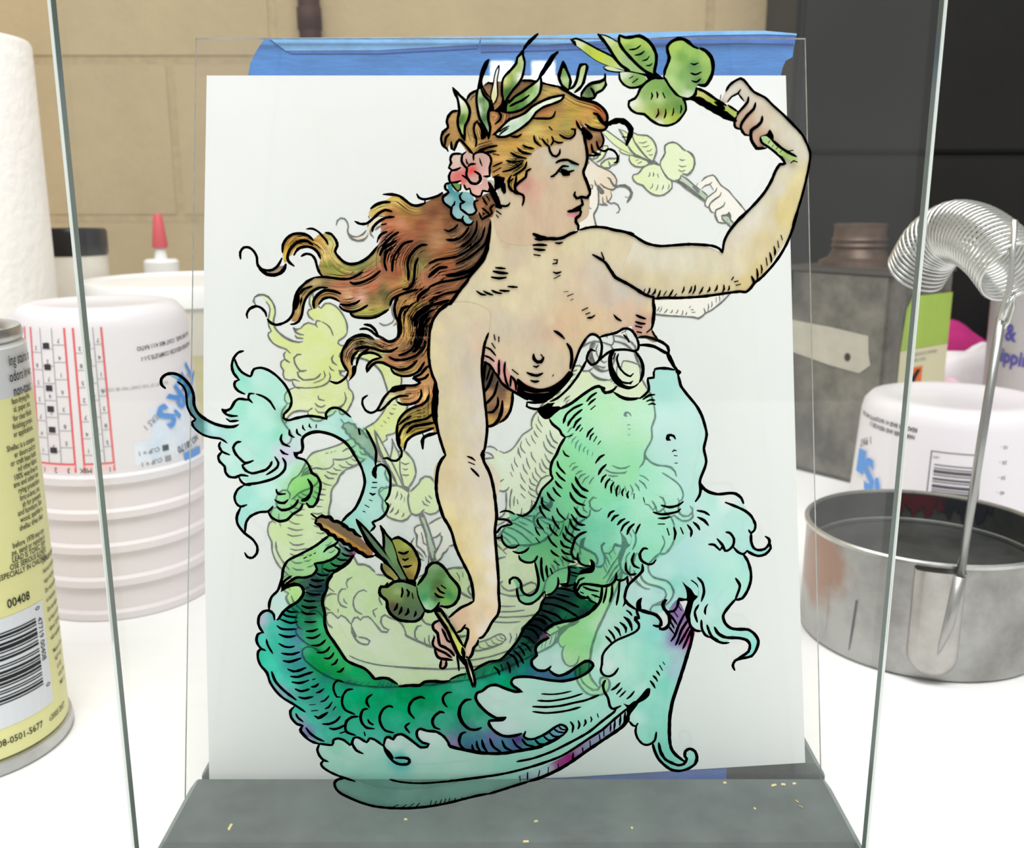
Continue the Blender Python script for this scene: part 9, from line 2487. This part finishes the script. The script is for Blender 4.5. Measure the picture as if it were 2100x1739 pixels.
for k in range(6): sm.text('%d0 -' % (k+1), A2(29), .080-.0100*k, .0034, 180)
sm.build('scale_marks', BLK2, c2)
bk.build('black_print', BLK2, c2); gry.build('barcode', mat('barcode_grey', '#55555c', .6), c2); blu.build('blue_lettering', BLU, c2)

# ------------------------------------------------------------------ background left: towel roll, tin, glue bottle, tub
tw = thing('paper_towel_roll', 'white paper towel roll standing at the left behind the cups', 'paper towel', (-.4165, .725, 0))
lathed('roll', [(.0715, .001), (.073, .004), (.073, .342), (.0715, .345), (.024, .345)], mat('towel_white', '#f6f4ee', .9, noise=.02, nscale=30, bump=.5, bscale=130), tw, 64)
lathed('core', [(.023, .0005), (.023, .346), (.0215, .346), (.0215, .0005)], mat('cardboard', '#b49a74', .9), tw, 32)
tn = thing('paint_tin', 'small tin with black lid and pale label peeping out behind the towel roll', 'tin', (-.3890, .872, 0), math.atan2(.389, .872))
lathed('body', [(.029, .0005), (.030, .002), (.030, .186), (.029, .188)], mat('tin_label', '#e2dcd0', .6, noise=.05, nscale=40), tn, 40)
lathed('lid', [(.0305, .187), (.0312, .189), (.0312, .2070), (.0300, .2095), (.0285, .2095), (.0275, .206), (0, .206)], mat('black_plastic', '#1c1b1e', .3), tn, 40)
pt = Print(cyl(.030)); pt.text('8', .010, .145, .022, 0, 1, .02); pt.build('label_print', mat('pink_ink', '#e29a92', .7), tn)
gb = thing('glue_bottle', 'white glue bottle with red pointed cap behind the white tub', 'bottle', (-.343, .965, 0))
lathed('bottle', [(.026, .0005), (.028, .004), (.028, .122), (.024, .142), (.0135, .150), (.013, .158)], WHITEP, gb, 40)
lathed('collar', [(.0135, .155), (.0165, .156), (.0165, .175), (.0145, .1775), (.0062, .178), (.0048, .187), (.0042, .194)], WHITEP, gb, 32)
lathed('tip', [(.0070, .1885), (.0074, .191), (.0042, .2195), (.0032, .2210), (0, .2212)], mat('red_cap', '#d4545c', .5), gb, 28)
tu = thing('plastic_tub', 'round white lidded tub behind the upturned cups', 'tub', (-.2660, .828, 0))
lathed('body', [(.084, .0005), (.086, .003), (.089, .155)], mat('tub_body', '#cfcabc', .5, noise=.04, nscale=14), tu, 56)
lathed('label_band', [(.0868, .03), (.0885, .117)], mat('tub_label', '#bdb78a', .6, noise=.08, nscale=18), tu, 56)
lathed('lid', [(.0885, .153), (.0915, .154), (.0915, .167), (.0900, .1695), (.0870, .1698), (.0845, .1675), (0, .1675)], WHITEP, tu, 56)

# ------------------------------------------------------------------ right: metal pan brush washer with spring
STEEL = mat('pan_steel', '#a9a9a6', .38, metal=.75, noise=.25, nscale=16, col2='#6d6a66', bump=.1, bscale=90, ramp=(.45, .75))
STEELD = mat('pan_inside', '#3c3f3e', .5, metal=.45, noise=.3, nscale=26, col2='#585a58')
def add_stain(m, colr, centre, radius, scale=55):
    nt = m.node_tree; N = nt.nodes; L = nt.links; b = N['Principled BSDF']; src = b.inputs['Base Color'].links[0].from_socket
    tc = N.new('ShaderNodeTexCoord'); dv = N.new('ShaderNodeVectorMath'); dv.operation = 'DISTANCE'; L.new(tc.outputs['Object'], dv.inputs[0]); dv.inputs[1].default_value = centre
    n = N.new('ShaderNodeTexNoise'); n.inputs['Scale'].default_value = scale; n.inputs['Detail'].default_value = 5; L.new(tc.outputs['Object'], n.inputs['Vector'])
    ad = N.new('ShaderNodeMath'); ad.operation = 'MULTIPLY_ADD'; L.new(n.outputs['Fac'], ad.inputs[0]); ad.inputs[1].default_value = radius*1.3; L.new(dv.outputs['Value'], ad.inputs[2])
    mr = N.new('ShaderNodeMapRange'); L.new(ad.outputs[0], mr.inputs[0]); mr.inputs[1].default_value = radius*1.35; mr.inputs[2].default_value = radius*1.85; mr.inputs[3].default_value = .85; mr.inputs[4].default_value = 0
    mx = N.new('ShaderNodeMix'); mx.data_type = 'RGBA'; L.new(mr.outputs[0], mx.inputs['Factor']); L.new(src, mx.inputs['A']); mx.inputs['B'].default_value = (*hx(colr), 1)
    L.new(mx.outputs['Result'], b.inputs['Base Color'])
add_stain(STEEL, '#97674a', (-.0630, -.008, .046), .024)
px_, py_ = .2268, .506
pan = thing('brush_washer_pan', 'round dented steel pan with a rod pocket on its front', 'pan', (px_, py_, 0))
lathed('pan_wall', [(.0600, .0005), (.0628, .0012), (.0636, .003), (.0632, .058), (.0634, .0605)], STEEL, pan, 72)
lathed('rolled_rim', [(.0634, .0598), (.0645, .0606), (.0645, .0622), (.0633, .0630), (.0620, .0624), (.0617, .0608)], mat('pan_rim', '#b8b9b6', .3, metal=.85, noise=.2, nscale=50), pan, 72)
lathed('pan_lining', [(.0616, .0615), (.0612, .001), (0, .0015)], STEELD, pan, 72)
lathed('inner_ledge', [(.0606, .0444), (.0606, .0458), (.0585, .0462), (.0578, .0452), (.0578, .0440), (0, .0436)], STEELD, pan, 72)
lathed('ledge_ring', [(.0608, .0455), (.0606, .0464), (.0597, .0464), (.0594, .0457)], mat('pan_rim'), pan, 72)
# paint stains on the inside and a rust patch outside
sp = Print(lambda x, y: ((.0611-.0003)*math.sin(x), (.0611-.0003)*math.cos(x), y))
def drips(P, a0, a1, zt, zlow, seed):
    r_ = np.random.default_rng(seed); n = 26; b = len(P.V); k = r_.uniform(0, 6, 3)
    low = [zlow+.0035*math.sin(.9*i+k[0])+.0022*math.sin(2.1*i+k[1])+(zt-zlow)*.9*(abs(i/n*2-1)**5) for i in range(n+1)]
    for i in range(n+1): P.V += [P.f(R(a0+(a1-a0)*i/n), zt), P.f(R(a0+(a1-a0)*i/n), min(zt-.0002, low[i]))]
    P.F += [(b+2*i, b+2*i+1, b+2*i+3, b+2*i+2) for i in range(n)]
sp2 = Print(sp.f); drips(sp2, 27, 58, .0608, .0515, 4); sp2.build('paint_stain', mat('blue_black_paint', '#25272f', .5), pan)
drips(sp, 5, 33, .0610, .0500, 2)
sp.build('paint_stain', mat('maroon_paint', '#4e2428', .5), pan)
pk = Print(cyl(.0635, .0004)); b = len(pk.V)
pk.V += [pk.f(x, y) for x, y in ((-.0580, .0345), (-.0572, .0345), (-.0582, .018), (-.0594, .006), (-.0598, .006), (-.0592, .018))]; pk.F.append(tuple(range(b, b+6)))
pk.rect(-.0757, -.0755, .010, .040); pk.build('seam_mark', mat('dark_seam', '#34343e', .6), pan)
# pressed pocket: raised U with a groove
pkx = -.0190
def pocket(name, hw, zt, zb, lift, m, wseg=10):
    P = [(-hw, zt)]+[(-hw, zt+(zb+hw-zt)*k/6) for k in range(1, 7)]+[(-hw*math.cos(R(a)), zb+hw-hw*math.sin(R(a))) for a in range(15, 180, 15)]+[(hw, zb+hw+(zt-zb-hw)*k/6) for k in range(0, 7)]
    V = []; n = len(P)
    for s, l in ((1.0, .0), (.88, lift), (.55, lift*1.15), (.12, lift*1.15)):
        for x, y in P:
            yy = y if y > zb+hw else (zb+hw)+(y-zb-hw)*s
            f = cyl(.0634, l+.0001); V.append(f(pkx+x*s, yy))
    F = []
    for j in range(3):
        for i in range(n-1): F.append((j*n+i, j*n+i+1, (j+1)*n+i+1, (j+1)*n+i))
    F.append(tuple(3*n+i for i in range(n)))
    return pyd(name, V, F, m, pan, True)
pocket('rod_pocket', .0118, .0598, .0040, .0050, mat('pocket_steel', '#b4b2ad', .35, metal=.75, noise=.18, nscale=40))
V, F = tube([(-.0125, -.0672, .0590), (-.0150, -.0668, .034), (-.0195, -.0650, .012)], [.0030, .0028, .0008], 12); pyd('rod_groove', V, F, STEEL, pan, True)
CHROME = mat('chrome_wire', '#d2d4d0', .22, metal=.9)
sprg = thing('coil_brush_holder', 'chrome coil spring on an upright rod above the steel pan', 'spring', (.2185, .438, 0))
V, F = tube([(-.004, .0005, .0585), (-.0015, 0, .12), (.0015, 0, .183)], .0021, 12); pyd('rod', V, F, mat('rod_steel', '#9fa19e', .3, metal=.85, noise=.1, nscale=30), sprg, True)
V, F = tube([(.0005, 0, .176), (.0012, -.001, .186), (.0030, -.0012, .196), (.0036, 0, .205), (.0030, .001, .226)], .00135, 10); pyd('wire', V, F, CHROME, sprg, True)
V, F = tube([(.0012, -.0022, .182), (.0022, -.0030, .188), (.0048, -.0026, .194), (.0056, -.0016, .188), (.0042, -.0010, .181), (.0024, -.0006, .178)], .0009, 8); pyd('hook', V, F, CHROME, sprg, True)
axis = np.array([(-.0070, .078, .1970), (-.0045, .066, .2120), (.0000, .053, .2190), (.0035, .038, .2175), (.0060, .022, .2115), (.0080, .006, .2020)])
ax3 = catmull(axis, False, .0004); seg = np.linalg.norm(np.diff(ax3, axis=0), axis=1); s = np.hstack([[0], np.cumsum(seg)]); s /= s[-1]
turns = 33; N_ = turns*30; P = []
for i in range(N_+1):
    t = i/N_; q = np.array([np.interp(t, s, ax3[:, k]) for k in range(3)]); q2 = np.array([np.interp(min(1, t+.01), s, ax3[:, k]) for k in range(3)]); q1 = np.array([np.interp(max(0, t-.01), s, ax3[:, k]) for k in range(3)])
    T = Vector(q2-q1).normalized(); a = T.cross(Vector((0, 0, 1))).normalized(); b = a.cross(T); an = 2*math.pi*turns*t+1.0; rr = .0150
    P.append(Vector(q)+a*(rr*math.cos(an))+b*(rr*math.sin(an)))
V, F = tube(P, .00078, 6); pyd('coil', V, F, CHROME, sprg, True)

# ------------------------------------------------------------------ square solvent tin, tub, rags
TINM = mat('dirty_tin', '#8b877c', .5, metal=.2, nscale=18, col2='#4b4942', ramp=(.3, .62), bump=.1, bscale=60)
sq = thing('solvent_tin', 'grimy square metal tin with screw neck and masking tape label', 'tin', (.3000, .775, 0), R(38))
sd = .096
bmo('body', boxbm(0, sd, 0, sd, .0005, .178), TINM, sq, bevel=.004)
bmo('top_seam', boxbm(-.001, sd+.001, -.001, sd+.001, .175, .180), mat('tin_seam', '#55524c', .5, metal=.4), sq, bevel=.001)
nk = bpy.data.objects.new('neck', None)
o = lathed('screw_neck', [(.0330, .180), (.0320, .184), (.0250, .187), (.0225, .192), (.0215, .194), (.0232, .1965), (.0215, .199), (.0230, .2015), (.0213, .204), (.0213, .212), (.0222, .214), (.0200, .2148), (.0175, .213), (.0172, .19)], mat('rusty_neck', '#5c4a3e', .45, metal=.4, noise=.35, nscale=45), sq, 36); o.location = (sd*.36, sd*.56, 0)
def quad(name, pts, m, parent): return pyd(name, pts, [tuple(range(len(pts)))], m, parent)
yl = -.0006
# left face is the x = 0 side, right face is the y = 0 side
quad('masking_tape', [(yl, .096, .133), (yl, .050, .130), (yl, .0165, .1265), (yl, .0150, .112), (yl, .0125, .103), (yl, .022, .095), (yl, .050, .098), (yl, .096, .106)], mat('masking_tape', '#b9b4a4', .8, noise=.07, nscale=60), sq)
quad('tape_spot', [(yl-.0003, .034+.003*math.cos(a), .107+.0036*math.sin(a)) for a in np.linspace(0, 6.28, 10)[:-1]], mat('dark_print'), sq)
quad('green_label', [(.020, yl, .114), (.094, yl, .114), (.094, yl, .158), (.032, yl, .158), (.024, yl, .148)], mat('green_label', '#a3bf55', .6, noise=.06, nscale=30), sq)
quad('cream_label', [(.019, yl, .008), (.094, yl, .008), (.094, yl, .1138), (.020, yl, .1138)], mat('cream_label', '#d8d2ae', .6), sq)
quad('hazard_square', [(.034, yl-.0004, .082), (.056, yl-.0004, .082), (.056, yl-.0004, .0985), (.034, yl-.0004, .0985)], mat('orange_label', '#e2733c', .6), sq)
quad('hazard_mark', [(.036, yl-.0007, .083), (.046, yl-.0007, .083), (.046, yl-.0007, .088), (.053, yl-.0007, .096), (.047, yl-.0007, .0965), (.041, yl-.0007, .091), (.036, yl-.0007, .094)], mat('barcode_black'), sq)
lp = Print(lambda x, y: (x, yl-.0004, y)); lp.text('DANGER HIGHLY FLAMMABLE', .036, .1080, .0038, 0, .8); lp.text('HARMFUL VAPOR', .036, .1030, .0038, 0, .8); lp.build('label_print', mat('grey_print'), sq)
ft = thing('printed_tub', 'grey-white tub with purple lettering at the right edge behind the coil', 'tub', (.482, .84, 0), math.atan2(-.482, .84))
lathed('tub_wall', [(.060, .0005), (.062, .003), (.064, .165), (.0655, .167), (.0655, .176), (.062, .178), (0, .178)], mat('lavender_tub', '#d9d4da', .45, noise=.04, nscale=20), ft, 56)
lp = Print(cyl(.0632, .0006)); lp.text('" & ', R(-58)*.0632, .118, .020, 0, .9, .03); lp.text('shipping', R(-62)*.0632, .100, .017, -3, .9, .03); lp.build('purple_lettering', mat('purple_ink', '#5a53a8', .6), ft)
def rag(name, label, loc, sx, sy, sz, col, seed, group=None):
    bm = bmesh.new(); bmesh.ops.create_icosphere(bm, subdivisions=4, radius=1); r = np.random.default_rng(seed); K = r.normal(0, 2.4, (9, 3)); ph = r.uniform(0, 6, 9)
    for v in bm.verts:
        c = np.array(v.co); d = sum(math.sin(k @ c*1.4+p) for k, p in zip(K, ph))/9
        v.co *= 1+.34*d; v.co = Vector((v.co.x*sx, v.co.y*sy, max(0.0, (v.co.z+.75)*sz)))
    o = bmo(name, bm, mat('cloth_'+col[1:], col, .85, noise=.05, nscale=30, bump=.3, bscale=60), smooth=True); o.location = loc; return tag(o, label, 'cloth', group)
rag('crumpled_cloth', 'white crumpled cloth heap behind the large upturned cup', (.470, .955, .0005), .075, .035, .057, '#f3eff0', 3)
rag('crumpled_cloth', 'magenta crumpled cloth between the white cloth and the cabinet', (.462, 1.045, .0005), .060, .028, .062, '#b0256e', 5)
rag('crumpled_cloth', 'dark purple crumpled cloth behind the coil rod', (.590, 1.045, .0005), .045, .028, .070, '#4c2a7c', 9)
rag('crumpled_cloth', 'small pink crumpled cloth low in front of the white heap', (.405, .890, .0005), .030, .018, .040, '#f2ccd6', 12)
